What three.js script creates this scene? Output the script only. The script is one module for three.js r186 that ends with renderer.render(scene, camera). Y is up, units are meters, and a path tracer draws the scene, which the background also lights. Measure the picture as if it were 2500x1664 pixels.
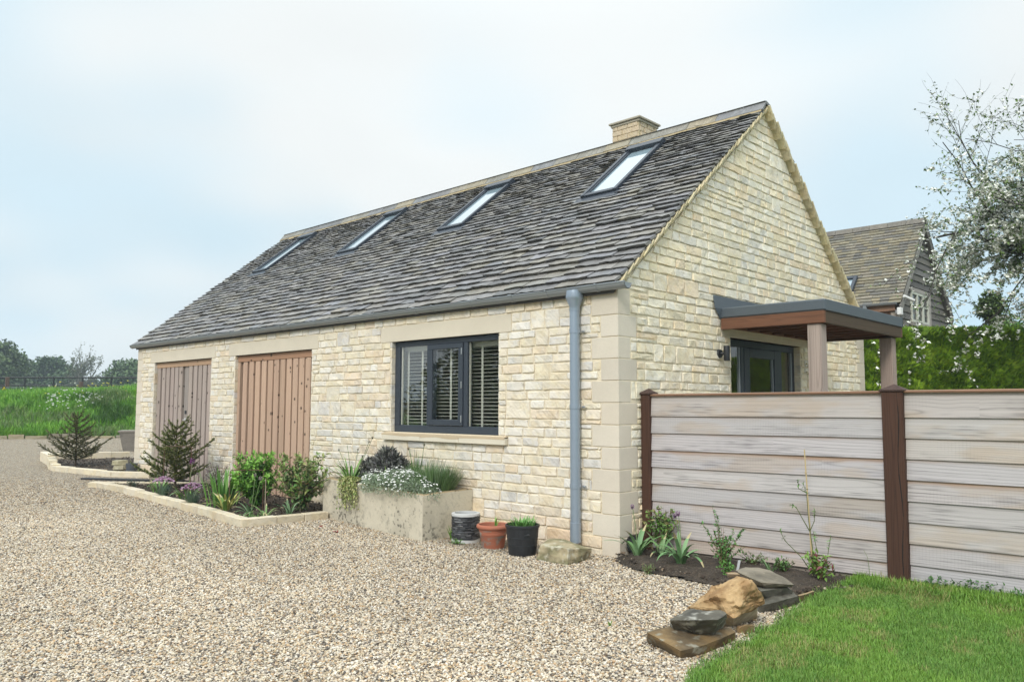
import * as THREE from 'three';
import { ConvexGeometry } from 'three/addons/geometries/ConvexGeometry.js';

// ---------- camera, sky, sun, exposure ----------
const scene = new THREE.Scene();
const camera = new THREE.PerspectiveCamera(46.65, 1024 / 681, 0.05, 1500);
camera.position.set(4.4468, 1.408, 6.1712);
camera.up.set(0.05535, 0.99654, 0.06207);
camera.lookAt(4.4468 - 0.685296, 1.408 + 0.083127, 6.1712 - 0.723505);
const renderer = new THREE.WebGLRenderer({ antialias: true });
renderer.setSize(1024, 681);
renderer.toneMapping = THREE.LinearToneMapping;
renderer.toneMappingExposure = 1.34;
renderer.shadowMap.enabled = true;
const SKY_UP = 1.1, SKY_K = 0.79;
const V = (x, y, z) => new THREE.Vector3(x, y, z);
const rngOf = (seed) => { let a = seed >>> 0; return () => { a = (a + 0x6d2b79f5) | 0; let t = Math.imul(a ^ (a >>> 15), 1 | a); t = (t + Math.imul(t ^ (t >>> 7), 61 | t)) ^ t; return ((t ^ (t >>> 14)) >>> 0) / 4294967296; }; };
function h3(x, y, z, s) { let h = Math.imul(x, 374761393) ^ Math.imul(y, 668265263) ^ Math.imul(z, 1440662683) ^ Math.imul(s, 2246822519); h = Math.imul(h ^ (h >>> 13), 1274126177); h = Math.imul(h ^ (h >>> 15), 2654435761); return ((h ^ (h >>> 16)) >>> 0) / 4294967296; }
const fade = (t) => t * t * (3 - 2 * t), lerp = (a, b, t) => a + (b - a) * t, clamp = (x, a = 0, b = 1) => Math.min(b, Math.max(a, x)), sstep = (a, b, x) => fade(clamp((x - a) / (b - a)));
function n3(x, y, z, s = 0) {
  const ix = Math.floor(x), iy = Math.floor(y), iz = Math.floor(z), u = fade(x - ix), v = fade(y - iy), w = fade(z - iz);
  const g = (a, b, c) => h3(ix + a, iy + b, iz + c, s);
  return lerp(lerp(lerp(g(0, 0, 0), g(1, 0, 0), u), lerp(g(0, 1, 0), g(1, 1, 0), u), v), lerp(lerp(g(0, 0, 1), g(1, 0, 1), u), lerp(g(0, 1, 1), g(1, 1, 1), u), v), w);
}
function f3(x, y, z, oct, s = 0) { let a = 0.5, r = 0, t = 0; for (let i = 0; i < oct; i++) { r += a * n3(x, y, z, s + i); t += a; a *= 0.5; x *= 2.03; y *= 2.03; z *= 2.03; } return r / t; }
function n2(x, y, px, py, s) {   // repeats every px, py
  const ix = Math.floor(x), iy = Math.floor(y), u = fade(x - ix), v = fade(y - iy), m = (a, p) => ((a % p) + p) % p;
  const g = (a, b) => h3(m(ix + a, px), m(iy + b, py), 7, s);
  return lerp(lerp(g(0, 0), g(1, 0), u), lerp(g(0, 1), g(1, 1), u), v);
}
function f2(u, v, px, py, oct, s = 0) { let a = 0.5, r = 0, t = 0; for (let i = 0; i < oct; i++) { r += a * n2(u * px, v * py, px, py, s + i); t += a; a *= 0.55; px *= 2; py *= 2; } return r / t; }

{ // overcast sky: white cloud with thin pale blue openings, brighter overhead
  const W = 1024, H = 512, d = new Float32Array(W * H * 4);
  for (let r = 0; r < H; r++) for (let c = 0; c < W; c++) {
    const el = ((r + 0.5) / H - 0.5) * Math.PI, az = ((c + 0.5) / W - 0.5) * 2 * Math.PI;
    const x = Math.cos(el) * Math.cos(az), y = Math.sin(el), z = Math.cos(el) * Math.sin(az), yy = Math.max(y, 0.0);
    const k = 1.6 / (yy + 0.35), wv = f3(x * k * 1.3, yy * 2.5, z * k * 1.3, 4, 11), wv2 = f3(x * k * 0.8 + 4, yy * 2, z * k * 0.8, 3, 31);
    let blue = 0.85 * sstep(0.44, 0.68, wv2 * 0.75 + wv * 0.25 + 0.05 * (1 - yy));
    blue = clamp(blue * 0.9 + 0.45 * (1 - sstep(0.0, 0.25, yy)) * (wv > 0 ? 1 : 1) * 0.7);
    const soft = 0.90 + 0.18 * wv, up = 1 + SKY_UP * sstep(0.42, 0.95, yy);
    const col = [lerp(0.885, 0.585, blue), lerp(0.925, 0.785, blue), lerp(0.93, 0.905, blue)];
    const o = (r * W + c) * 4;
    for (let i = 0; i < 3; i++) d[o + i] = col[i] * soft * up * SKY_K;
    d[o + 3] = 1;
  }
  const t = new THREE.DataTexture(d, W, H, THREE.RGBAFormat, THREE.FloatType);
  t.mapping = THREE.EquirectangularReflectionMapping; t.magFilter = THREE.LinearFilter; t.needsUpdate = true;
  scene.background = t; scene.environment = t;
}
const sun = new THREE.DirectionalLight(new THREE.Color(1, 0.955, 0.88), 1.5);
sun.position.set(5, 20, 23); sun.target.position.set(-4, 0, 0);
sun.castShadow = true; sun.shadow.radius = 26; sun.shadow.mapSize.set(2048, 2048);
Object.assign(sun.shadow.camera, { left: -25, right: 25, top: 25, bottom: -25, near: 1, far: 90 });
scene.add(sun, sun.target);
scene.fog = new THREE.FogExp2(new THREE.Color(0.72, 0.84, 0.93), 0.0012);

// ---------- helpers ----------
const used = {};
function numbered(name) { const n = used[name] = (used[name] ?? -1) + 1; return n ? name + '_' + String(n).padStart(3, '0') : name; }
function add(parent, name, geo, mat, ud) {
  const m = new THREE.Mesh(geo, mat); m.name = parent === scene ? numbered(name) : name; m.castShadow = m.receiveShadow = true;
  if (parent !== scene && !geo.userData.local) { let x = 0, y = 0, z = 0; for (let p = parent; p && p !== scene; p = p.parent) { x += p.position.x; y += p.position.y; z += p.position.z; } if (x || y || z) geo.translate(-x, -y, -z); }
  if (ud) Object.assign(m.userData, ud);
  parent.add(m); return m;
}
function thing(name, label, category, pos = [0, 0, 0], group) { const o = new THREE.Group(); o.name = numbered(name); o.position.set(...pos); o.userData = { label, category }; if (group) o.userData.group = group; scene.add(o); return o; }
function solo(name, label, category, geo, mat, group) { const m = add(scene, name, geo, mat, { label, category }); if (group) m.userData.group = group; return m; }
// a part that groups sub-parts
function partGroup(parent, name) { const g = new THREE.Group(); g.name = name; parent.add(g); return g; }

class Acc {  // collects triangles with colour and uv (metres)
  constructor(tone = [1, 1, 1]) { this.p = []; this.c = []; this.u = []; this.tone = tone; this.uo = [0, 0]; this.grain = null; }
  uvOf(p, n) {
    const ax = Math.abs(n[0]), ay = Math.abs(n[1]), az = Math.abs(n[2]); let a, b;
    if (this.grain === 'x') { b = p[0]; a = ay > az ? p[2] : p[1]; }
    else if (this.grain === 'z') { b = p[2]; a = ay > ax ? p[0] : p[1]; }
    else if (this.grain === 'y') { b = p[1]; a = ax > az ? p[2] : p[0]; }
    else if (ay > ax && ay > az) { a = p[0]; b = p[2]; } else if (ax > az) { a = p[2]; b = p[1]; } else { a = p[0]; b = p[1]; }
    return [a + this.uo[0], b + this.uo[1]];
  }
  tri(a, b, c, col, ua, ub, uc) {
    if (!ua) { const e = [b[0] - a[0], b[1] - a[1], b[2] - a[2]], f = [c[0] - a[0], c[1] - a[1], c[2] - a[2]], n = [e[1] * f[2] - e[2] * f[1], e[2] * f[0] - e[0] * f[2], e[0] * f[1] - e[1] * f[0]]; ua = this.uvOf(a, n); ub = this.uvOf(b, n); uc = this.uvOf(c, n); }
    this.p.push(a[0], a[1], a[2], b[0], b[1], b[2], c[0], c[1], c[2]); this.u.push(ua[0], ua[1], ub[0], ub[1], uc[0], uc[1]);
    const k = col ?? this.tone; if (Array.isArray(k[0])) for (const q of k) this.c.push(q[0], q[1], q[2]); else for (let i = 0; i < 3; i++) this.c.push(k[0], k[1], k[2]);
  }
  quad(a, b, c, d, col, ua, ub, uc, ud) { this.tri(a, b, c, col, ua, ub, uc); this.tri(a, c, d, col, ua, uc, ud); }
  // chamfered box; f maps a point (e.g. turns it) after the uv are read
  box(x0, x1, y0, y1, z0, z1, b = 0, col, f) {
    const X = [x0, x1], Y = [y0, y1], Z = [z0, z1], P = {};
    for (let i = 0; i < 2; i++) for (let j = 0; j < 2; j++) for (let k = 0; k < 2; k++) {
      const ix = X[i] + (i ? -b : b), iy = Y[j] + (j ? -b : b), iz = Z[k] + (k ? -b : b);
      P[i + '' + j + k] = { x: [X[i], iy, iz], y: [ix, Y[j], iz], z: [ix, iy, Z[k]] };
    }
    const T = (pts) => { // orient outward from the middle
      const c = [(x0 + x1) / 2, (y0 + y1) / 2, (z0 + z1) / 2], [a, q, r] = pts, e = [q[0] - a[0], q[1] - a[1], q[2] - a[2]], g = [r[0] - a[0], r[1] - a[1], r[2] - a[2]];
      let n = [e[1] * g[2] - e[2] * g[1], e[2] * g[0] - e[0] * g[2], e[0] * g[1] - e[1] * g[0]];
      if (n[0] * (a[0] - c[0]) + n[1] * (a[1] - c[1]) + n[2] * (a[2] - c[2]) < 0) { pts = [...pts].reverse(); n = n.map((v) => -v); }
      const uv = pts.map((q) => this.uvOf(q, n)), w = f ? pts.map(f) : pts;
      this.tri(w[0], w[1], w[2], col, uv[0], uv[1], uv[2]); if (w.length > 3) this.tri(w[0], w[2], w[3], col, uv[0], uv[2], uv[3]);
    };
    for (const i of [0, 1]) { const g = (j, k) => P[i + '' + j + k].x; T([g(0, 0), g(1, 0), g(1, 1), g(0, 1)]); const h = (j, k) => P['' + j + i + k].y; T([h(0, 0), h(1, 0), h(1, 1), h(0, 1)]); const l = (j, k) => P['' + j + k + i].z; T([l(0, 0), l(1, 0), l(1, 1), l(0, 1)]); }
    if (b > 0) {
      for (const i of [0, 1]) for (const j of [0, 1]) { const a = P['' + i + j + 0], c = P['' + i + j + 1]; T([a.x, c.x, c.y, a.y]); const d = P['' + i + 0 + j], e = P['' + i + 1 + j]; T([d.x, e.x, e.z, d.z]); const g = P['' + 0 + i + j], h = P['' + 1 + i + j]; T([g.y, h.y, h.z, g.z]); }
      for (const i of [0, 1]) for (const j of [0, 1]) for (const k of [0, 1]) { const q = P['' + i + j + k]; T([q.x, q.y, q.z]); }
    }
    return this;
  }
  tube(pts, r0, r1, sides = 6, col, cap = true) {
    const n = pts.length, rings = [], t = V(), up = V(), a = V(), b = V();
    for (let i = 0; i < n; i++) {
      const q = pts[Math.min(n - 1, i + 1)], o = pts[Math.max(0, i - 1)]; t.set(q[0] - o[0], q[1] - o[1], q[2] - o[2]).normalize();
      if (i === 0) { up.set(0, 1, 0); if (Math.abs(t.y) > 0.9) up.set(1, 0, 0); a.crossVectors(up, t).normalize(); } else { a.addScaledVector(t, -a.dot(t)).normalize(); }
      b.crossVectors(t, a); const r = typeof r0 === 'function' ? r0(i / (n - 1)) : lerp(r0, r1, i / (n - 1)), ring = [];
      for (let s = 0; s < sides; s++) { const g = (s / sides) * Math.PI * 2, c = Math.cos(g) * r, d = Math.sin(g) * r; ring.push([pts[i][0] + a.x * c + b.x * d, pts[i][1] + a.y * c + b.y * d, pts[i][2] + a.z * c + b.z * d]); }
      rings.push(ring);
    }
    let len = 0;
    for (let i = 0; i + 1 < n; i++) { const dl = Math.hypot(...[0, 1, 2].map((k) => pts[i + 1][k] - pts[i][k])); for (let s = 0; s < sides; s++) { const e = (s + 1) % sides, u0 = s / sides * 0.3, u1 = (s + 1) / sides * 0.3; this.quad(rings[i][s], rings[i][e], rings[i + 1][e], rings[i + 1][s], col, [u0, len], [u1, len], [u1, len + dl], [u0, len + dl]); } len += dl; }
    if (cap) for (const [i, sgn] of [[0, -1], [n - 1, 1]]) for (let s = 1; s + 1 < sides; s++) sgn > 0 ? this.tri(rings[i][0], rings[i][s], rings[i][s + 1], col) : this.tri(rings[i][0], rings[i][s + 1], rings[i][s], col);
    return this;
  }
  lathe(cx, cz, prof, segs = 32, col) { // prof: [r, y] from bottom to top, outside
    for (let i = 0; i + 1 < prof.length; i++) for (let s = 0; s < segs; s++) {
      const a = (s / segs) * 2 * Math.PI, b = ((s + 1) / segs) * 2 * Math.PI, P = (q, g) => [cx + q[0] * Math.cos(g), q[1], cz + q[0] * Math.sin(g)];
      const R = 0.3, p0 = P(prof[i], a), p1 = P(prof[i], b), p2 = P(prof[i + 1], b), p3 = P(prof[i + 1], a), u0 = s / segs, u1 = (s + 1) / segs;
      this.quad(p0, p3, p2, p1, col, [u0, prof[i][1]], [u0, prof[i + 1][1]], [u1, prof[i + 1][1]], [u1, prof[i][1]]);
    }
    return this;
  }
  get empty() { return !this.p.length; }
  geo(smooth = 0) {
    const g = new THREE.BufferGeometry(), n = this.p.length / 3;
    g.setAttribute('position', new THREE.Float32BufferAttribute(this.p, 3)); g.setAttribute('color', new THREE.Float32BufferAttribute(this.c, 3)); g.setAttribute('uv', new THREE.Float32BufferAttribute(this.u, 2));
    g.computeVertexNormals();
    if (smooth) { // average the normals of faces that meet at less than the angle
      const P = this.p, N = g.attributes.normal.array, by = new Map(), out = new Float32Array(N.length), cs = Math.cos(smooth);
      for (let i = 0; i < n; i++) { const k = Math.round(P[i * 3] * 4e3) + ',' + Math.round(P[i * 3 + 1] * 4e3) + ',' + Math.round(P[i * 3 + 2] * 4e3); (by.get(k) ?? by.set(k, []).get(k)).push(i); }
      for (const l of by.values()) for (const i of l) { let x = 0, y = 0, z = 0; for (const j of l) if (N[i * 3] * N[j * 3] + N[i * 3 + 1] * N[j * 3 + 1] + N[i * 3 + 2] * N[j * 3 + 2] >= cs) { x += N[j * 3]; y += N[j * 3 + 1]; z += N[j * 3 + 2]; } const l2 = Math.hypot(x, y, z) || 1; out[i * 3] = x / l2; out[i * 3 + 1] = y / l2; out[i * 3 + 2] = z / l2; }
      g.attributes.normal.array.set(out);
    }
    return g;
  }
}
const vary = (c, r, k) => { const m = 1 + (r() - 0.5) * 2 * k; return [c[0] * m * (1 + (r() - 0.5) * k * 0.4), c[1] * m, c[2] * m * (1 + (r() - 0.5) * k * 0.4)]; };
const pick = (list, r) => list[Math.floor(r() * list.length)];
const groundY = (x) => Math.max(0, 0.011 * (-x - 2));

// ---------- textures ----------
function tex(W, H, fn, srgb, metres) {
  const d = new Uint8Array(W * H * 4);
  for (let y = 0; y < H; y++) for (let x = 0; x < W; x++) { const c = fn((x + 0.5) / W, (y + 0.5) / H, x, y), o = (y * W + x) * 4; for (let i = 0; i < 3; i++) { let v = clamp(Array.isArray(c) ? c[i] : c); if (srgb) v = v <= 0.0031308 ? v * 12.92 : 1.055 * Math.pow(v, 1 / 2.4) - 0.055; d[o + i] = Math.round(v * 255); } d[o + 3] = 255; }
  const t = new THREE.DataTexture(d, W, H, THREE.RGBAFormat); t.wrapS = t.wrapT = THREE.RepeatWrapping; t.magFilter = THREE.LinearFilter; t.minFilter = THREE.LinearMipmapLinearFilter; t.generateMipmaps = true;
  if (srgb) t.colorSpace = THREE.SRGBColorSpace; if (metres) t.repeat.set(1 / metres[0], 1 / metres[1]); t.needsUpdate = true; return t;
}
function std(o) { return new THREE.MeshStandardMaterial({ vertexColors: true, roughness: 0.85, metalness: 0, ...o }); }

// split limestone face: grain, pits and faint bedding (multiplies the stone's own tone)
const memo = (f) => { const m = new Map(); return (u, v) => { const k = u * 4096 * 65536 + v * 4096; let x = m.get(k); if (x === undefined) m.set(k, x = f(u, v)); return x; }; };
const stoneH = memo((u, v) => 0.5 * f2(u, v, 10, 10, 6, 3) + 0.14 * f2(u, v, 5, 22, 4, 40) + 0.14 * f2(u, v, 60, 60, 2, 80) + 0.22 * f2(u + v, v - u, 44, 12, 3, 60));
const tStone = tex(768, 768, (u, v) => { const h = clamp((stoneH(u, v) - 0.5) * 1.5 + 0.5), m = sstep(0.36, 0.64, f2(u, v, 11, 13, 4, 120)), m2 = sstep(0.55, 0.7, f2(u, v, 16, 20, 3, 140)), k = 0.73 + 0.56 * h - 0.06 * m2; return [clamp(k * (0.97 + 0.035 * m)), clamp(k * (0.985 - 0.01 * m)), clamp(k * (1.0 - 0.10 * m))].map((q) => q * 0.98); }, true, [1.1, 1.1]);
const tStoneB = tex(768, 768, (u, v) => clamp((stoneH(u, v) - 0.25) * 2), false, [1.1, 1.1]);
const tFine = tex(512, 512, (u, v) => { const h = 0.88 + 0.12 * f2(u, v, 6, 6, 5, 9) + 0.05 * (f2(u, v, 128, 128, 2, 5) - 0.5); return [h, h * 0.995, h * 0.985]; }, true, [1.3, 1.3]);
const tMortarB = tex(256, 256, (u, v) => f2(u, v, 40, 40, 3, 77), false, [0.5, 0.5]);
// stone slates
const slateH = (u, v) => 0.5 * f2(u, v, 7, 7, 6, 200) + 0.3 * f2(u, v, 24, 6, 4, 230) + 0.2 * f2(u, v, 70, 70, 2, 260);
const tSlate = tex(512, 512, (u, v) => { const h = slateH(u, v), m = f2(u, v, 5, 5, 4, 290), l = sstep(0.62, 0.72, f2(u, v, 30, 30, 3, 310)) * 0.35, k = 0.5 + 0.85 * h + l; return [k * (0.96 + 0.1 * m), k, k * (1.06 - 0.12 * m)].map((q) => q * 0.86); }, true, [1.2, 1.2]);
const tSlateB = tex(512, 512, (u, v) => clamp((slateH(u, v) - 0.25) * 2), false, [1.2, 1.2]);
// gravel: rounded cells of mixed stones
function cells(u, v, n, s) { let d1 = 9, d2 = 9, id = 0; const x = u * n, y = v * n, ix = Math.floor(x), iy = Math.floor(y); for (let j = -1; j < 2; j++) for (let i = -1; i < 2; i++) { const a = (((ix + i) % n) + n) % n, b = (((iy + j) % n) + n) % n, dx = ix + i + h3(a, b, 1, s) - x, dy = iy + j + h3(a, b, 2, s) - y, d = dx * dx + dy * dy; if (d < d1) { d2 = d1; d1 = d; id = h3(a, b, 3, s); } else if (d < d2) d2 = d; } return [Math.sqrt(d1), Math.sqrt(d2), id]; }
const GRAVEL = [[0.66, 0.58, 0.46], [0.74, 0.68, 0.58], [0.60, 0.50, 0.36], [0.80, 0.77, 0.71], [0.50, 0.41, 0.30], [0.70, 0.60, 0.44], [0.34, 0.30, 0.26], [0.18, 0.165, 0.15], [0.60, 0.45, 0.29], [0.78, 0.72, 0.60], [0.44, 0.41, 0.37], [0.22, 0.18, 0.15], [0.66, 0.61, 0.53], [0.13, 0.12, 0.115], [0.56, 0.40, 0.25]].map((c) => c.map((v) => v * 0.82)).map((c) => [c[0] * 1.0, c[1] * 0.955, c[2] * 0.885]);
const tGravel = tex(1024, 1024, (u, v) => { const [a, b, id] = cells(u, v, 96, 5), c = GRAVEL[Math.floor(id * GRAVEL.length)], e = sstep(0.02, 0.28, b - a), k = 0.28 + 0.72 * e; return [c[0] * k, c[1] * k, c[2] * k]; }, true, [1.7, 1.7]);
const tGravelB = tex(1024, 1024, (u, v) => { const [a, b] = cells(u, v, 96, 5); return clamp((b - a) * 1.4); }, false, [1.7, 1.7]);
const soilH = (u, v) => 0.55 * f2(u, v, 14, 14, 5, 400) + 0.45 * f2(u, v, 60, 60, 3, 420);
const tSoil = tex(512, 512, (u, v) => { const h = soilH(u, v), k = 0.022 + 0.06 * h * h * 2; const l = h3(Math.floor(u * 170), Math.floor(v * 170), 1, 9) > 0.985 ? 0.16 : 0; return [k * 1.0 + l, k * 0.74 + l * 0.85, k * 0.52 + l * 0.65]; }, true, [0.9, 0.9]);
const tSoilB = tex(512, 512, (u, v) => soilH(u, v), false, [0.9, 0.9]);
// concrete: pale, with dark lichen speckle running down in bands
const tConc = tex(768, 512, (u, v) => { const b = f2(u, v, 6, 6, 5, 500), st = sstep(0.40, 0.58, f2(u, v, 6, 2, 4, 520)), sp = sstep(0.55, 0.72, f2(u, v, 80, 56, 3, 540)) * (0.25 + 0.75 * st), k = 0.82 + 0.28 * b - 0.52 * sp - 0.16 * st; return [k, k * 0.985, k * 0.95]; }, true, [2.4, 1.6]);
const tRock = tex(512, 512, (u, v) => { const h = 0.6 * f2(u, v, 6, 6, 6, 600) + 0.4 * f2(u, v, 4, 16, 4, 620), l = sstep(0.6, 0.68, f2(u, v, 26, 26, 3, 640)), k = 0.45 + 0.95 * h; return [k + l * 0.25, k * 0.99 + l * 0.25, k * 0.97 + l * 0.23]; }, true, [0.7, 0.7]);
const tRockB = tex(512, 512, (u, v) => 0.6 * f2(u, v, 6, 6, 6, 600) + 0.4 * f2(u, v, 4, 16, 4, 620), false, [0.7, 0.7]);
// wood: grain runs along v. Pine with knots; each plank takes its own strip
const knots = (() => { const r = rngOf(77), l = []; for (let i = 0; i < 46; i++) l.push([r(), r(), 0.010 + 0.010 * r()]); return l; })();
const tPine = tex(512, 1024, (u, v) => {
  let k = 0, bend = 0; for (const [a, b, s] of knots) { let dx = Math.abs(u - a), dy = Math.abs(v - b); dx = Math.min(dx, 1 - dx); dy = Math.min(dy, 1 - dy); const q = Math.hypot(dx * 1.0 / s, dy * 1.6 / s); k = Math.max(k, 1 - sstep(0.5, 1.15, q)); bend += Math.exp(-q * q * 0.25) * 0.6; }
  const g = f2(u, v, 40, 2, 4, 700), w = Math.sin((u * 46 + bend * 2.0 + 2.6 * f2(u, v, 5, 3, 3, 710)) * 6.283) * 0.5 + 0.5, t = f2(u, v, 8, 2, 3, 730), m = (0.80 + 0.22 * g - 0.13 * w * w + 0.12 * (t - 0.5)) * (1 - 0.82 * k);
  return [m, m * (1 - 0.05 * k), m * (1 - 0.08 * k)];
}, true, [1.6, 2.6]);
const tPineB = tex(256, 512, (u, v) => 0.5 + 0.5 * Math.sin((u * 46 + 2.6 * f2(u, v, 5, 3, 3, 710)) * 6.283) * 0.4 + 0.3 * (f2(u, v, 50, 2, 3, 700) - 0.5), false, [1.6, 2.6]);
// bleached larch boards: eight bands, each with arched grain, saw marks, grey weathering at the lower edge, warm wood at the sheltered upper edge
const tLarch = tex(1536, 1024, (u, v) => {
  const n = Math.floor(v * 8), y = v * 8 - n, s = 900 + n * 17, r = (k) => h3(n, k, 5, 99), xc = 0.2 + 0.7 * r(1), yc = r(2) < 0.5 ? 0.35 + 0.4 * r(3) : -0.4 + 1.8 * r(3);
  const wob = (f2(u, y / 8 + n / 8, 5, 8, 3, s) - 0.5), d = Math.sqrt(Math.pow((y - yc) * 1.6 + wob * 0.22, 2) + Math.pow((u - xc) * (0.9 + r(4)), 2) * 0.35 + 0.004), f = (d * (4.5 + 3.5 * r(5)) + wob * 0.7) % 1;
  const lines = Math.pow(Math.abs(f - 0.5) * 2, 6), grain = f2(u, v, 4, 260, 2, s + 3);
  const grey = sstep(0.45, 0.75, f2(u, v, 6, 8, 4, s + 5) * 0.8 + (1 - y) * 0.42 - 0.12), fine = sstep(0.45, 0.7, f2(u, v, 9, 210, 3, s + 9));
  const warm = sstep(0.72, 1.0, y + 0.22 * wob + (r(6) > 0.6 ? 0.28 * f2(u, v, 3, 8, 3, s + 11) : 0)), saw = sstep(0.80, 0.95, Math.sin(u * 6.283 * 95 + 3 * f2(u, v, 9, 8, 2, s + 13)) * 0.5 + 0.5) * sstep(0.35, 0.62, f2(u, v, 5, 8, 3, s + 15)) * (r(7) > 0.35 ? 1 : 0.2);
  const k = 0.50 + 0.09 * (grain - 0.5) - 0.19 * lines * (0.35 + 0.65 * r(8)) - 0.20 * grey * fine - 0.03 * saw;
  const wt = 0.93 + 0.05 * r(9), c = [k * 1.0, k * 0.95, k * wt], w = [0.40, 0.245, 0.155], a = warm * 0.8;
  const tan = 0.55 * sstep(0.5, 0.68, f2(u, y / 8 + n / 8, 4, 8, 4, s + 17)), tn = [k * 0.93, k * 0.76, k * 0.60]; for (let i = 0; i < 3; i++) c[i] = lerp(c[i], tn[i], tan);
  return [lerp(c[0], w[0], a), lerp(c[1], w[1], a), lerp(c[2], w[2], a)];
}, true);
const tLarchB = tex(768, 512, (u, v) => 0.5 + 0.5 * (f2(u, v, 4, 180, 3, 950) - 0.5), false);
const tGrain = tex(512, 1024, (u, v) => { const w = f2(u, v, 4, 2, 4, 1100) - 0.5, d = Math.sqrt(Math.pow((u % 0.25) * 4 - 0.5 + w * 0.5, 2) + Math.pow(v - 0.5, 2) * 0.25 + 0.002), l = Math.pow(Math.abs(((d * 9 + w * 1.2) % 1 + 1) % 1 - 0.5) * 2, 4), g = f2(u, v, 120, 4, 3, 1120), st = sstep(0.5, 0.75, f2(u, v, 14, 3, 4, 1140)), kn = h3(3, 3, 3, 3); const k = 0.86 + 0.22 * (g - 0.5) - 0.26 * l - 0.16 * st; return [k * 1.02, k * 0.99, k * 0.97]; }, true, [0.6, 2.4]);
const tTerra = tex(512, 256, (u, v) => { const l = sstep(0.42, 0.56, f2(u, v, 16, 10, 4, 1000)) * sstep(0.36, 0.5, f2(u, v, 6, 3, 2, 1010)) * (v < 0.62 ? 1 : 0.1), k = 0.85 + 0.25 * f2(u, v, 9, 9, 4, 1020), sp = h3(Math.floor(u * 150), Math.floor(v * 90), 3, 4) > 0.5 ? 0.6 : 1; return [lerp(0.42 * k, 0.32 * sp, l * 0.85), lerp(0.145 * k, 0.29 * sp, l * 0.85), lerp(0.085 * k, 0.25 * sp, l * 0.85)]; }, true, [1, 0.3]);

// ---------- materials ----------
const M = {
  stone: std({ map: tStone, bumpMap: tStoneB, bumpScale: 0.010, roughness: 0.92 }),
  ashlar: std({ map: tFine, bumpMap: tMortarB, bumpScale: 0.0012, roughness: 0.85 }),
  mortar: std({ color: new THREE.Color(0.77, 0.68, 0.52), vertexColors: false, bumpMap: tMortarB, bumpScale: 0.006, roughness: 0.95 }),
  plaster: std({ color: new THREE.Color(0.55, 0.53, 0.5), vertexColors: false }),
  slate: std({ map: tSlate, bumpMap: tSlateB, bumpScale: 0.010, roughness: 0.62 }),
  underroof: std({ color: new THREE.Color(0.06, 0.055, 0.05), vertexColors: false }),
  anth: std({ color: new THREE.Color(0.035, 0.045, 0.062), vertexColors: false, roughness: 0.42 }),
  zinc: std({ color: new THREE.Color(0.30, 0.325, 0.35), vertexColors: false, roughness: 0.38, metalness: 0.45 }),
  pipe: std({ color: new THREE.Color(0.30, 0.36, 0.44), vertexColors: false, roughness: 0.36, metalness: 0.4 }),
  steel: std({ color: new THREE.Color(0.55, 0.56, 0.57), vertexColors: false, roughness: 0.3, metalness: 0.8 }),
  grp: std({ color: new THREE.Color(0.085, 0.105, 0.125), vertexColors: false, roughness: 0.48, bumpMap: tMortarB, bumpScale: 0.001 }),
  pane: new THREE.MeshPhysicalMaterial({ color: new THREE.Color(0.93, 0.95, 0.95), roughness: 0.0, metalness: 0, transmission: 1, thickness: 0, ior: 1.8 }),
  roofpane: new THREE.MeshPhysicalMaterial({ color: new THREE.Color(0.30, 0.40, 0.46), roughness: 0.06, metalness: 0, clearcoat: 1, clearcoatRoughness: 0.02, ior: 1.6 }),  // pale blue body colour stands in for part of the sky reflection
  pine: std({ map: tPine, bumpMap: tPineB, bumpScale: 0.0015, roughness: 0.8 }),
  oldwood: std({ map: tGrain, bumpMap: tPineB, bumpScale: 0.0015, roughness: 0.85 }),
  larch: std({ map: tLarch, bumpMap: tLarchB, bumpScale: 0.002, roughness: 0.85 }),
  cream: std({ color: new THREE.Color(0.66, 0.63, 0.55), vertexColors: false, roughness: 0.6 }),
  black: std({ color: new THREE.Color(0.018, 0.02, 0.024), vertexColors: false, roughness: 0.5 }),
  conc: std({ map: tConc, bumpMap: tStoneB, bumpScale: 0.004, roughness: 0.92 }),
  terra: std({ map: tTerra, vertexColors: false, roughness: 0.85, bumpMap: tMortarB, bumpScale: 0.001 }),
  rock: std({ map: tRock, bumpMap: tRockB, bumpScale: 0.02, roughness: 0.9 }),
  soil: std({ map: tSoil, vertexColors: false, bumpMap: tSoilB, bumpScale: 0.025, roughness: 0.95 }),
  gravel: std({ map: tGravel, vertexColors: false, bumpMap: tGravelB, bumpScale: 0.010, roughness: 0.92 }),
  plain: std({ roughness: 0.85 }),
  leaf: new THREE.MeshPhysicalMaterial({ vertexColors: true, roughness: 0.55, transmission: 0.0, thickness: 0 }),
  petal: std({ roughness: 0.7 }),
  rust: std({ color: new THREE.Color(0.10, 0.055, 0.035), vertexColors: false, roughness: 0.8 }),
  white: std({ color: new THREE.Color(0.58, 0.585, 0.585), vertexColors: false, roughness: 0.5 }),
};
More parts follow.
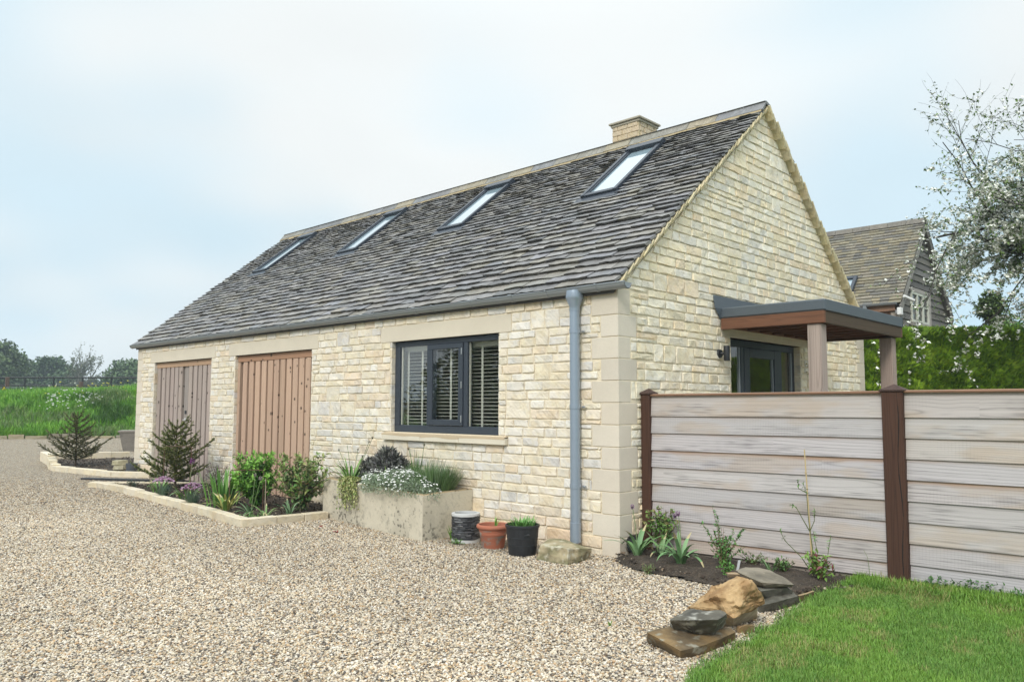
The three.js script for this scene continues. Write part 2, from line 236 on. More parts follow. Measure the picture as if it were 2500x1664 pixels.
// ================= the stone house =================
const EYE = camera.position;
const house = thing('stone_house', 'long low cream stone house with grey stone-slate roof and four roof windows', 'house');
const HL = 11.4675, HW = 6.4656, EAVE = 2.5245, RZ = -3.197, SL = 0.81, HEAD = 2.2187;
const Mf = (s, t, n) => [s, t, n], Mg = (s, t, n) => [n, t, -s];      // front wall (faces +z) and gable (faces +x): along, up, out
const STONE = [[0.775, 0.704, 0.589], [0.785, 0.724, 0.631], [0.770, 0.689, 0.551], [0.796, 0.739, 0.653], [0.775, 0.699, 0.583], [0.796, 0.734, 0.642], [0.750, 0.699, 0.626], [0.780, 0.694, 0.556], [0.801, 0.760, 0.696], [0.770, 0.689, 0.567], [0.694, 0.658, 0.615], [0.760, 0.643, 0.508]];

function stonePiece(acc, q, M_, r, tone) { // q: [[s,t] bottom left, bottom right, top right, top left]; a split face with a narrow chipped edge
  const w = Math.max(q[1][0] - q[0][0], q[2][0] - q[3][0]), h = q[3][1] - q[0][1], mx = w > 0.26 ? 3 : w > 0.15 ? 2 : 1, my = h > 0.13 ? 2 : 1, g = 0.0028, P = [], C = [];
  const eu = Math.min(0.2, (g + 0.011) / w), ev = Math.min(0.25, (g + 0.010) / h), us = [0], vs = [0]; for (let i = 0; i <= mx; i++) us.push(lerp(eu, 1 - eu, i / mx)); us.push(1); for (let i = 0; i <= my; i++) vs.push(lerp(ev, 1 - ev, i / my)); vs.push(1);
  const nx = us.length - 1, ny = vs.length - 1, out = r() * 0.003, tilt = (r() - 0.5) * 0.007, tiltv = (r() - 0.5) * 0.005;
  for (let j = 0; j <= ny; j++) for (let i = 0; i <= nx; i++) {
    let u = us[i], v = vs[j]; const be = i === 0 || i === nx, bj = j === 0 || j === ny, in_ = i > 1 && i < nx - 1, jn = j > 1 && j < ny - 1;
    if (in_) u += (r() - 0.5) * 0.35 / mx; else if (!be) u += (r() - 0.5) * 0.016 / w; if (jn) v += (r() - 0.5) * 0.3 / my; else if (!bj) v += (r() - 0.5) * 0.012 / h;
    let s = lerp(lerp(q[0][0], q[1][0], u), lerp(q[3][0], q[2][0], u), v), t = lerp(lerp(q[0][1], q[1][1], u), lerp(q[3][1], q[2][1], u), v);
    const cr = be && bj; if (be) s += (i ? -1 : 1) * (g + r() * 0.0065 + (cr ? 0.010 : 0)); if (bj) t += (j ? -1 : 1) * (g + r() * 0.006 + (cr ? 0.008 : 0));
    const n = be || bj ? -0.006 + r() * 0.003 : out + r() * 0.0105 + tilt * (u - 0.5) * 2 + tiltv * (v - 0.5) * 2;
    P.push(M_(s, t, n)); const k = 0.95 + 0.1 * r(); C.push([tone[0] * k, tone[1] * k, tone[2] * k]); P[P.length - 1].st = [s, t];
  }
  const id = (i, j) => j * (nx + 1) + i, uo = [r() * 7, r() * 7], U = (k) => [P[k].st[0] + uo[0], P[k].st[1] + uo[1]];
  const T = (a, b, c) => acc.tri(P[a], P[b], P[c], [C[a], C[b], C[c]], U(a), U(b), U(c));
  for (let j = 0; j < ny; j++) for (let i = 0; i < nx; i++) { const a = id(i, j), b = id(i + 1, j), c = id(i + 1, j + 1), d = id(i, j + 1); if (r() < 0.5) { T(a, b, c); T(a, c, d); } else { T(a, b, d); T(b, c, d); } }
  const ring = [id(0, 0), id(nx, 0), id(nx, ny), id(0, ny)], back = ring.map((k) => M_(P[k].st[0], P[k].st[1], -0.02));
  ring.forEach((a, k) => { const b = ring[(k + 1) % 4], k2 = (k + 1) % 4; acc.quad(P[a], back[k], back[k2], P[b], tone, U(a), U(a), U(b), U(b)); });
}
function cutRects(list, ex, lo, hi) {
  list = list.map(([a, b, c, d]) => [Math.max(a, lo), Math.min(b, hi), c, d]).filter(([a, b]) => b - a > 0.03);
  for (const [a0, a1, b0, b1] of ex) {
    const next = [];
    for (const R of list) {
      const [x0, x1, y0, y1] = R;
      if (x1 <= a0 || x0 >= a1 || y1 <= b0 || y0 >= b1) { next.push(R); continue; }
      if (y0 < b0) next.push([x0, x1, y0, b0]); if (y1 > b1) next.push([x0, x1, b1, y1]);
      const c0 = Math.max(y0, b0), c1 = Math.min(y1, b1); if (x0 < a0) next.push([x0, a0, c0, c1]); if (x1 > a1) next.push([a1, x1, c0, c1]);
    }
    list = next;
  }
  return list.filter(([x0, x1, y0, y1]) => x1 - x0 > 0.035 && y1 - y0 > 0.03);
}
function layStones(x0, x1, breaks, r) { // coursed rubble: bands of two rows, now and then a stone as tall as the band
  const out = [];
  for (let k = 0; k + 1 < breaks.length; k++) {
    const H = breaks[k + 1] - breaks[k], nb = Math.max(1, Math.round(H / 0.19));
    for (let b = 0; b < nb; b++) {
      const y0 = breaks[k] + H * b / nb, h = H / nb; let x = x0 - r() * 0.2; const mid = 0.42 + 0.18 * r();
      while (x < x1) {
        if (h > 0.15 && r() < 0.3) { const w = 0.17 + 0.22 * r(); out.push([x, x + w, y0, y0 + h]); x += w; continue; }
        const L = 0.45 + 1.1 * r(), rows = h < 0.14 ? [0, 1] : r() < 0.05 ? [0, 0.34, 0.68, 1] : [0, mid, 1];
        for (let q = 0; q + 1 < rows.length; q++) { let s = x; while (s < x + L - 0.001) { let w = 0.13 + 0.27 * r(); if (x + L - s - w < 0.11) w = x + L - s; w = Math.min(w, x + L - s); out.push([s, s + w, y0 + h * rows[q], y0 + h * rows[q + 1]]); s += w; } }
        x += L;
      }
    }
  }
  return out;
}
function buildStones(parent, quads, M_, r, most, pal = STONE) {
  const list = quads.map((q) => { const w = (q[1][0] - q[0][0] + q[2][0] - q[3][0]) / 2, h = q[3][1] - q[0][1], c = M_((q[0][0] + q[2][0]) / 2, (q[0][1] + q[2][1]) / 2, 0), d = Math.hypot(c[0] - EYE.x, c[1] - EYE.y, c[2] - EYE.z); return { q, show: w * h / (d * d * d) }; });
  list.sort((a, b) => b.show - a.show);
  const rest = new Acc();
  list.forEach(({ q }, i) => { const dirt = 1 - 0.16 * r() * sstep(0.42, 0.05, q[0][1]), tone = vary(pick(pal, r), r, 0.04).map((v, k) => v * (k ? k > 1 ? dirt * dirt : dirt : 1)); if (i < most) { const a = new Acc(); stonePiece(a, q, M_, r, tone); add(parent, 'stone', a.geo(), M.stone); } else stonePiece(rest, q, M_, r, tone); });
  if (!rest.empty) add(parent, 'stones', rest.geo(), M.stone, { kind: 'stuff' });
}
const rectQ = ([a, b, c, d]) => [[a, c], [b, c], [b, d], [a, d]];

// openings and trim of the front wall: [x0, x1, y0, y1]
const D1 = [-10.69, -8.375, 0, HEAD], D2 = [-7.56, -5.31, 0, HEAD], WN = [-3.495, -1.595, 1.095, HEAD];
const LINT = [[-10.88, -8.235], [-7.77, -5.15], [-3.71, -1.407]], LT = 2.418;
const qj = [-0.05]; for (let k = 10; k >= 0; k--) qj.push(2.2994 - 0.2121 * k); qj.push(EAVE + 0.03);
const frontWall = partGroup(house, 'front_wall'), gableWall = partGroup(house, 'gable_wall');
{
  const r = rngOf(501), sh = new THREE.Shape(); sh.moveTo(-HL, -0.3); sh.lineTo(0, -0.3); sh.lineTo(0, EAVE + 0.06); sh.lineTo(-HL, EAVE + 0.06); sh.closePath();
  for (const [a, b, c, d] of [D1, D2, WN]) { const h = new THREE.Path(), c0 = c || -0.2; h.moveTo(a, c0); h.lineTo(a, d); h.lineTo(b, d); h.lineTo(b, c0); h.closePath(); sh.holes.push(h); }
  const g = new THREE.ExtrudeGeometry(sh, { depth: 0.28, bevelEnabled: false }); g.translate(0, 0, -0.2865); add(frontWall, 'mortar', g, M.mortar);
  const ex = [D1, D2, [WN[0], WN[1], WN[2], HEAD], ...LINT.map(([a, b]) => [a, b, HEAD, LT]), [-3.60, -1.455, 0.995, 1.095]];
  for (let k = 0; k + 1 < qj.length; k++) { const i = qj.length - 2 - k, w = i % 2 === 0 ? 0.319 : 0.207, w2 = i % 2 === 0 ? 0.19 : 0.26; ex.push([-w, 0.1, qj[k], qj[k + 1]], [-HL - 0.1, -HL + w2, qj[k], qj[k + 1]]); }
  const rects = cutRects(layStones(-HL, 0, [-0.06, 0.2, 0.4, 0.6, 0.8, 0.995, 1.095, 1.28, 1.48, 1.68, 1.86, 2.04, HEAD, LT, EAVE + 0.02], r), ex, -HL, 0);
  buildStones(frontWall, rects.map(rectQ), Mf, r, 300);
  // quoins on both corners, lintels, sill
  const ASH = [[0.698, 0.628, 0.527], [0.679, 0.608, 0.507], [0.708, 0.642, 0.548], [0.669, 0.603, 0.512]];
  for (let k = 0; k + 1 < qj.length; k++) {
    const i = qj.length - 2 - k, big = i % 2 === 0, t = vary(pick(ASH, r), r, 0.03), j = 0.004;
    const a = new Acc(t); a.uo = [r() * 5, r() * 5]; const w = big ? 0.319 : 0.207, d = big ? 0.2 : 0.309; a.box(-w + j, 0.003, qj[k] + j, qj[k + 1] - j, -0.05, 0.003, 0.003); add(frontWall, 'quoin', a.geo(), M.ashlar);
    const b = new Acc(t); b.uo = a.uo; b.box(-0.05, 0.0035, qj[k] + j + 0.0005, qj[k + 1] - j - 0.0005, -d + j, 0.0015, 0.003); add(gableWall, 'quoin', b.geo(), M.ashlar);
    const c = new Acc(vary(pick(ASH, r), r, 0.03)); c.uo = [r() * 5, r() * 5]; c.box(-HL - 0.003, -HL + (big ? 0.19 : 0.26) - j, qj[k] + j, qj[k + 1] - j, -0.25, 0.003, 0.003); add(frontWall, 'quoin', c.geo(), M.ashlar);
    const e = new Acc(vary(pick(ASH, r), r, 0.03)); e.box(-0.06, 0.003, qj[k] + j, qj[k + 1] - j, -HW - 0.003, -HW + (big ? 0.3 : 0.2), 0.003); add(gableWall, 'quoin', e.geo(), M.ashlar);
  }
  for (const [a, b] of LINT) { const l = new Acc([0.69, 0.625, 0.515]); l.uo = [r() * 5, r() * 5]; l.box(a + 0.004, b - 0.004, HEAD, LT - 0.004, -0.12, 0.004, 0.003); add(frontWall, 'lintel', l.geo(), M.ashlar); }
  { // sill of three stones with a sloped top, weather-stained along the upper edge
    const xs = [-3.60, -2.86, -2.18, -1.455];
    for (let k = 0; k < 3; k++) {
      const l = new Acc([0.74, 0.68, 0.56]); l.uo = [k * 1.7, 0.4]; const x0 = xs[k] + (k ? 0.0015 : 0), x1 = xs[k + 1] - (k < 2 ? 0.0015 : 0);
      const stain = [0.58, 0.465, 0.32], n = 10;
      l.box(x0, x1, 1.0, 1.068, -0.06, 0.055, 0.004);
      for (let i = 0; i < n; i++) { // wet upper edge: an uneven band that belongs to the stone
        const a = lerp(x0, x1, i / n), b = lerp(x0, x1, (i + 1) / n), dep = (q) => 0.012 + 0.026 * f3(q * 3.1, 1, 0, 3, 61) * (k === 1 ? 1.5 : 0.8), ya = 1.0785 - dep(a), yb = 1.0785 - dep(b);
        l.quad([a, ya, 0.0562], [b, yb, 0.0562], [b, 1.0785, 0.0562], [a, 1.0785, 0.0562], stain); l.quad([a, 1.0785, 0.0562], [b, 1.0785, 0.0562], [b, 1.094, -0.05], [a, 1.094, -0.05], stain);
      }
      add(frontWall, 'window_sill', l.geo(), M.ashlar);
    }
  }
  // returns of the openings: rough stone ends up the jambs
  for (const [x, y0, dz, sgn] of [[D1[0], 0, 0.14, 1], [D2[0], 0, 0.14, 1], [WN[0], 1.095, 0.09, 1], [D1[1], 0, 0.14, -1], [D2[1], 0, 0.14, -1], [WN[1], 1.095, 0.09, -1]]) {
    let y = y0; while (y < HEAD - 0.02) { const h = Math.min(0.09 + 0.12 * r(), HEAD - y), a = new Acc(vary(pick(STONE, r), r, 0.05).map((q) => q * 0.97)); const e = 0.006 + r() * 0.006; a.uo = [r() * 5, r() * 5]; const xx = [x - 0.03 * sgn, x + e * sgn].sort((p, q) => p - q); a.box(xx[0], xx[1], y + 0.004, y + h - 0.004, -dz, -0.001, 0.005); add(frontWall, 'jamb_stone', a.geo(), M.stone); y += h; }
  }
}
{ // gable wall
  const r = rngOf(733), top = (s) => Math.min(2.54 + SL * s, 2.54 + SL * (HW - s)), APEX = HW / 2, DZ = [2.215, 4.135];
  const sh = new THREE.Shape(); sh.moveTo(0.012, -0.3); sh.lineTo(HW - 0.012, -0.3); sh.lineTo(HW - 0.012, top(HW)); sh.lineTo(APEX, top(APEX)); sh.lineTo(0.012, top(0)); sh.closePath();
  const h = new THREE.Path(); h.moveTo(DZ[0], 0.02); h.lineTo(DZ[0], HEAD); h.lineTo(DZ[1], HEAD); h.lineTo(DZ[1], 0.02); h.closePath(); sh.holes.push(h);
  const g = new THREE.ExtrudeGeometry(sh, { depth: 0.28, bevelEnabled: false }); g.rotateY(Math.PI / 2); g.translate(-0.2865, 0, 0); add(gableWall, 'mortar', g, M.mortar);
  const ex = [[DZ[0], DZ[1], 0, HEAD], [DZ[0] - 0.21, DZ[1] + 0.21, HEAD, LT]];
  for (let k = 0; k + 1 < qj.length; k++) { const i = qj.length - 2 - k; ex.push([-0.1, i % 2 === 0 ? 0.2 : 0.309, qj[k], qj[k + 1]], [HW - (i % 2 === 0 ? 0.3 : 0.2), HW + 0.1, qj[k], qj[k + 1]]); }
  const br = [-0.06]; for (let y = 0.15; y < 2.2; y += 0.19) br.push(y); br.push(HEAD, LT); for (let y = LT + 0.18; y < 5.3; y += 0.18 + 0.02 * r()) br.push(y);
  const rects = cutRects(layStones(0, HW, br, r), ex, 0, HW), quads = [];
  for (const [a, b, c, d] of rects) { // trim to the rakes
    const lo = (t) => Math.max(0.004, (t - 2.54) / SL), hi = (t) => Math.min(HW - 0.004, HW - (t - 2.54) / SL);
    const q = [[Math.max(a, lo(c)), c], [Math.min(b, hi(c)), c], [Math.min(b, hi(d)), d], [Math.max(a, lo(d)), d]];
    if (q[1][0] - q[0][0] < 0.05 || q[0][0] > hi(c)) continue; if (q[2][0] - q[3][0] < 0.02) { const m = clamp((q[2][0] + q[3][0]) / 2, q[0][0] + 0.01, q[1][0] - 0.01); q[2][0] = m + 0.01; q[3][0] = m - 0.01; const yt = Math.min(d, top(m) - 0.005); q[2][1] = q[3][1] = yt; if (yt - c < 0.02) continue; }
    quads.push(q);
  }
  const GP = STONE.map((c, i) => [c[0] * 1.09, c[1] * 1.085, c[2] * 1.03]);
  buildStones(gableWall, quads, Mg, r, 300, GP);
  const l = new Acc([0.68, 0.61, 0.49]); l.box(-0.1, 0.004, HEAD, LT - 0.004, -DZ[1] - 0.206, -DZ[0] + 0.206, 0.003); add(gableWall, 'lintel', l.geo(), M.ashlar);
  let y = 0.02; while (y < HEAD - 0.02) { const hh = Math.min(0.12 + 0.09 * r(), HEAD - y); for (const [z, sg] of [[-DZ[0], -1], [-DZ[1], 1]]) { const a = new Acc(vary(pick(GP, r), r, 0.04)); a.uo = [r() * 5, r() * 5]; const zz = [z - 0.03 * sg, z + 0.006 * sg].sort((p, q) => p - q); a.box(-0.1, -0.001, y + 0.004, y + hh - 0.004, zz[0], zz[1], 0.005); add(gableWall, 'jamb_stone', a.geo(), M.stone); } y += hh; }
}
{ // the two walls away from the camera, the floor inside and a cross wall
  const a = new Acc([0.6, 0.53, 0.4]); a.box(-HL, 0, -0.3, EAVE, -HW, -HW + 0.28); add(house, 'rear_wall', a.geo(), M.ashlar);
  const sh = new THREE.Shape(); sh.moveTo(0.3, -0.3); sh.lineTo(HW - 0.29, -0.3); sh.lineTo(HW - 0.29, 2.7); sh.lineTo(HW / 2, 5.1); sh.lineTo(0.3, 2.7); sh.closePath();
  const g = new THREE.ExtrudeGeometry(sh, { depth: 0.28, bevelEnabled: false }); g.rotateY(Math.PI / 2); g.translate(-HL, 0, 0); add(house, 'end_wall', g, M.mortar);
  const f = new Acc([0.3, 0.25, 0.2]); f.box(-HL + 0.29, -0.3, -0.05, 0.06, -HW + 0.3, -0.3); f.box(-4.9, -4.8, 0.06, 2.5, -HW + 0.3, -0.3); f.box(-4.8, -0.3, 2.5, 2.55, -HW + 0.3, -0.3); add(house, 'interior', f.geo(), M.plain);
}
// ---------- roof ----------
const CS = 1 / Math.hypot(1, SL), SN = SL * CS, E0 = [2.591, 0.09];
const roofP = (x, d, n, side = 0) => { const y = E0[0] + d * SN + n * CS; let z = E0[1] - d * CS + n * SN; if (side) z = 2 * RZ - z; return [x, y, z]; };
const RLEN = (E0[1] - RZ) / CS;
const roof = partGroup(house, 'roof');
const SKY_X = [-10.02, -7.03, -4.34, -1.53], RWW = 0.285, RW0 = 2.36, RW1 = 3.80;
{
  const u = new Acc(); // boarding under the slates
  for (const s of [0, 1]) { const a = roofP(-HL - 0.01, 0.02, -0.045, s), b = roofP(-0.012, 0.02, -0.045, s), c = roofP(-0.012, RLEN - 0.02, -0.045, s), d = roofP(-HL - 0.01, RLEN - 0.02, -0.045, s); const l = (p) => [p[0], p[1] - 0.07, p[2]]; u.quad(a, b, c, d); u.quad(l(a), l(d), l(c), l(b)); u.quad(a, l(a), l(b), b); u.quad(a, d, l(d), l(a)); u.quad(b, l(b), l(c), c); }
  add(roof, 'roof_boarding', u.geo(), M.underroof);
  const r = rngOf(911), SLT = [[0.27, 0.26, 0.24], [0.245, 0.24, 0.235], [0.295, 0.28, 0.245], [0.22, 0.22, 0.225], [0.265, 0.255, 0.235], [0.305, 0.295, 0.285], [0.19, 0.19, 0.192], [0.265, 0.265, 0.275]];
  function slateTile(acc, x0, x1, d0, d1, th, side, tone) {
    const w = x1 - x0, n = w > 0.3 ? 4 : w > 0.18 ? 3 : 2, lift = r() * 0.010, e = [], k = (r() - 0.5) * 0.006, col = [];
    for (let i = 0; i <= n; i++) { e.push([lerp(x0, x1, i / n) + (i === 0 || i === n ? 0 : (r() - 0.5) * 0.02), d0 + (r() - 0.5) * 0.024, (r() - 0.5) * 0.008]); const m = 0.92 + 0.16 * r(); col.push(tone.map((q) => q * m)); }
    const top = e.map(([x, d, j]) => roofP(x, d, 0.004 + th + lift + j + k, side)), bot = e.map(([x, d, j]) => roofP(x, d + 0.006 + 0.012 * r(), 0.004 + lift + j * 0.5 + k, side)), up = e.map(([x]) => roofP(x, d1, -0.016, side)), md = e.map(([x, d, j]) => roofP(x, lerp(d, d1, 0.45), lerp(0.004 + th + lift, -0.016, 0.45) + (r() - 0.5) * 0.006, side));
    const uo = [r() * 6, r() * 6], U = (i, d) => [e[i][0] + uo[0], d + uo[1]], F = (a, b, c, dd, ci, ua, ub, uc, ud) => (side ? acc.quad(dd, c, b, a, ci, ud, uc, ub, ua) : acc.quad(a, b, c, dd, ci, ua, ub, uc, ud));
    for (let i = 0; i < n; i++) {
      F(top[i], top[i + 1], md[i + 1], md[i], col[i], U(i, 0), U(i + 1, 0), U(i + 1, 0.1), U(i, 0.1)); F(md[i], md[i + 1], up[i + 1], up[i], col[i + 1], U(i, 0.1), U(i + 1, 0.1), U(i + 1, 0.2), U(i, 0.2));
      F(bot[i], bot[i + 1], top[i + 1], top[i], tone.map((q) => q * 0.6), U(i, 0), U(i + 1, 0), U(i + 1, 0.02), U(i, 0.02));  // lower edge face painted darker to deepen the shadow line between courses
    }
    const low = (q) => [q[0], q[1] - th * CS * 1.0, q[2] - th * SN * (side ? -1 : 1)];
    acc.quad(top[0], md[0], low(md[0]), bot[0], tone); acc.quad(bot[n], low(md[n]), md[n], top[n], tone);
  }
  const tiles = [], courses = []; let d = -0.02; const NC = 40;
  for (let c = 0; c < NC; c++) { const ex = lerp(0.135, 0.076, Math.pow(c / NC, 0.85)); courses.push([d, ex]); d += ex; }
  const fit = (RLEN + 0.0) / d; courses.forEach((c) => { c[0] *= fit; c[1] *= fit; });
  courses.forEach(([d0, ex], c) => {
    let x = -HL - 0.06 + (r() - 0.5) * 0.02; const end = 0.052 + (r() - 0.5) * 0.014, wk = lerp(1.15, 0.7, c / NC);
    while (x < end - 0.03) {
      let w = (0.17 + 0.26 * r() * r() + 0.06 * r()) * wk; if (end - x - w < 0.1) w = end - x;
      let a = x + 0.002, b = x + w - 0.002; x += w;
      const over = SKY_X.find((s) => b > s - RWW - 0.02 && a < s + RWW + 0.02 && d0 + ex > RW0 - 0.02 && d0 < RW1 + 0.01);
      if (over !== undefined) { if (a < over - RWW - 0.05) b = Math.min(b, over - RWW - 0.012); else if (b > over + RWW + 0.05) a = Math.max(a, over + RWW + 0.012); else continue; }
      tiles.push([a, b, d0, d0 + ex * 2.1, lerp(0.027, 0.017, c / NC) * (0.75 + 0.6 * r())]);
    }
  });
  tiles.forEach((t) => { const p = roofP((t[0] + t[1]) / 2, t[2], 0), q = Math.hypot(p[0] - EYE.x, p[1] - EYE.y, p[2] - EYE.z); t.show = (t[1] - t[0]) * (t[3] - t[2]) / (q * q); });
  tiles.sort((a, b) => b.show - a.show);
  const rest = new Acc();
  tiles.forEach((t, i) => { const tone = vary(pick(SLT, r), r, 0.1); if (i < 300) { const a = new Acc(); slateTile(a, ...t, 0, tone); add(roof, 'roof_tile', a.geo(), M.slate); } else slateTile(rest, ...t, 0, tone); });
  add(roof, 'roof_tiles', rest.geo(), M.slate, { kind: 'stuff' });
  // rear slope: plain courses, seen only edge-on along the verge
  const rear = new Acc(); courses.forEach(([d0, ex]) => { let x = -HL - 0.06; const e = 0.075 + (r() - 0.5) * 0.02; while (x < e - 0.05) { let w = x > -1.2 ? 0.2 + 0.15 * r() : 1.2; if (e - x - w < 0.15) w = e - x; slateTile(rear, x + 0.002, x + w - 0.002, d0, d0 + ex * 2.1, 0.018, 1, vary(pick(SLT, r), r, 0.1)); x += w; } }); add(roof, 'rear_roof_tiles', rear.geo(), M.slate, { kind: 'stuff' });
  // undercloak slates and mortar along the verge of the near gable, and at the far one
  for (const s of [0, 1]) {
    const mo = new Acc([0.60, 0.50, 0.30]), n = 24;
    for (let i = 0; i < n; i++) { const a = lerp(0.06, RLEN - 0.05, i / n), b = lerp(0.06, RLEN - 0.05, (i + 1) / n), o = () => 0.022 + 0.012 * f3(a * 4, s, 3, 2, 5); mo.quad(roofP(o(), a, -0.03, s), roofP(o(), b, -0.03, s), roofP(0.003, b, -0.08, s), roofP(0.003, a, -0.08, s)); }
    add(roof, 'verge_mortar', mo.geo(), M.ashlar);
    let dd = 0.02; while (dd < RLEN - 0.08) {
      const L = (s ? 0.18 : 0.12) * (0.8 + 0.5 * r()) * lerp(1.1, 0.75, dd / RLEN), a = new Acc(vary([0.62, 0.54, 0.36], r, 0.12)), e = (s ? 0.10 : 0.060) + r() * 0.018, th = 0.020 + 0.012 * r(), P = (x, q, nn) => roofP(x, q, nn, s);
      const L2 = L * 1.35, lo = (s ? -0.055 : -0.036) - 0.014 * r(), hi = -0.004, c = [[-0.09, dd - 0.01, lo], [e - 0.008 - r() * 0.014, dd - 0.006 + 0.008 * r(), lo], [e, dd + L2 * 0.45, lerp(lo, hi, 0.45)], [e - 0.012 * r(), dd + L2, hi], [-0.09, dd + L2, hi]];
      const T = c.map(([x, q, nn]) => P(x, q, nn)), B = c.map(([x, q, nn]) => P(x - (x > 0 ? 0.007 : 0), q + 0.004, nn - th));
      for (let i = 0; i < 5; i++) { const j = (i + 1) % 5; s ? a.quad(T[i], T[j], B[j], B[i]) : a.quad(T[i], B[i], B[j], T[j]); }
      for (let i = 1; i < 4; i++) { s ? a.tri(B[0], B[i], B[i + 1]) : a.tri(B[0], B[i + 1], B[i]); s ? a.tri(T[0], T[i + 1], T[i]) : a.tri(T[0], T[i], T[i + 1]); }
      add(roof, 'verge_tile', a.geo(), M.stone); dd += L;
    }
  }
  // ridge stones bedded in yellow mortar
  let x = -HL - 0.07; const RC = [[0.29, 0.275, 0.235], [0.22, 0.22, 0.22], [0.34, 0.31, 0.24], [0.27, 0.26, 0.225], [0.36, 0.315, 0.225], [0.24, 0.245, 0.255]];
  const prof = [[0.195, -0.012], [0.19, 0.022], [0.04, 0.05], [0, 0.058], [-0.04, 0.05], [-0.19, 0.022], [-0.195, -0.012]];  // half-width down the slope
  const rp = (xx, [a, n]) => { const P = roofP(xx, RLEN - Math.abs(a) * 0.92, n + 0.012, a < 0 ? 1 : 0); return P; };
  const AP = roofP(0, RLEN, 0)[1];
  while (x < 0.06) {
    let L = 0.42 + 0.12 * r(); if (0.075 - x - L < 0.2) L = 0.075 - x; const a = new Acc(vary(pick(RC, r), r, 0.06)); a.uo = [r() * 5, r() * 5];
    const dy = (r() - 0.5) * 0.008, P = (xx, p) => { const q = rp(xx, p); return [q[0], q[1] + dy, q[2]]; };
    for (let i = 0; i + 1 < prof.length; i++) { a.quad(P(x + 0.003, prof[i]), P(x + L - 0.003, prof[i]), P(x + L - 0.003, prof[i + 1]), P(x + 0.003, prof[i + 1])); }
    const inner = (xx, p) => { const q = P(xx, p); return [q[0], q[1] - 0.04, q[2]]; };
    for (const [e, sg] of [[x + 0.003, -1], [x + L - 0.003, 1]]) for (let i = 0; i + 1 < prof.length; i++) sg > 0 ? a.quad(P(e, prof[i]), inner(e, prof[i]), inner(e, prof[i + 1]), P(e, prof[i + 1])) : a.quad(P(e, prof[i + 1]), inner(e, prof[i + 1]), inner(e, prof[i]), P(e, prof[i]));
    add(roof, 'ridge_tile', a.geo(0.5), M.slate); x += L;
  }
  const rm = new Acc([0.40, 0.32, 0.19]); for (const s of [0, 1]) for (let i = 0; i < 46; i++) { const a = lerp(-HL - 0.06, 0.055, i / 46), b = lerp(-HL - 0.06, 0.055, (i + 1) / 46), o = (q) => 0.19 + 0.06 * f3(q * 6, s, 1, 3, 8), t = [roofP(a, RLEN - o(a), 0.012, s), roofP(b, RLEN - o(b), 0.012, s), roofP(b, RLEN - 0.15, 0.036, s), roofP(a, RLEN - 0.15, 0.036, s)]; s ? rm.quad(t[3], t[2], t[1], t[0]) : rm.quad(...t); } add(roof, 'ridge_mortar', rm.geo(), M.stone);
}
// ---------- roof windows ----------
SKY_X.forEach((cx, k) => {
  const g = partGroup(house, 'roof_window'), F = (p) => roofP(p[0], p[1], p[2]), b = (nm, mt, ...q) => { const a = new Acc(); for (const w of q) a.box(w[0], w[1], w[2], w[3], w[4], w[5], 0.004, undefined, F); return add(g, nm, a.geo(), mt); };
  const x0 = cx - RWW, x1 = cx + RWW;
  b('frame', M.anth, [x0, x0 + 0.055, RW0, RW1, -0.05, 0.062], [x1 - 0.055, x1, RW0, RW1, -0.05, 0.062], [x0 + 0.055, x1 - 0.055, RW0, RW0 + 0.07, -0.05, 0.055]);
  b('sash', M.anth, [x0 + 0.055, x0 + 0.08, RW0 + 0.07, RW1 - 0.12, 0.0, 0.048], [x1 - 0.08, x1 - 0.055, RW0 + 0.07, RW1 - 0.12, 0.0, 0.048]);
  b('hood', M.anth, [x0 - 0.004, x1 + 0.004, RW1 - 0.12, RW1 + 0.02, -0.03, 0.088]);
  b('pane', M.roofpane, [x0 + 0.08, x1 - 0.08, RW0 + 0.07, RW1 - 0.12, 0.012, 0.026]);
  b('flashing', M.anth, [x0 - 0.06, x1 + 0.06, RW0 - 0.13, RW0 + 0.01, 0.018, 0.026]);
});
// ---------- chimney ----------
{
  const c = partGroup(house, 'chimney'), r = rngOf(31), x0 = -2.885, x1 = -2.375, z0 = -4.41, z1 = -3.9, a = new Acc([0.55, 0.45, 0.3]); a.box(x0 + 0.006, x1 - 0.006, 4.4, 5.86, z0 + 0.006, z1 - 0.006); add(c, 'mortar', a.geo(), M.stone);
  for (let y = 5.2, k = 0; y < 5.85; y += 0.085, k++) for (let i = 0; i < 3; i++) {
    const o = k % 2 ? 0.085 : 0, a0 = x0 + Math.max(0, (i * 0.19) - o), a1 = Math.min(x1, x0 + (i + 1) * 0.19 - o), t = vary([0.62, 0.50, 0.36], r, 0.06), s = new Acc(t); s.box(a0 + 0.004, a1 - 0.004, y + 0.004, y + 0.081, z1 - 0.03, z1 + 0.002 + r() * 0.006, 0.004); add(c, 'stone', s.geo(), M.stone);
    const b0 = z0 + Math.max(0, (i * 0.19) - o), b1 = Math.min(z1, z0 + (i + 1) * 0.19 - o), u = new Acc(vary([0.60, 0.49, 0.36], r, 0.06)); u.box(x1 - 0.03, x1 + 0.002 + r() * 0.006, y + 0.004, y + 0.081, b0 + 0.004, b1 - 0.033, 0.004); add(c, 'stone', u.geo(), M.stone);
  }
  const cap = new Acc([0.42, 0.38, 0.31]); cap.box(x0 - 0.02, x1 + 0.02, 5.862, 5.9, z0 - 0.02, z1 + 0.02, 0.006); cap.box(x0 - 0.045, x1 + 0.045, 5.902, 5.935, z0 - 0.045, z1 + 0.045, 0.006); add(c, 'cap', cap.geo(), M.ashlar);
}
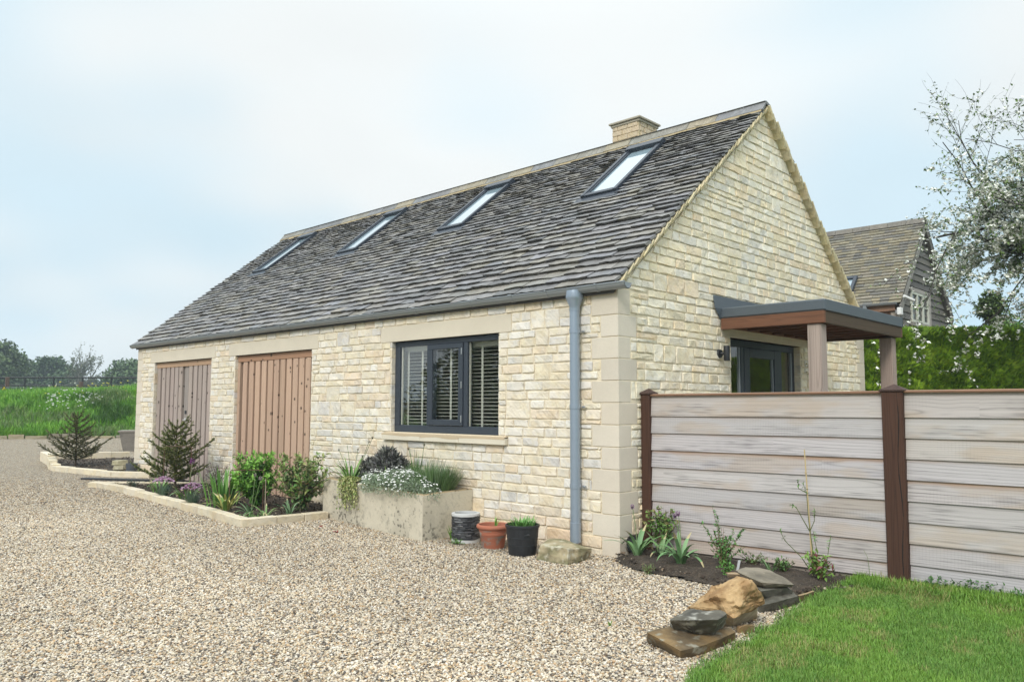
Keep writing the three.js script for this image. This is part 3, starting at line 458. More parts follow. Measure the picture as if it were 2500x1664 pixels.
// ---------- gutter and downpipe ----------
{
  const gut = partGroup(house, 'gutter'), GX0 = -HL - 0.12, GX1 = 0.165, gy = 2.585, gz = 0.062, R = 0.058, n = 14, a = new Acc();
  const ring = (x, rr) => { const l = []; for (let i = 0; i <= n; i++) { const t = Math.PI + Math.PI * i / n; l.push([x, gy + Math.sin(t) * rr, gz - Math.cos(t) * rr]); } return l; };
  const A = ring(GX0, R), B = ring(GX1, R), C = ring(GX0, R - 0.003), D = ring(GX1, R - 0.003);
  for (let i = 0; i < n; i++) { a.quad(A[i], B[i], B[i + 1], A[i + 1]); a.quad(C[i + 1], D[i + 1], D[i], C[i]); }
  add(gut, 'trough', a.geo(0.6), M.zinc);
  const bead = new Acc(); bead.tube([[GX0, gy + 0.002, gz + R], [-6, gy + 0.002, gz + R], [GX1, gy + 0.002, gz + R]], 0.008, 0.008, 8); add(gut, 'bead', bead.geo(0.9), M.zinc);
  for (const x of [GX0 + 0.004, GX1 - 0.01]) { const e = new Acc(), l = ring(x, R - 0.002); for (let i = 1; i < n; i++) { e.tri(l[0], l[i], l[i + 1]); } for (let i = 0; i < n; i++) { const p = ring(x + 0.008, R + 0.004), q = ring(x - 0.02, R + 0.004); e.quad(q[i], p[i], p[i + 1], q[i + 1]); } add(gut, 'stop_end', e.geo(), M.zinc); }
  for (const [x, w] of [[-11.4, 0.022], [-10.64, 0.022], [-9.84, 0.022], [-9.06, 0.022], [-8.65, 0.055], [-8.29, 0.022], [-7.54, 0.022], [-6.76, 0.022], [-6.0, 0.022], [-5.75, 0.055], [-5.1, 0.022], [-4.51, 0.022], [-3.71, 0.022], [-2.93, 0.055], [-2.6, 0.022], [-1.95, 0.022], [-1.32, 0.055], [-0.82, 0.022], [-0.18, 0.022]]) {
    const e = new Acc(), p = ring(x - w / 2, R + 0.004), q = ring(x + w / 2, R + 0.004), p2 = ring(x - w / 2, R - 0.001), q2 = ring(x + w / 2, R - 0.001); for (let i = 0; i < n; i++) { e.quad(p[i], q[i], q[i + 1], p[i + 1]); e.quad(p2[i], p[i], p[i + 1], p2[i + 1]); e.quad(q[i], q2[i], q2[i + 1], q[i + 1]); }
    e.box(x - w / 2, x + w / 2, gy - 0.004, gy + 0.016, gz + R - 0.012, gz + R + 0.013, 0.003); add(gut, w > 0.03 ? 'joint_strap' : 'bracket', e.geo(0.6), M.zinc);
  }
  const dp = partGroup(house, 'downpipe'), px = -0.47, pz = 0.075, pr = 0.05, pipe = new Acc();
  pipe.lathe(px, pz, [[pr, 0.28], [pr, 2.40]], 24); add(dp, 'pipe', pipe.geo(0.9), M.pipe);
  const low = new Acc(); low.lathe(px, pz, [[pr + 0.001, 0.10], [pr + 0.004, 0.10], [pr + 0.004, 0.29], [pr, 0.292]], 24); add(dp, 'pipe', low.geo(0.9), M.pipe);
  const hop = new Acc(); hop.lathe(px, pz, [[pr + 0.003, 2.36], [pr + 0.003, 2.405], [pr + 0.035, 2.475], [pr + 0.04, 2.5], [pr + 0.032, 2.56], [0.02, 2.57]], 24); add(dp, 'outlet', hop.geo(0.5), M.pipe);
  for (const y of [2.158, 1.413, 0.641]) { const c = new Acc(); c.lathe(px, pz, [[pr, y - 0.022], [pr + 0.004, y - 0.022], [pr + 0.004, y + 0.022], [pr, y + 0.022]], 24); add(dp, 'clip', c.geo(0.5), M.pipe); const s = new Acc(); s.tube([[px + 0.055, y - 0.004, 0.03], [px + 0.095, y - 0.004, 0.03]], 0.011, 0.011, 8); s.tube([[px + 0.07, y - 0.004, 0.03], [px + 0.07, y - 0.004, -0.01]], 0.007, 0.007, 6); add(dp, 'clip_bolt', s.geo(0.6), M.steel); }
}
// ---------- window ----------
{
  const w = partGroup(house, 'window'), b = (nm, mt, ...q) => { const a = new Acc(); for (const e of q) a.box(e[0], e[1], e[2], e[3], e[4], e[5], 0.004); return add(w, nm, a.geo(), mt); };
  const X0 = -3.49, X1 = -1.598, Y0 = 1.098, Y1 = 2.215, z0 = -0.14, z1 = -0.06;
  b('frame', M.anth, [X0, X1, Y1 - 0.062, Y1, z0, z1], [X0, X1, Y0, Y0 + 0.085, z0, z1], [X0, X0 + 0.095, Y0 + 0.085, Y1 - 0.062, z0, z1], [X1 - 0.062, X1, Y0 + 0.085, Y1 - 0.062, z0, z1], [-2.875, -2.832, Y0 + 0.085, Y1 - 0.062, z0, z1], [-2.226, -2.16, Y0 + 0.085, Y1 - 0.062, z0, z1]);
  b('bead', M.cream, [X0 + 0.095, X0 + 0.107, Y0 + 0.085, Y1 - 0.062, z0 + 0.02, z1 - 0.03], [-2.159, -2.152, Y0 + 0.085, Y1 - 0.062, z0 + 0.02, z1 - 0.03]);
  b('casement', M.anth, [-2.829, -2.229, 2.09, 2.15, z0 + 0.01, z1 + 0.014], [-2.829, -2.229, 1.188, 1.258, z0 + 0.01, z1 + 0.014], [-2.829, -2.765, 1.258, 2.09, z0 + 0.01, z1 + 0.014], [-2.305, -2.229, 1.258, 2.09, z0 + 0.01, z1 + 0.014]);
  for (const y of [2.05, 1.66, 1.27]) b('hinge', M.steel, [-2.250, -2.239, y - 0.04, y + 0.04, z1 + 0.002, z1 + 0.024]);
  for (const [a, c, y0, y1] of [[X0 + 0.095, -2.875, Y0 + 0.085, Y1 - 0.062], [-2.765, -2.305, 1.258, 2.09], [-2.16, X1 - 0.062, Y0 + 0.085, Y1 - 0.062]]) { const g = new THREE.PlaneGeometry(c - a, y1 - y0); g.translate((a + c) / 2, (y0 + y1) / 2, a > -2.8 && c < -2.25 ? -0.058 : -0.074); add(w, 'pane', g, M.pane); const g2 = g.clone().translate(0, 0, -0.022); add(w, 'pane', g2, M.pane); }
}
// blinds hang inside the window, one to each light
[[-3.49, -2.955, [-3.36, -3.09], 'left'], [-2.945, -2.41, [-2.565, -2.86], 'narrow middle'], [-2.40, -1.605, [-2.03, -2.31], 'right-hand']].forEach(([a, c, tapes, nm]) => {
  const t = thing('venetian_blind', { left: 'cream slatted blind behind the light of the house window nearest the garage doors', 'narrow middle': 'cream slatted blind behind the opening casement in the middle of the house window', 'right-hand': 'cream slatted blind behind the light of the house window nearest the downpipe' }[nm], 'blind', [(a + c) / 2, 1.15, -0.2], 'blinds in the house window');
  const s = new Acc(); s.box(a, c, 2.1, 2.16, -0.22, -0.17, 0.004); add(t, 'head_rail', s.geo(), M.cream);
  for (let y = 1.17; y < 2.1; y += 0.042) { const q = new Acc(), k = 0.12; q.box(a, c, y - 0.0018, y + 0.0018, -0.223, -0.177, 0, undefined, ([x, yy, z]) => [x, yy + (z + 0.2) * -k, z]); add(t, 'slat', q.geo(), M.cream); }
  for (const x of tapes) { const q = new Acc(); q.box(x - 0.016, x + 0.016, 1.16, 2.12, -0.1755, -0.174); add(t, 'tape', q.geo(), M.cream); }
});
// ---------- the two plank doors ----------
function plankDoor(D, n, xs, top, tones, r, lock) {
  const g = partGroup(house, 'garage_door'), y0 = groundY(D[0]) + 0.012;
  const b = new Acc(tones.gap); b.grain = 'y'; b.box(D[0], D[1], y0, top - 0.09, -0.14, -0.108); add(g, 'backing_board', b.geo(), M.pine);  // near-black colour puts the shade of the gaps between planks into the board
  const h = new Acc(tones.head); h.grain = 'x'; h.uo = [r() * 3, r() * 3]; h.box(D[0] + 0.012, D[1] - 0.004, top - 0.105, top - 0.004, -0.1, -0.048, 0.004); add(g, 'head_board', h.geo(), M.pine);
  xs.forEach(([x, wd, zz], i) => { const p = new Acc(vary(tones.plank(i), r, 0.07)); p.grain = 'y'; p.uo = [i * 0.137 + r() * 0.1, r() * 3]; p.box(x - wd / 2, x + wd / 2, y0 + 0.01, top - 0.107, -0.107, zz ?? -0.056 + r() * 0.004, 0.004); add(g, 'plank', p.geo(), M.pine); });
  const sh = new Acc(); sh.box(D[0], D[1], -0.02, y0, -0.11, -0.1); add(g, 'threshold', sh.geo(), M.black);  // black strip painted in for the shaded gap under the door
  if (lock) { const l = new Acc(); l.box(-9.475, -9.425, 1.27, 1.33, -0.09, -0.062, 0.004); add(g, 'lock', l.geo(), M.black); const k = new Acc(); k.tube([[-9.49, 1.165, -0.045], [-9.40, 1.165, -0.04], [-9.395, 1.18, -0.06]], 0.009, 0.009, 6); k.box(-9.44, -9.42, 1.15, 1.2, -0.09, -0.05, 0.003); add(g, 'handle', k.geo(0.6), M.white); }
}
{
  const r = rngOf(62);
  const a = []; for (const x of [-10.586, -10.389, -10.207, -10.017, -9.841, -9.668, -9.268, -9.084, -8.903, -8.726, -8.551, -8.43]) a.push([x, x > -8.45 ? 0.09 : 0.132]); a.push([-9.47, 0.15, -0.078]);
  plankDoor(D1, 12, a, HEAD, { gap: [0.03, 0.026, 0.025], head: [0.52, 0.34, 0.22], plank: (i) => (i === 12 ? [0.33, 0.285, 0.26] : [0.44, 0.36, 0.32]) }, r, true);
  const c = []; for (const x of [-7.519, -7.322, -7.119, -6.926, -6.732, -6.542, -6.364, -6.182, -6.004, -5.83, -5.659, -5.491, -5.35]) c.push([x, x > -5.4 ? 0.07 : x < -7.5 ? 0.07 : 0.134]);
  plankDoor(D2, 13, c, HEAD, { gap: [0.03, 0.017, 0.012], head: [0.44, 0.25, 0.155], plank: () => [0.58, 0.395, 0.285] }, r, false);
}
// ---------- glazed door in the gable ----------
{
  const g = partGroup(house, 'glazed_door'), b = (nm, mt, ...q) => { const a = new Acc(); for (const e of q) a.box(e[0], e[1], e[2], e[3], e[4], e[5], 0.004); return add(g, nm, a.geo(), mt); };
  b('frame', M.anth, [-0.16, -0.09, 2.135, HEAD - 0.002, -4.132, -2.218], [-0.16, -0.09, 0.02, 2.135, -2.28, -2.218], [-0.16, -0.09, 0.02, 2.135, -4.132, -4.07], [-0.16, -0.085, 0.02, 2.135, -2.70, -2.625], [-0.16, -0.085, 0.02, 2.135, -3.74, -3.665]);
  b('door_leaf', M.anth, [-0.15, -0.078, 0.02, 2.13, -2.845, -2.702], [-0.15, -0.078, 0.02, 2.13, -3.663, -3.52], [-0.15, -0.078, 2.02, 2.13, -3.52, -2.845], [-0.15, -0.078, 0.02, 0.25, -3.52, -2.845]);
  b('bead', M.zinc, [-0.13, -0.094, 0.02, 2.135, -2.624, -2.60], [-0.13, -0.094, 0.25, 2.02, -3.519, -3.50], [-0.13, -0.094, 0.02, 2.135, -4.069, -4.05]);
  for (const [a, c, y0, y1] of [[-2.60, -2.28, 0.02, 2.135], [-3.5, -2.845, 0.25, 2.02], [-4.05, -3.74, 0.02, 2.135]]) { const p = new THREE.PlaneGeometry(c - a, y1 - y0); p.rotateY(Math.PI / 2); p.translate(-0.11, (y0 + y1) / 2, (a + c) / 2); add(g, 'pane', p, M.pane); }
}
// ---------- porch ----------
{
  const t = thing('porch_canopy', 'flat grey-edged porch roof on two weathered timber posts by the gable door', 'porch', [0, 0, -3.2]), r = rngOf(8);
  const P = (nm, mt, tone, grain, ...q) => { const a = new Acc(tone); a.grain = grain; a.uo = [r() * 3, r() * 3]; for (const e of q) a.box(...e); return add(t, nm, a.geo(), mt); };
  const X = 1.208, Z0 = -4.445, Z1 = -1.97;
  P('roof_edge', M.grp, [1, 1, 1], 'x', [0.004, X, 2.42, 2.54, Z1 - 0.03, Z1, 0.014], [X - 0.03, X, 2.42, 2.54, Z0, Z1 - 0.03, 0.006], [0.004, X, 2.42, 2.54, Z0 - 0.0, Z0 + 0.03, 0.006]);
  P('roof_deck', M.grp, [1, 1, 1], 'x', [0.004, X - 0.031, 2.42, 2.505, Z0 + 0.031, Z1 - 0.031]);
  { const a = new Acc(), zz = [-1.815, Z0 - 0.1]; const c = [[0.004, 2.675], [0.004, 2.42], [0.02, 2.42], [0.03, 2.53], [0.012, 2.675]]; for (let i = 0; i < 5; i++) { const j = (i + 1) % 5; a.quad([c[i][0], c[i][1], zz[0] - (c[i][1] < 2.5 ? 0.13 : 0)], [c[j][0], c[j][1], zz[0] - (c[j][1] < 2.5 ? 0.13 : 0)], [c[j][0], c[j][1], zz[1]], [c[i][0], c[i][1], zz[1]]); } for (let i = 1; i < 4; i++) a.tri([c[0][0], c[0][1], zz[0]], [c[i][0], c[i][1], zz[0] - (c[i][1] < 2.5 ? 0.13 : 0)], [c[i + 1][0], c[i + 1][1], zz[0] - (c[i + 1][1] < 2.5 ? 0.13 : 0)]); add(t, 'wall_flashing', a.geo(), M.grp); }
  P('beam', M.oldwood, [0.20, 0.092, 0.05], 'x', [0.012, X - 0.012, 2.29, 2.418, Z1 - 0.05, Z1 - 0.006, 0.004]);
  P('beam', M.oldwood, [0.09, 0.063, 0.038], 'z', [X - 0.058, X - 0.014, 2.29, 2.418, Z0 + 0.052, Z1 - 0.052, 0.004]);
  P('beam', M.oldwood, [0.13, 0.07, 0.04], 'x', [0.012, X - 0.012, 2.29, 2.418, Z0 + 0.006, Z0 + 0.05, 0.004]);
  for (const z of [-2.2, -2.54, -2.87, -3.2, -3.54, -3.87, -4.2]) P('rafter', M.oldwood, [0.17, 0.075, 0.04], 'x', [0.05, X - 0.06, 2.315, 2.417, z - 0.045, z, 0.003]);
  P('wall_plate', M.oldwood, [0.2, 0.1, 0.055], 'z', [0.006, 0.048, 2.315, 2.417, Z0 + 0.055, Z1 - 0.055, 0.003]);
  P('post', M.oldwood, [0.45, 0.375, 0.335], 'y', [0.998, 1.146, 0, 2.288, -2.15, -2.003, 0.008]);
  P('post', M.oldwood, [0.40, 0.32, 0.28], 'y', [0.972, 1.125, 0, 2.288, -4.40, -4.25, 0.008]);
}
{ // wall lamp and hooks
  const t = thing('wall_light', 'small black cylinder wall lamp on the gable beside the glazed door', 'wall lamp', [0.05, 2.02, -1.93]);
  const a = new Acc(); a.lathe(0.095, -1.945, [[0.0, 1.932], [0.033, 1.932], [0.035, 1.936], [0.035, 2.098], [0.033, 2.102], [0.024, 2.102], [0.024, 2.06], [0, 2.06]], 20); add(t, 'lamp_body', a.geo(0.5), M.black);
  const b = new Acc(); b.tube([[0.004, 2.015, -1.93], [0.03, 2.015, -1.93]], 0.05, 0.046, 18); b.tube([[0.03, 2.015, -1.93], [0.07, 2.015, -1.94]], 0.018, 0.018, 8); add(t, 'wall_bracket', b.geo(0.6), M.black);
  const h = thing('coat_hook', 'small brass double hook on the stone jamb behind the porch post', 'hook', [0.0, 1.9, -3.75 * 0.98]);
  for (const [y, z] of [[1.97, -4.21], [1.86, -4.22]]) { const k = new Acc(); const p = []; for (let i = 0; i <= 8; i++) { const q = i / 8; p.push([0.004 + 0.07 * Math.sin(q * 2.4), y - 0.05 * q + 0.07 * q * q, z - 0.12 + 0.13 * q]); } k.tube(p, 0.006, 0.005, 6); k.tube([p[8], [p[8][0], p[8][1] + 0.004, p[8][2] + 0.008]], 0.011, 0.011, 6); add(h, 'hook_arm', k.geo(0.6), std({ color: new THREE.Color(0.5, 0.42, 0.22), vertexColors: false, metalness: 0.8, roughness: 0.35 })); }
}
// ================= ground =================
const inPoly = (P, x, z) => { let c = false; for (let i = 0, j = P.length - 1; i < P.length; j = i++) if ((P[i][1] > z) !== (P[j][1] > z) && x < (P[j][0] - P[i][0]) * (z - P[i][1]) / (P[j][1] - P[i][1]) + P[i][0]) c = !c; return c; };
const polyDist = (P, x, z) => { let d = 9; for (let i = 0, j = P.length - 1; i < P.length; j = i++) { const ax = P[j][0], az = P[j][1], bx = P[i][0] - ax, bz = P[i][1] - az, t = clamp(((x - ax) * bx + (z - az) * bz) / (bx * bx + bz * bz)); d = Math.min(d, Math.hypot(x - ax - bx * t, z - az - bz * t)); } return d; };
function sheet(name, x0, x1, z0, z1, nx, nz, yf, mat, kind, keep) {
  const a = new Acc(); for (let j = 0; j < nz; j++) for (let i = 0; i < nx; i++) { const P = (u, v) => { const x = lerp(x0, x1, u / nx), z = lerp(z0, z1, v / nz); return [x, yf(x, z), z]; }, A = P(i, j), B = P(i, j + 1), C = P(i + 1, j + 1), D = P(i + 1, j); if (keep && !keep((A[0] + C[0]) / 2, (A[2] + C[2]) / 2)) continue; const U = (p) => [p[0], p[2]]; a.quad(A, B, C, D, [1, 1, 1], U(A), U(B), U(C), U(D)); }
  const m = add(scene, name, a.geo(0.9), mat, { kind }); return m;
}
const mMeadow = std({ color: new THREE.Color(0.075, 0.15, 0.03), vertexColors: false, bumpMap: tSoilB, bumpScale: 0.03, roughness: 0.95 });
const LAWN = [[2.55, 2.95], [2.36, 2.58], [2.26, 2.36], [2.23, 2.05], [2.2, 1.62], [2.17, 1.33], [2.10, 0.81], [2.03, 0.33], [2.0, -0.1], [2.02, -0.52], [9, -0.9], [9, 7.5], [4.9, 5.2], [3.4, 3.7]];
const SOIL = [[-0.03, 0.06], [0.22, 0.27], [0.49, 0.42], [0.72, 0.41], [1.21, 0.44], [1.5, 0.62], [1.78, 0.62], [1.93, 0.3], [2.1, -0.1], [2.16, -0.50], [0.0, -0.44], [0.0, 0.0]];
const RBED = [[-9.55, 1.33], [-8.78, 0.42], [-8.38, 0.03], [-4.22, 0.0], [-4.07, 0.56], [-4.16, 1.55], [-5.0, 1.5], [-6.9, 1.4], [-8.3, 1.28]];
const LBED = [[-10.62, 0.16], [-11.15, 0.47], [-12.7, 0.89], [-13.1, 0.86], [-15.8, 0.36], [-15.45, -1.4], [-11.45, -1.4], [-11.45, 0.01]];
{ // everything beyond the drive: rough grass to the horizon
  const g = new THREE.CircleGeometry(1000, 48); g.rotateX(-Math.PI / 2); g.translate(0, -0.12, 0); add(scene, 'ground', g, mMeadow, { kind: 'structure' });
}
sheet('gravel_drive', -30, 9, -26, 16, 78, 84, (x, z) => groundY(x) + 0.012 * (f3(x * 1.1, z * 1.1, 0, 3, 70) - 0.5), M.gravel, 'structure');
sheet('soil_bed', -0.1, 2.3, -0.6, 0.8, 48, 28, (x, z) => 0.012 + 0.055 * sstep(0, 0.18, polyDist(SOIL, x, z) * (inPoly(SOIL, x, z) ? 1 : -0.5)) + 0.03 * (f3(x * 9, z * 9, 2, 3, 15) - 0.4), M.soil, 'structure', (x, z) => inPoly(SOIL, x, z));
sheet('soil_bed', -9.7, -4.0, -0.02, 1.65, 114, 34, (x, z) => groundY(x) + 0.055 + 0.03 * (f3(x * 8, z * 8, 4, 3, 16) - 0.5), M.soil, 'structure', (x, z) => inPoly(RBED, x, z));
sheet('soil_bed', -16, -10.5, -1.5, 1.0, 110, 50, (x, z) => groundY(x) + 0.03 + 0.04 * (f3(x * 6, z * 6, 9, 3, 18) - 0.5), M.soil, 'structure', (x, z) => inPoly(LBED, x, z));
{ const s = new THREE.Shape(); LAWN.forEach(([x, z], i) => (i ? s.lineTo(x, -z) : s.moveTo(x, -z))); s.closePath(); const g = new THREE.ShapeGeometry(s); g.rotateX(-Math.PI / 2); g.translate(0, 0.022, 0); add(scene, 'lawn', g, std({ color: new THREE.Color(0.07, 0.11, 0.025), vertexColors: false, bumpMap: tSoilB, bumpScale: 0.02 }), { kind: 'structure' }); }
// grass bank beside the drive and the field on top of it
const bankPt = (s, o) => [-26.4 + 0.33 * s - 0.944 * o, -2.6 - 0.944 * s - 0.33 * o];
const bankY = (s, o) => { const low = 0.30 * (1 - sstep(-3, 3.5, s)); const y = lerp(0.27, 1.93 - low, Math.pow(sstep(-0.4, 4.6, o), 0.85)); return y + 0.16 * (f3(s * 0.6, o * 0.6, 1, 3, 91) - 0.5) * sstep(0, 1.5, o); };
{
  const a = new Acc(), S0 = -34, S1 = 40, n = 148, O = [-0.15, 0.05, 0.5, 1, 1.6, 2.2, 2.9, 3.6, 4.4, 5.4, 7, 10];
  for (let i = 0; i < n; i++) for (let j = 0; j + 1 < O.length; j++) { const P = (s, o) => { const [x, z] = bankPt(s, o); return [x, o < 0 ? 0.05 : bankY(s, o), z]; }, s0 = lerp(S0, S1, i / n), s1 = lerp(S0, S1, (i + 1) / n); a.quad(P(s0, O[j]), P(s1, O[j]), P(s1, O[j + 1]), P(s0, O[j + 1])); }
  add(scene, 'grass_bank', a.geo(0.9), mMeadow, { kind: 'structure' });
  const f = new Acc(); for (let i = 0; i < 10; i++) { const P = (s, o) => { const [x, z] = bankPt(s, o); return [x, o < 11 ? 1.80 : 1.80 + 0.9 * sstep(40, 300, o), z]; }; for (const [o0, o1] of [[9.5, 60], [60, 200], [200, 700]]) { const s0 = -500 + i * 100, s1 = s0 + 100; f.quad(P(s0, o0), P(s1, o0), P(s1, o1), P(s0, o1)); } } add(scene, 'field', f.geo(), mMeadow, { kind: 'structure' });
}
// ================= loose gravel, grass blades =================
const fwd = V(-0.685296, 0.083127, -0.723505);
const view = (() => { const f = V(-0.6877, 0, -0.726), r = V(0.726, 0, -0.6877); return (x, z) => { const dx = x - EYE.x, dz = z - EYE.z, d = dx * f.x + dz * f.z; return [d, (dx * r.x + dz * r.z) / Math.max(d, 0.01)]; }; })();
function stones(name, spots, geos, palette, seed, mat) {
  const r = rngOf(seed), root = new THREE.Group(); root.name = name; root.userData.kind = 'stuff'; scene.add(root); const per = geos.map(() => []); spots.forEach((s, i) => per[i % geos.length].push(s));
  const m4 = new THREE.Matrix4(), q = new THREE.Quaternion(), e = new THREE.Euler(), c = new THREE.Color();
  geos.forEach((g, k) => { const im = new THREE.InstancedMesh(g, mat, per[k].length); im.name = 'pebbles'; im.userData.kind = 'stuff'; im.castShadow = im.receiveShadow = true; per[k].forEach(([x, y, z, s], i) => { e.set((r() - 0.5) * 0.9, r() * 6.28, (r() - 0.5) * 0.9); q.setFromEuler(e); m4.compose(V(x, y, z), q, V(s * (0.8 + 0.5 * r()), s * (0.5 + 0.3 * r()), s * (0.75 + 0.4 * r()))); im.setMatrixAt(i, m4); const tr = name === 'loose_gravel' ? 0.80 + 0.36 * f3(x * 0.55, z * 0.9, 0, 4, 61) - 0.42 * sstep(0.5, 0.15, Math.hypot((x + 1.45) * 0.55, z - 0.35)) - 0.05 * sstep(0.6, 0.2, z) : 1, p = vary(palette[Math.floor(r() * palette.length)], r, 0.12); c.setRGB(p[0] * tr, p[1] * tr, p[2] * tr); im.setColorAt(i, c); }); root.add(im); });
}
function pebbleGeo(seed) { const r = rngOf(seed), g = new THREE.IcosahedronGeometry(0.5, 0), p = g.attributes.position, mp = new Map(); for (let i = 0; i < p.count; i++) { const k = [p.getX(i), p.getY(i), p.getZ(i)].map((v) => v.toFixed(3)).join(); if (!mp.has(k)) mp.set(k, 0.72 + 0.5 * r()); const m = mp.get(k); p.setXYZ(i, p.getX(i) * m, p.getY(i) * m, p.getZ(i) * m); } g.computeVertexNormals(); return g; }
const PEB = [1, 2, 3, 4].map(pebbleGeo), mPeb = std({ vertexColors: false, color: 0xffffff, roughness: 0.9 });
const PLANTER = [[-4.19, 0.50], [-2.015, 0.707], [-1.985, 0.0], [-4.2, 0.0]];
{
  const r = rngOf(4242), spots = [], GP = GRAVEL.concat([[0.66, 0.58, 0.46], [0.72, 0.66, 0.57], [0.58, 0.5, 0.39]]);
  let tries = 0; while (spots.length < 260000 && tries++ < 2500000) {
    const d = 3.7 + 11.5 * Math.pow(r(), 1.25), k = (r() - 0.5) * 1.44, x = EYE.x + d * (-0.6877 + 0.726 * k), z = EYE.z + d * (-0.726 - 0.6877 * k);
    if (r() > d / 9) continue; if (z < -0.02 && x < 0.02) continue; if (r() < sstep(8.5, 15.5, d)) continue;
    const big = r(), s = 0.0095 + 0.0095 * big * big + 0.003 * r();
    if (inPoly(RBED, x, z) || inPoly(LBED, x, z) || inPoly(PLANTER, x, z)) continue; if (z < -0.4 && x > 0) continue;
    if (inPoly(SOIL, x, z) && (polyDist(SOIL, x, z) > 0.05 || r() < 0.7)) continue; const dl = inPoly(LAWN, x, z) ? polyDist(LAWN, x, z) : -1; if (dl > 0.16 || (dl > 0 && r() < dl / 0.12)) continue;
    spots.push([x, groundY(x) + 0.012 * (f3(x * 1.1, z * 1.1, 0, 3, 70) - 0.5) + s * (0.12 + 0.35 * r()) + (dl > 0 ? 0.012 : 0), z, s]);
  }
  stones('loose_gravel', spots, PEB, GP, 55, mPeb);
  const cl = [], SB = [[SOIL, -0.1, 2.2, -0.55, 0.7, 1500, 0.045], [RBED, -9.6, -4.1, 0, 1.6, 2600, 0.065], [LBED, -15.8, -10.6, -1.4, 0.9, 1800, 0.04]];
  for (const [P, x0, x1, z0, z1, n, h] of SB) for (let i = 0; i < n; i++) { const x = lerp(x0, x1, r()), z = lerp(z0, z1, r()); if (!inPoly(P, x, z)) continue; const s = 0.012 + 0.035 * r() * r(); cl.push([x, groundY(x) + h + 0.005 * r(), z, s]); }
  stones('soil_crumbs', cl, PEB, [[0.034, 0.024, 0.017], [0.042, 0.029, 0.02], [0.03, 0.021, 0.016], [0.055, 0.037, 0.025], [0.04, 0.028, 0.019], [0.036, 0.025, 0.017], [0.047, 0.032, 0.02], [0.033, 0.024, 0.018], [0.2, 0.14, 0.09], [0.036, 0.026, 0.019], [0.045, 0.03, 0.02], [0.05, 0.034, 0.022], [0.04, 0.03, 0.02], [0.36, 0.30, 0.22]], 56, mPeb);
}
// a blade or strap leaf: az direction, len, width at the base, e0 lean from upright, bend added along its length
function strap(acc, b, az, len, w, e0, bend, col, segs = 5, fold = 0.25, tip) {
  let x = b[0], y = b[1], z = b[2], e = e0; const ca = Math.cos(az), sa = Math.sin(az), L = [], C = [], R = [];
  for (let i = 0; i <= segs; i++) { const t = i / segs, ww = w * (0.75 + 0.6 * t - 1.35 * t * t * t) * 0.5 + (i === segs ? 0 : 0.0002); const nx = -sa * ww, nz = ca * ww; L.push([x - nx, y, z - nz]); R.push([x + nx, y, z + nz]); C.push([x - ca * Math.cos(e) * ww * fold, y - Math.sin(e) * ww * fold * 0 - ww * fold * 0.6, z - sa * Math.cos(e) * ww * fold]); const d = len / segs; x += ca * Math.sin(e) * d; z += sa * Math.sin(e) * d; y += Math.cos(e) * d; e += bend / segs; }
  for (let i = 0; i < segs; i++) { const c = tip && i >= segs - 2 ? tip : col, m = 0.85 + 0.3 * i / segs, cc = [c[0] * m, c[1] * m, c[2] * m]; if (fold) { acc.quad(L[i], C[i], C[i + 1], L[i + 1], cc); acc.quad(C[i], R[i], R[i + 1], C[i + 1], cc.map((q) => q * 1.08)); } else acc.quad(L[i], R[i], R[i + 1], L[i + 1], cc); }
}
function tuftGeo(seed, n, len, w, spread, segs = 2) { const r = rngOf(seed), a = new Acc(); for (let i = 0; i < n; i++) { const g = r() * 6.283, q = spread * Math.sqrt(r()), k = 0.75 + 0.5 * r(); strap(a, [q * Math.cos(g), 0, q * Math.sin(g)], r() * 6.283, len * (0.45 + 0.75 * r()), w * (0.7 + 0.6 * r()), 0.05 + 0.5 * r(), 0.2 + 1.1 * r(), [k * (0.9 + 0.3 * r()), k, k * (0.8 + 0.3 * r())], segs, 0); } const g = a.geo(); g.userData.local = true; return g; }
function tufts(name, spots, geos, palette, seed, mat) {
  const r = rngOf(seed), root = new THREE.Group(); root.name = name; root.userData.kind = 'stuff'; scene.add(root); const per = geos.map(() => []); spots.forEach((s, i) => per[i % geos.length].push(s)); const m4 = new THREE.Matrix4(), q = new THREE.Quaternion(), e = new THREE.Euler(), c = new THREE.Color();
  geos.forEach((g, k) => { const im = new THREE.InstancedMesh(g, mat, Math.max(1, per[k].length)); im.name = 'blades'; im.userData.kind = 'stuff'; im.castShadow = im.receiveShadow = true; per[k].forEach(([x, y, z, s, pal], i) => { e.set((r() - 0.5) * 0.25, r() * 6.28, (r() - 0.5) * 0.25); q.setFromEuler(e); m4.compose(V(x, y, z), q, V(s * (0.85 + 0.3 * r()), s * (0.8 + 0.4 * r()), s)); im.setMatrixAt(i, m4); const p = vary(pal ?? palette[Math.floor(r() * palette.length)], r, 0.18); c.setRGB(p[0], p[1], p[2]); im.setColorAt(i, c); }); root.add(im); });
}
const mBlade = std({ vertexColors: true, roughness: 0.6 });
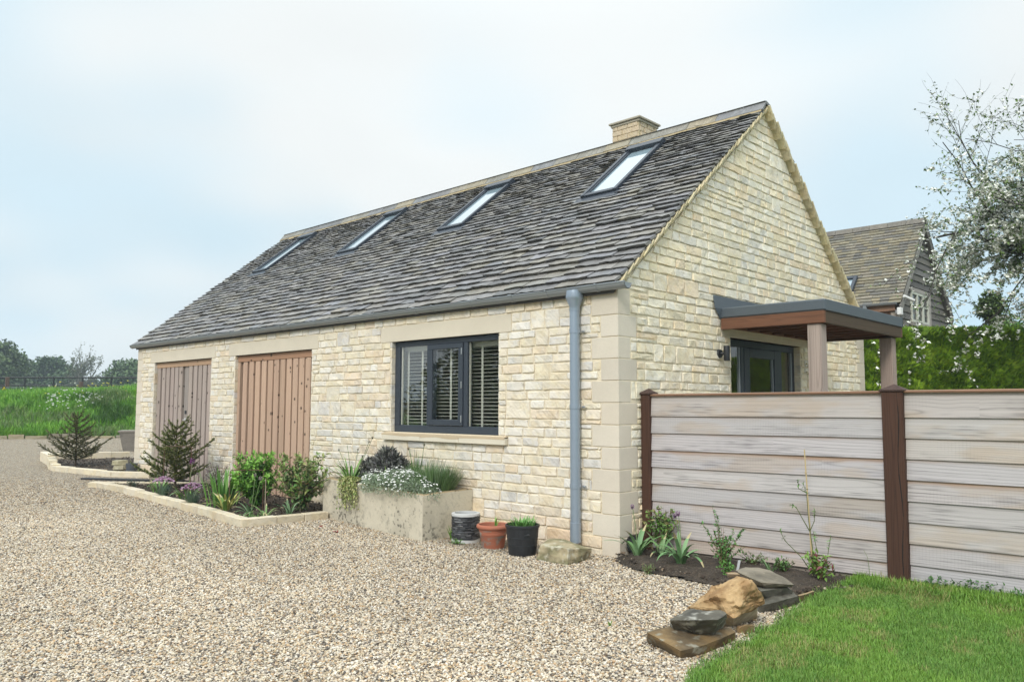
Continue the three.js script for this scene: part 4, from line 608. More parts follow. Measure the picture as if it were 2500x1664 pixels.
{
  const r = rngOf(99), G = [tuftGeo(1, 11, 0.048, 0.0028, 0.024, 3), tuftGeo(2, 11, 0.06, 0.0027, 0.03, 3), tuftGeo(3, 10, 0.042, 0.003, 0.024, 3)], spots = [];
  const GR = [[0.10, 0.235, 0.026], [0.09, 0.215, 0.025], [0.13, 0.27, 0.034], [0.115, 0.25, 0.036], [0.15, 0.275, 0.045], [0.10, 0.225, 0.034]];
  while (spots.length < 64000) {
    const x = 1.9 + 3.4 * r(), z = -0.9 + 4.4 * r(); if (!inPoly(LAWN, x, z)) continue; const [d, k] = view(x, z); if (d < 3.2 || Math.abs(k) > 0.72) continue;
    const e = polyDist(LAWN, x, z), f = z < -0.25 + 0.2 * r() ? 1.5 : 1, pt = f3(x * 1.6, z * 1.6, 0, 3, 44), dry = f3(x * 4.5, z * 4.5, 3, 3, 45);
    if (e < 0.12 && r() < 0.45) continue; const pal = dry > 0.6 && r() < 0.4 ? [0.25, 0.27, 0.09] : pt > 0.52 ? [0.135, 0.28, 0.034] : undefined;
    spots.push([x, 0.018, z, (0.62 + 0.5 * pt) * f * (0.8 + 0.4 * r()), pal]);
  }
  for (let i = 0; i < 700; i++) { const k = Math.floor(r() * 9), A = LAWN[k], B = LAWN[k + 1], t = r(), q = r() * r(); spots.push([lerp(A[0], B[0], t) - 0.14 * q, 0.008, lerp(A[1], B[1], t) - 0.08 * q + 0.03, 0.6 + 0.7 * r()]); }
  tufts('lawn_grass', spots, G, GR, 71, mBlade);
  // long grass of the bank
  const B = [tuftGeo(11, 12, 0.42, 0.014, 0.12, 3), tuftGeo(12, 12, 0.5, 0.012, 0.16, 3), tuftGeo(13, 10, 0.34, 0.016, 0.12, 3)], bs = [];
  const BG = [[0.13, 0.33, 0.025], [0.18, 0.42, 0.035], [0.24, 0.48, 0.055], [0.15, 0.36, 0.045], [0.09, 0.26, 0.025]];
  for (let i = 0; i < 26000; i++) { const s = -9 + 16 * r(), o = 0.05 + 7 * Math.pow(r(), 1.1), [x, z] = bankPt(s, o), n = f3(s * 0.9, o * 0.9, 2, 3, 51), pale = f3(s * 0.45, o * 0.7, 5, 3, 52) + (s < -0.5 && o < 2.6 ? 0.10 : -0.03); bs.push([x, bankY(s, o) - 0.03, z, 0.55 + 0.85 * n, pale > 0.55 && r() < 0.6 ? [0.20, 0.29, 0.12] : n > 0.6 ? [0.06, 0.16, 0.02] : undefined]); }
  tufts('bank_grass', bs, B, BG, 72, mBlade);
  // white and yellow flowers in the bank
  const fl = new Acc(), star = (x, y, z, s, c) => { for (let i = 0; i < 3; i++) { const a = r() * 3.14, dx = Math.cos(a) * s, dz = Math.sin(a) * s; fl.quad([x - dx, y - s * 0.5, z - dz], [x + dx, y - s * 0.5, z + dz], [x + dx, y + s * 0.5, z + dz], [x - dx, y + s * 0.5, z - dz], c); } };
  for (let i = 0; i < 80; i++) { const s = -0.2 + 1.6 * r() + 0.6 * r(), o = 1.7 + 1.6 * r(), [x, z] = bankPt(s, o); star(x, bankY(s, o) + 0.3 + 0.25 * r(), z, 0.018 + 0.02 * r(), [0.72, 0.74, 0.70]); }
  for (let i = 0; i < 60; i++) { const s = -1 + 7 * r(), o = 2.6 + 3.4 * r(), [x, z] = bankPt(s, o); star(x, bankY(s, o) + 0.36 + 0.2 * r(), z, 0.022 + 0.015 * r(), r() < 0.62 ? [0.72, 0.66, 0.12] : [0.72, 0.72, 0.68]); }
  add(scene, 'wild_flowers', fl.geo(), M.petal, { kind: 'stuff' });
}
// ================= rocks =================
function hullRock(pts, away, low, seed, rough, subdiv = 3, strata = 0) {
  const P = []; for (const p of pts) { P.push(V(...p)); P.push(V(p[0] - 0.64 * away, p[1] * low, p[2] - 0.77 * away)); if (p[1] < 0.12) P.push(V(p[0] - 0.02, Math.max(-0.05, p[1] - 0.05), p[2] - 0.03)); }
  let g = new ConvexGeometry(P); const src = g.attributes.position; let T = []; for (let i = 0; i < src.count; i += 3) T.push([0, 1, 2].map((k) => [src.getX(i + k), src.getY(i + k), src.getZ(i + k)]));
  const mx = 0.022; for (let s = 0; s < subdiv + 3; s++) { const N = []; let cut = false; for (const t of T) { const d = (a, b) => Math.hypot(a[0] - b[0], a[1] - b[1], a[2] - b[2]), e = [d(t[0], t[1]), d(t[1], t[2]), d(t[2], t[0])], m = e.indexOf(Math.max(...e)); if (e[m] < mx) { N.push(t); continue; } cut = true; const a = t[m], b = t[(m + 1) % 3], c = t[(m + 2) % 3], h = [(a[0] + b[0]) / 2, (a[1] + b[1]) / 2, (a[2] + b[2]) / 2]; N.push([a, h, c], [h, b, c]); } T = N; if (!cut || T.length > 14000) break; }
  for (let s = 0; s < 7 && T.length < 9000; s++) { const N = []; for (const t of T) { const d = (a, b) => Math.hypot(a[0] - b[0], a[1] - b[1], a[2] - b[2]), e = [d(t[0], t[1]), d(t[1], t[2]), d(t[2], t[0])], m = e.indexOf(Math.max(...e)); if (e[m] < mx) { N.push(t); continue; } const a = t[m], b = t[(m + 1) % 3], c = t[(m + 2) % 3], h = [(a[0] + b[0]) / 2, (a[1] + b[1]) / 2, (a[2] + b[2]) / 2]; N.push([a, h, c], [h, b, c]); } T = N; }
  const c = V(0, 0, 0); for (const p of P) c.add(p); c.divideScalar(P.length);
  const D = (p) => { const q = [p[0] * 9, p[1] * (strata ? 26 : 11), p[2] * 9], n = f3(q[0], q[1], q[2], 4, seed) - 0.5, r2 = Math.abs(f3(q[0] * 2.7, q[1] * 2.7, q[2] * 2.7, 3, seed + 9) - 0.5) * 2, dx = p[0] - c.x, dy = p[1] - c.y, dz = p[2] - c.z, l = Math.hypot(dx, dy, dz) || 1; let k = rough * (n * 1.5 - 0.35 * r2); if (strata) k += strata * (f3(0.2, p[1] * 60, 0.3, 2, seed + 3) - 0.5); return [p[0] + dx / l * k, p[1] + dy / l * k, p[2] + dz / l * k]; };
  return T.map((t) => t.map(D));
}
function rock(name, label, pts, away, low, seed, rough, tones, parentGroup, strata = 0) {
  const T = hullRock(pts, away, low, seed, rough, 3, strata), a = new Acc(), tone = (p) => { const n = f3(p[0] * 7, p[1] * 9, p[2] * 7, 4, seed + 20), m = f3(p[0] * 22, p[1] * 22, p[2] * 22, 3, seed + 30), l = sstep(0.62, 0.68, m); const k = sstep(0.35, 0.65, n); const c = [0, 1, 2].map((i) => lerp(tones[0][i], tones[1][i], k)); return tones[2] ? c.map((v, i) => lerp(v, tones[2][i], l)) : c; };
  for (const t of T) a.tri(t[0], t[1], t[2], [tone(t[0]), tone(t[1]), tone(t[2])]);
  const b = pts.reduce((s, p) => [s[0] + p[0] / pts.length, 0, s[2] + p[2] / pts.length], [0, 0, 0]);
  const g = a.geo(0.62); g.translate(-b[0], 0, -b[2]); g.userData.local = true; const m = add(scene, name, g, M.rock, { label, category: 'rock' }); m.position.set(...b); if (parentGroup) m.userData.group = parentGroup; return m;
}
const RG = 'rocks edging the lawn';
rock('rock', 'large golden sandstone boulder, biggest of the rocks at the lawn edge', [[1.700, 0.130, 1.572], [1.661, 0.090, 1.497], [1.746, 0.200, 1.531], [1.822, 0.270, 1.462], [1.938, 0.330, 1.419], [2.025, 0.330, 1.431], [2.055, 0.310, 1.460], [2.059, 0.250, 1.354], [2.061, 0.190, 1.285], [2.043, 0.150, 1.270], [2.028, 0.130, 1.446], [2.010, 0.120, 1.616], [1.976, 0.140, 1.630], [1.803, 0.120, 1.554], [1.697, 0.080, 1.489], [1.906, 0.240, 1.617], [2.058, 0.270, 1.478]], 0.2, 0.55, 3, 0.05, [[0.30, 0.175, 0.075], [0.50, 0.34, 0.175], [0.25, 0.15, 0.065]], RG, 0.012);
rock('rock', 'squared pale stone block underneath the golden boulder', [[2.008, 0.150, 1.60], [2.0, 0.13, 1.27], [1.905, 0.01, 1.09], [1.895, -0.01, 1.413], [1.896, 0.010, 1.425], [1.875, 0.11, 1.55], [1.737, 0.000, 1.318]], 0.2, 0.9, 5, 0.02, [[0.36, 0.29, 0.17], [0.48, 0.41, 0.29]], RG);
rock('rock', 'dark grey lichen-spotted rock lying on the brown slab nearest the gravel', [[1.866, 0.170, 2.095], [1.840, 0.120, 2.047], [1.912, 0.200, 2.068], [1.953, 0.220, 1.978], [2.104, 0.230, 1.901], [2.132, 0.220, 1.916], [2.043, 0.120, 1.756], [2.019, 0.100, 1.770], [2.025, 0.070, 1.894], [1.945, 0.085, 1.970], [1.824, 0.100, 2.005], [2.139, 0.210, 2.03], [2.012, 0.200, 2.113]], 0.1, 0.9, 7, 0.035, [[0.055, 0.052, 0.046], [0.13, 0.12, 0.095], [0.34, 0.33, 0.29]], RG);
rock('rock', 'flat brown slab underneath the dark grey rock', [[1.752, 0.090, 2.162], [1.714, 0.030, 2.102], [1.800, 0.105, 2.010], [1.897, 0.098, 1.888], [2.058, 0.090, 1.728], [2.084, 0.070, 1.718], [2.023, 0.010, 1.616], [2.054, 0.000, 1.930], [2.054, 0.000, 2.071], [1.977, 0.010, 2.171], [2.021, 0.060, 2.241], [1.836, 0.050, 2.168], [2.083, 0.070, 2.067]], 0.06, 0.9, 9, 0.018, [[0.13, 0.095, 0.055], [0.26, 0.17, 0.075], [0.30, 0.28, 0.22]], RG);
rock('rock', 'low grey rock at the bottom of the slab pile behind the golden boulder', [[1.877, 0.060, 1.003], [1.833, 0.000, 0.916], [1.880, 0.085, 0.806], [1.995, 0.085, 0.630], [1.952, 0.020, 0.516], [1.930, 0.010, 0.669], [1.910, 0.000, 0.813], [1.941, 0.075, 0.876]], 0.25, 0.9, 11, 0.025, [[0.10, 0.095, 0.075], [0.19, 0.18, 0.15]], RG);
rock('rock', 'thin dark slab in the middle of the pile behind the golden boulder', [[1.861, 0.145, 0.930], [1.839, 0.095, 0.841], [1.875, 0.09, 0.795], [1.919, 0.088, 0.639], [1.940, 0.105, 0.607], [1.932, 0.140, 0.666]], 0.3, 0.95, 13, 0.02, [[0.11, 0.105, 0.085], [0.17, 0.16, 0.13]], RG);
rock('rock', 'wide flat grey slab on top of the pile behind the golden boulder', [[1.647, 0.220, 0.820], [1.648, 0.220, 0.666], [1.729, 0.220, 0.607], [1.812, 0.210, 0.592], [1.924, 0.190, 0.645], [1.992, 0.170, 0.695], [1.967, 0.145, 0.666], [1.912, 0.145, 0.685], [1.842, 0.145, 0.820], [1.737, 0.160, 0.809], [1.834, 0.190, 0.873]], 0.16, 0.95, 15, 0.02, [[0.17, 0.15, 0.115], [0.27, 0.235, 0.18]], RG, 0.01);
rock('rock', 'small orange stone in the gravel in front of the pale block', [[1.993, 0.010, 1.528], [2.024, 0.050, 1.556], [2.058, 0.070, 1.529], [2.084, 0.060, 1.477], [2.064, 0.030, 1.440], [2.030, 0.000, 1.466]], 0.08, 0.8, 17, 0.015, [[0.42, 0.24, 0.10], [0.5, 0.38, 0.22]], RG);
rock('rock', 'thin buff stone half hidden behind the top slab by the plant label', [[1.312, 0.100, 0.372], [1.317, 0.100, 0.305], [1.386, 0.100, 0.321], [1.337, 0.050, 0.217], [1.283, 0.050, 0.269]], 0.1, 0.9, 19, 0.015, [[0.36, 0.25, 0.15], [0.46, 0.34, 0.22]], RG);
rock('rock', 'low buff stone sunk in the corner between soil and lawn', [[1.953, 0.060, 0.524], [1.966, 0.060, 0.445], [1.971, 0.060, 0.304], [1.941, 0.030, 0.220], [1.938, 0.020, 0.383]], 0.05, 0.9, 21, 0.012, [[0.34, 0.24, 0.13], [0.42, 0.33, 0.2]], RG);
rock('rock', 'mossy weathered stone block set under the foot of the downpipe', [[-0.55, 0.115, 0.50], [-0.50, 0.01, 0.615], [-0.47, 0.14, 0.60], [-0.56, 0.16, 0.36], [-0.50, 0.155, 0.26], [-0.40, 0.10, 0.16], [-0.33, 0.10, 0.20], [-0.13, 0.11, 0.28], [-0.145, 0.01, 0.29], [-0.115, 0.0, 0.63], [-0.12, 0.145, 0.60], [-0.25, 0.15, 0.56], [-0.30, 0.0, 0.63], [-0.52, 0.02, 0.36]], 0.12, 0.85, 23, 0.03, [[0.20, 0.185, 0.10], [0.44, 0.37, 0.24], [0.5, 0.47, 0.36]]);
// ================= kerbs of the beds, planter, pots =================
function kerb(name, label, lines, W, r, tones) {
  const t = thing(name, label, 'kerb', [lines[0][0][0], 0, lines[0][0][1]]);
  for (const [A, B, h0, h1, n] of lines) { const dx = B[0] - A[0], dz = B[1] - A[1], L = Math.hypot(dx, dz), ux = dx / L, uz = dz / L; let s = 0; const step = L / n;
    for (let i = 0; i < n; i++) { const e = s + step * (i === n - 1 ? 1 : 0.82 + 0.36 * r()), s1 = i === n - 1 ? L : Math.min(L - 0.1, e), a = new Acc(vary(pick(tones, r), r, 0.05)); a.uo = [r() * 4, r() * 4]; const h = lerp(h0, h1, (s + s1) / 2 / L) + (r() - 0.5) * 0.012, jo = (r() - 0.5) * 0.015; const y = groundY(A[0] + ux * s);
      a.box(s + 0.003, s1 - 0.003, -0.05, h, -W + jo, jo, 0.007, undefined, ([q, yy, w]) => [A[0] + ux * q - uz * w * -1 * -1, y + yy, A[1] + uz * q + ux * w]); add(t, 'kerb_stone', a.geo(), M.stone); s = s1; } }
  return t;
}
const KT = [[0.66, 0.575, 0.44], [0.70, 0.62, 0.49], [0.63, 0.54, 0.40], [0.68, 0.60, 0.46]];
kerb('kerb', 'pale stone kerb round the planted bed in front of the garage doors', [[[-9.63, 1.39], [-8.36, 1.35], 0.085, 0.09, 2], [[-8.36, 1.35], [-5.0, 1.56], 0.09, 0.095, 6], [[-5.0, 1.56], [-4.1, 1.64], 0.095, 0.095, 2], [[-4.1, 1.64], [-4.0, 0.54], 0.095, 0.095, 3], [[-9.1, 0.72], [-9.63, 1.39], 0.08, 0.08, 2], [[-8.38, 0.02], [-9.1, 0.72], 0.085, 0.08, 2]], 0.125, rngOf(3), KT);
kerb('kerb', 'pale stone kerb round the bare soil bed with the lone small fir', [[[-13.0, 0.97], [-11.1, 0.55], 0.095, 0.095, 4], [[-11.1, 0.55], [-10.45, 0.12], 0.095, 0.095, 1], [[-13.35, 0.92], [-13.0, 0.97], 0.13, 0.13, 1], [[-14.5, 0.62], [-13.35, 0.92], 0.19, 0.17, 1], [[-15.95, 0.35], [-14.5, 0.62], 0.22, 0.20, 1], [[-15.5, -1.45], [-15.95, 0.35], 0.17, 0.16, 5]], 0.15, rngOf(4), KT);
{ // drain edging
  const a = new Acc(); const A = [-10.96, 1.08], B = [-9.25, 0.02], L = Math.hypot(B[0] - A[0], B[1] - A[1]), ux = (B[0] - A[0]) / L, uz = (B[1] - A[1]) / L; a.box(0, L, -0.03, 0.03, -0.05, 0.05, 0.006, undefined, ([s, y, w]) => [A[0] + ux * s - uz * w, groundY(A[0]) + y, A[1] + uz * s + ux * w]); solo('drain_edging', 'flat black plastic drain strip lying in the gravel between the two beds', 'drain', a.geo(), M.black);
}
{ // concrete planter
  const t = thing('concrete_planter', 'large weathered concrete trough against the wall below the window', 'planter', [-3.1, 0, 0.3]), a = new Acc([0.63, 0.58, 0.475]), O = [[-4.19, 0.50], [-2.015, 0.707], [-1.985, 0.012], [-4.2, 0.012]], I = [[-4.12, 0.44], [-2.085, 0.633], [-2.06, 0.08], [-4.13, 0.08]], H = [0.525, 0.492, 0.507, 0.53], b = 0.008;
  for (let i = 0; i < 4; i++) { const j = (i + 1) % 4, o = [O[i][0], -0.03, O[i][1]], p = [O[j][0], -0.03, O[j][1]], L = Math.hypot(p[0] - o[0], p[2] - o[2]), n = 10; const at = (A, B, q) => [lerp(A[i][0], A[j][0], q), lerp(A[i][1], A[j][1], q)];
    for (let k = 0; k < n; k++) { const q0 = k / n, q1 = (k + 1) / n, y0 = lerp(H[i], H[j], q0) - 0.012 * f3(q0 * 8, i, 0, 2, 4), y1 = lerp(H[i], H[j], q1) - 0.012 * f3(q1 * 8, i, 0, 2, 4), A0 = at(O, O, q0), A1 = at(O, O, q1), B0 = at(I, I, q0), B1 = at(I, I, q1), cx = (A, B) => [lerp(A[0], B[0], 0.12), lerp(A[1], B[1], 0.12)], C0 = cx(A0, B0), C1 = cx(A1, B1); const u0 = q0 * L + i * 0.7, u1 = q1 * L + i * 0.7;
      a.quad([A0[0], -0.03, A0[1]], [A1[0], -0.03, A1[1]], [A1[0], y1 - b, A1[1]], [A0[0], y0 - b, A0[1]], undefined, [u0, 0], [u1, 0], [u1, y1], [u0, y0]);
      a.quad([A0[0], y0 - b, A0[1]], [A1[0], y1 - b, A1[1]], [C1[0], y1, C1[1]], [C0[0], y0, C0[1]], [0.44, 0.34, 0.21]); a.quad([C0[0], y0, C0[1]], [C1[0], y1, C1[1]], [B1[0], y1, B1[1]], [B0[0], y0, B0[1]], [0.36, 0.28, 0.17]); a.quad([B0[0], y0, B0[1]], [B1[0], y1, B1[1]], [B1[0], 0.3, B1[1]], [B0[0], 0.3, B0[1]]); } }
  add(t, 'trough', a.geo(), M.conc); const s = new Acc(); s.quad(...I.map((p) => [p[0], 0.455, p[1]]).reverse()); add(t, 'soil', s.geo(), M.soil);
}
{
  const t = thing('slate_pot', 'round pot clad in stacked dark slate slivers with pale rims, beside the trough', 'plant pot', [-1.69, 0, 0.39]), r = rngOf(12), cx = -1.69, cz = 0.39;
  const a = new Acc(); a.lathe(cx, cz, [[0.135, 0], [0.148, 0.005], [0.148, 0.035], [0.14, 0.04]], 36); add(t, 'rim', a.geo(0.5), M.white); const b = new Acc(); b.lathe(cx, cz, [[0.14, 0.272], [0.15, 0.274], [0.15, 0.30], [0.146, 0.303], [0.12, 0.303], [0.12, 0.26]], 36); add(t, 'rim', b.geo(0.5), M.white); const c = new Acc([0.03, 0.03, 0.033]); c.lathe(cx, cz, [[0.14, 0.035], [0.14, 0.275]], 36); add(t, 'pot_body', c.geo(0.5), M.plain);
  const s = new Acc(); for (let y = 0.042; y < 0.27; ) { const h = 0.006 + 0.006 * r(); let g = r(); while (g < 6.28) { const w = 0.2 + 0.5 * r(), R = 0.141 + 0.013 * r(), tone = vary(pick([[0.06, 0.063, 0.07], [0.11, 0.115, 0.125], [0.035, 0.036, 0.04], [0.22, 0.225, 0.235]], r), r, 0.2), n = 3, P = (q, R2, yy) => [cx + R2 * Math.cos(g + q), yy, cz + R2 * Math.sin(g + q)]; for (let i = 0; i < n; i++) { const p = w * i / n, q = w * (i + 1) / n - (i === n - 1 ? 0.02 : 0); s.quad(P(q, R, y), P(p, R, y), P(p, R, y + h * 0.85), P(q, R, y + h * 0.85), tone); s.quad(P(p, R, y + h * 0.85), P(p, 0.138, y + h * 0.85), P(q, 0.138, y + h * 0.85), P(q, R, y + h * 0.85), tone); s.quad(P(p, 0.138, y), P(p, R, y), P(q, R, y), P(q, 0.138, y), tone); } g += w; } y += h; } add(t, 'slate_slivers', s.geo(), M.slate, { kind: 'stuff' });
  const p = thing('terracotta_pot', 'weathered terracotta pot with a rolled rim, between slate pot and black tub', 'plant pot', [-1.24, 0, 0.435]), d = new Acc(); d.lathe(-1.24, 0.435, [[0.08, 0.004], [0.108, 0.0], [0.113, 0.012], [0.132, 0.13], [0.136, 0.134], [0.139, 0.142], [0.138, 0.15], [0.143, 0.172], [0.147, 0.178], [0.147, 0.186], [0.152, 0.19], [0.162, 0.196], [0.169, 0.208], [0.169, 0.22], [0.163, 0.232], [0.152, 0.236], [0.143, 0.23], [0.14, 0.15]], 40); add(p, 'pot_body', d.geo(0.7), M.terra); const so = new THREE.CircleGeometry(0.139, 24); so.rotateX(-Math.PI / 2); so.translate(-1.24, 0.195, 0.435); add(p, 'soil', so, M.soil);
  const q = thing('black_tub', 'ribbed black plastic tub of green shoots beside the mossy stone', 'plant pot', [-0.78, 0, 0.5]), e = new Acc(); e.lathe(-0.78, 0.5, [[0.11, 0], [0.128, 0.003], [0.133, 0.02], [0.142, 0.098], [0.145, 0.1], [0.145, 0.104], [0.142, 0.106], [0.15, 0.166], [0.153, 0.168], [0.153, 0.172], [0.15, 0.174], [0.158, 0.262], [0.166, 0.264], [0.167, 0.285], [0.164, 0.288], [0.155, 0.288], [0.152, 0.23]], 40); add(q, 'pot_body', e.geo(0.5), M.black); const h = new Acc(); h.tube([[-0.655, 0.2, 0.607], [-0.63, 0.212, 0.6], [-0.615, 0.215, 0.585], [-0.622, 0.205, 0.565]], 0.005, 0.005, 6); add(q, 'handle', h.geo(0.6), M.black); const s2 = new THREE.CircleGeometry(0.15, 24); s2.rotateX(-Math.PI / 2); s2.translate(-0.78, 0.258, 0.5); add(q, 'soil', s2, M.soil);
}
{ // tapered planter at the far corner, bucket, stacked stones, drain mouth
  const t = thing('tall_planter', 'tapered grey stone planter standing on gravel past the far corner of the house', 'planter', [-18.25, 0.17, -2.5]), a = new Acc([0.24, 0.225, 0.21]), x = -18.25, z = -2.5, y = 0.17; const f = ([p, q, w]) => { const k = lerp(0.56, 1, q); return [x + (p * 0.86 - w * 0.5) * k, y + q * 0.56, z + (p * 0.5 + w * 0.86) * k]; }; a.box(-0.25, 0.25, 0, 1, -0.25, 0.25, 0.012, undefined, f); add(t, 'planter_body', a.geo(), M.conc); const b = new Acc([0.30, 0.28, 0.26]); b.box(-0.27, 0.27, 0.93, 1.02, -0.27, 0.27, 0.01, undefined, f); add(t, 'rim', b.geo(), M.conc);
  const bk = thing('bucket', 'small grey bucket by the corner pier next to stacked stones', 'bucket', [-11.2, 0.14, 0.14]), c = new Acc(); c.lathe(-11.2, 0.14, [[0.07, 0.14], [0.085, 0.141], [0.105, 0.315], [0.11, 0.318], [0.108, 0.325], [0.098, 0.32], [0.08, 0.16]], 20); add(bk, 'bucket_body', c.geo(0.5), std({ color: new THREE.Color(0.075, 0.085, 0.10), vertexColors: false, roughness: 0.55 }));
  const R = rngOf(5); [['lowest', 0.15, 0.115, -11.62], ['middle', 0.225, 0.115, -11.60], ['topmost', 0.30, 0.13, -11.64]].forEach(([nm, yy, s, xx], i) => { const T = [], n = 9; for (let k = 0; k < n; k++) { const g = k / n * 6.28, q = s * (0.8 + 0.5 * R()); T.push([xx + q * Math.cos(g), yy - 0.03 + 0.012 * R(), 0.2 + q * Math.sin(g)], [xx + q * 0.9 * Math.cos(g), yy + (i === 2 ? 0.055 : 0.03) + 0.015 * R(), 0.2 + q * 0.9 * Math.sin(g)]); } rock('stacked_stone', nm + ' of three rounded cream stones stacked at the house corner', T, 0, 1, 40 + i, 0.012, [[0.34, 0.31, 0.2], [0.5, 0.46, 0.33]], 'stones stacked at the far house corner'); });
  const dm = thing('drain_pipe', 'short black drain pipe mouth at the foot of the corner quoins', 'pipe', [0.05, 0.1, -0.2]), d = new Acc(), ax = V(0.62, 0.05, 0.78).normalize(); d.tube([[0.02, 0.115, -0.2], [0.02 + ax.x * 0.08, 0.115, -0.2 + ax.z * 0.08]], 0.085, 0.085, 24, undefined, false); d.tube([[0.02 + ax.x * 0.08, 0.115, -0.2 + ax.z * 0.08], [0.02, 0.115, -0.2]], 0.075, 0.075, 24, undefined, true); add(dm, 'pipe_mouth', d.geo(0.5), M.black);
}
// ================= timber fence =================
{
  const t = thing('timber_fence', 'bleached horizontal board fence with dark brown square posts', 'fence', [0.05, 0, -0.45]), r = rngOf(19), DARK = [0.082, 0.036, 0.021];
  const post = (x0, x1, z0, z1, y0, y1) => { const g = partGroup(t, 'post'), a = new Acc(DARK); a.grain = 'y'; a.uo = [r() * 2, r() * 2]; a.box(x0, x1, y0, y1, z0, z1, 0.006); g.position.set(0, 0, 0); add(g, 'post_shaft', a.geo(), M.oldwood); const c = new Acc([0.075, 0.042, 0.033]); const e = 0.012, A = [[x0 - e, z1 + e], [x1 + e, z1 + e], [x1 + e, z0 - e], [x0 - e, z0 - e]], top = [(x0 + x1) / 2, y1 + 0.058, (z0 + z1) / 2]; for (let i = 0; i < 4; i++) { const p = A[i], q = A[(i + 1) % 4]; c.quad([p[0], y1, p[1]], [q[0], y1, q[1]], [q[0], y1 + 0.012, q[1]], [p[0], y1 + 0.012, p[1]]); c.tri([p[0], y1 + 0.012, p[1]], [q[0], y1 + 0.012, q[1]], top); } c.quad(...[...A].reverse().map((p) => [p[0], y1, p[1]])); add(g, 'post_cap', c.geo(), M.oldwood); return g; };
  post(0.008, 0.108, -0.49, -0.355, -0.05, 1.535);
  const p2 = post(2.236, 2.396, -0.6, -0.455, -0.05, 1.54); const cr = new Acc([0.012, 0.008, 0.006]); { const pts = []; for (let i = 0; i <= 14; i++) pts.push([2.352 + 0.010 * Math.sin(i * 0.9) + 0.014 * i / 14, 1.53 - i * 0.107, -0.4545]); for (let i = 0; i < 14; i++) { const w = 0.0015 + 0.003 * Math.abs(Math.sin(i * 0.7)); cr.quad([pts[i][0] - w, pts[i][1], pts[i][2]], [pts[i + 1][0] - w, pts[i + 1][1], pts[i][2]], [pts[i + 1][0] + w, pts[i + 1][1], pts[i][2]], [pts[i][0] + w, pts[i][1], pts[i][2]]); } } add(p2, 'drying_crack', cr.geo(), M.plain);
  post(4.45, 4.61, -0.72, -0.575, -0.05, 1.54);
  const J = [1.523, 1.33, 1.1675, 1.005, 0.8425, 0.68, 0.5175, 0.355, 0.1925, 0.075];
  [[0.10, -0.405, 2.25, -0.505, 0], [2.38, -0.515, 4.46, -0.625, 5]].forEach(([x0, z0, x1, z1, seed], pn) => {
    const L = Math.hypot(x1 - x0, z1 - z0), ux = (x1 - x0) / L, uz = (z1 - z0) / L;
    for (let k = 0; k < 9; k++) {
      const a = new Acc(vary(pick([[1.0, 0.985, 0.985], [1.0, 0.955, 0.90], [0.93, 0.925, 0.93], [0.97, 0.93, 0.89], [1.04, 1.02, 1.0]], r), r, 0.04)), band = (k * 3 + seed + (k > 5 ? 1 : 0)) % 8, uo = r(), yb = J[k + 1], yt = J[k] + 0.022, off = (q) => (pn ? 0.004 : -0.008 * (1 - q)) + 0.0 , n = 14, P = (q, y, w) => { const s = q * L, sag = 0.003 * (f3(q * 3, k, pn, 2, 21) - 0.5); return [x0 + ux * s - uz * w, y + off(q) + sag, z0 + uz * s + ux * w]; };
      const U = (q, f) => [q * L / 2.3 + uo, (band + 0.04 + 0.92 * f) / 8];
      for (let i = 0; i < n; i++) { const q0 = i / n, q1 = (i + 1) / n, wb = 0.020 + 0.003 * f3(q0 * 3, k, 1, 2, 3), wt = 0.004; a.quad(P(q0, yb, wb), P(q1, yb, wb), P(q1, yt, wt), P(q0, yt, wt), undefined, U(q0, 0), U(q1, 0), U(q1, 1), U(q0, 1)); a.quad(P(q0, yb, wb - 0.016), P(q1, yb, wb - 0.016), P(q1, yb, wb), P(q0, yb, wb), [0.35, 0.26, 0.2], U(q0, 0), U(q1, 0), U(q1, 0.05), U(q0, 0.05)); a.quad(P(q1, yb, wb - 0.016), P(q0, yb, wb - 0.016), P(q0, yt, -0.004), P(q1, yt, -0.004), undefined, U(q1, 0), U(q0, 0), U(q0, 1), U(q1, 1)); a.quad(P(q0, yt, wt), P(q1, yt, wt), P(q1, yt, -0.004), P(q0, yt, -0.004), undefined, U(q0, 0.95), U(q1, 0.95), U(q1, 1), U(q0, 1)); }
      for (const q of [0, 1]) a.quad(P(q, yb, 0.004), P(q, yb, 0.02), P(q, yt, 0.004), P(q, yt, -0.004), undefined, U(q, 0), U(q, 0), U(q, 1), U(q, 1));
      add(t, 'fence_board', a.geo(), M.larch);
    }
    const c = new Acc([0.26, 0.14, 0.085]); c.grain = 'x'; c.box(0, L, 1.524, 1.541, -0.02, 0.036, 0.003, undefined, ([s, y, w]) => [x0 + ux * s - uz * w, y + (pn ? 0.002 : -0.008 * (1 - s / L)), z0 + uz * s + ux * w]); add(t, 'capping_rail', c.geo(), M.pine);
    const g = new Acc([0.3, 0.26, 0.22]); g.grain = 'x'; g.box(0, L, -0.05, 0.068, -0.03, -0.004, 0.003, undefined, ([s, y, w]) => [x0 + ux * s - uz * w, y, z0 + uz * s + ux * w]); add(t, 'gravel_board', g.geo(), M.pine);
  });
}
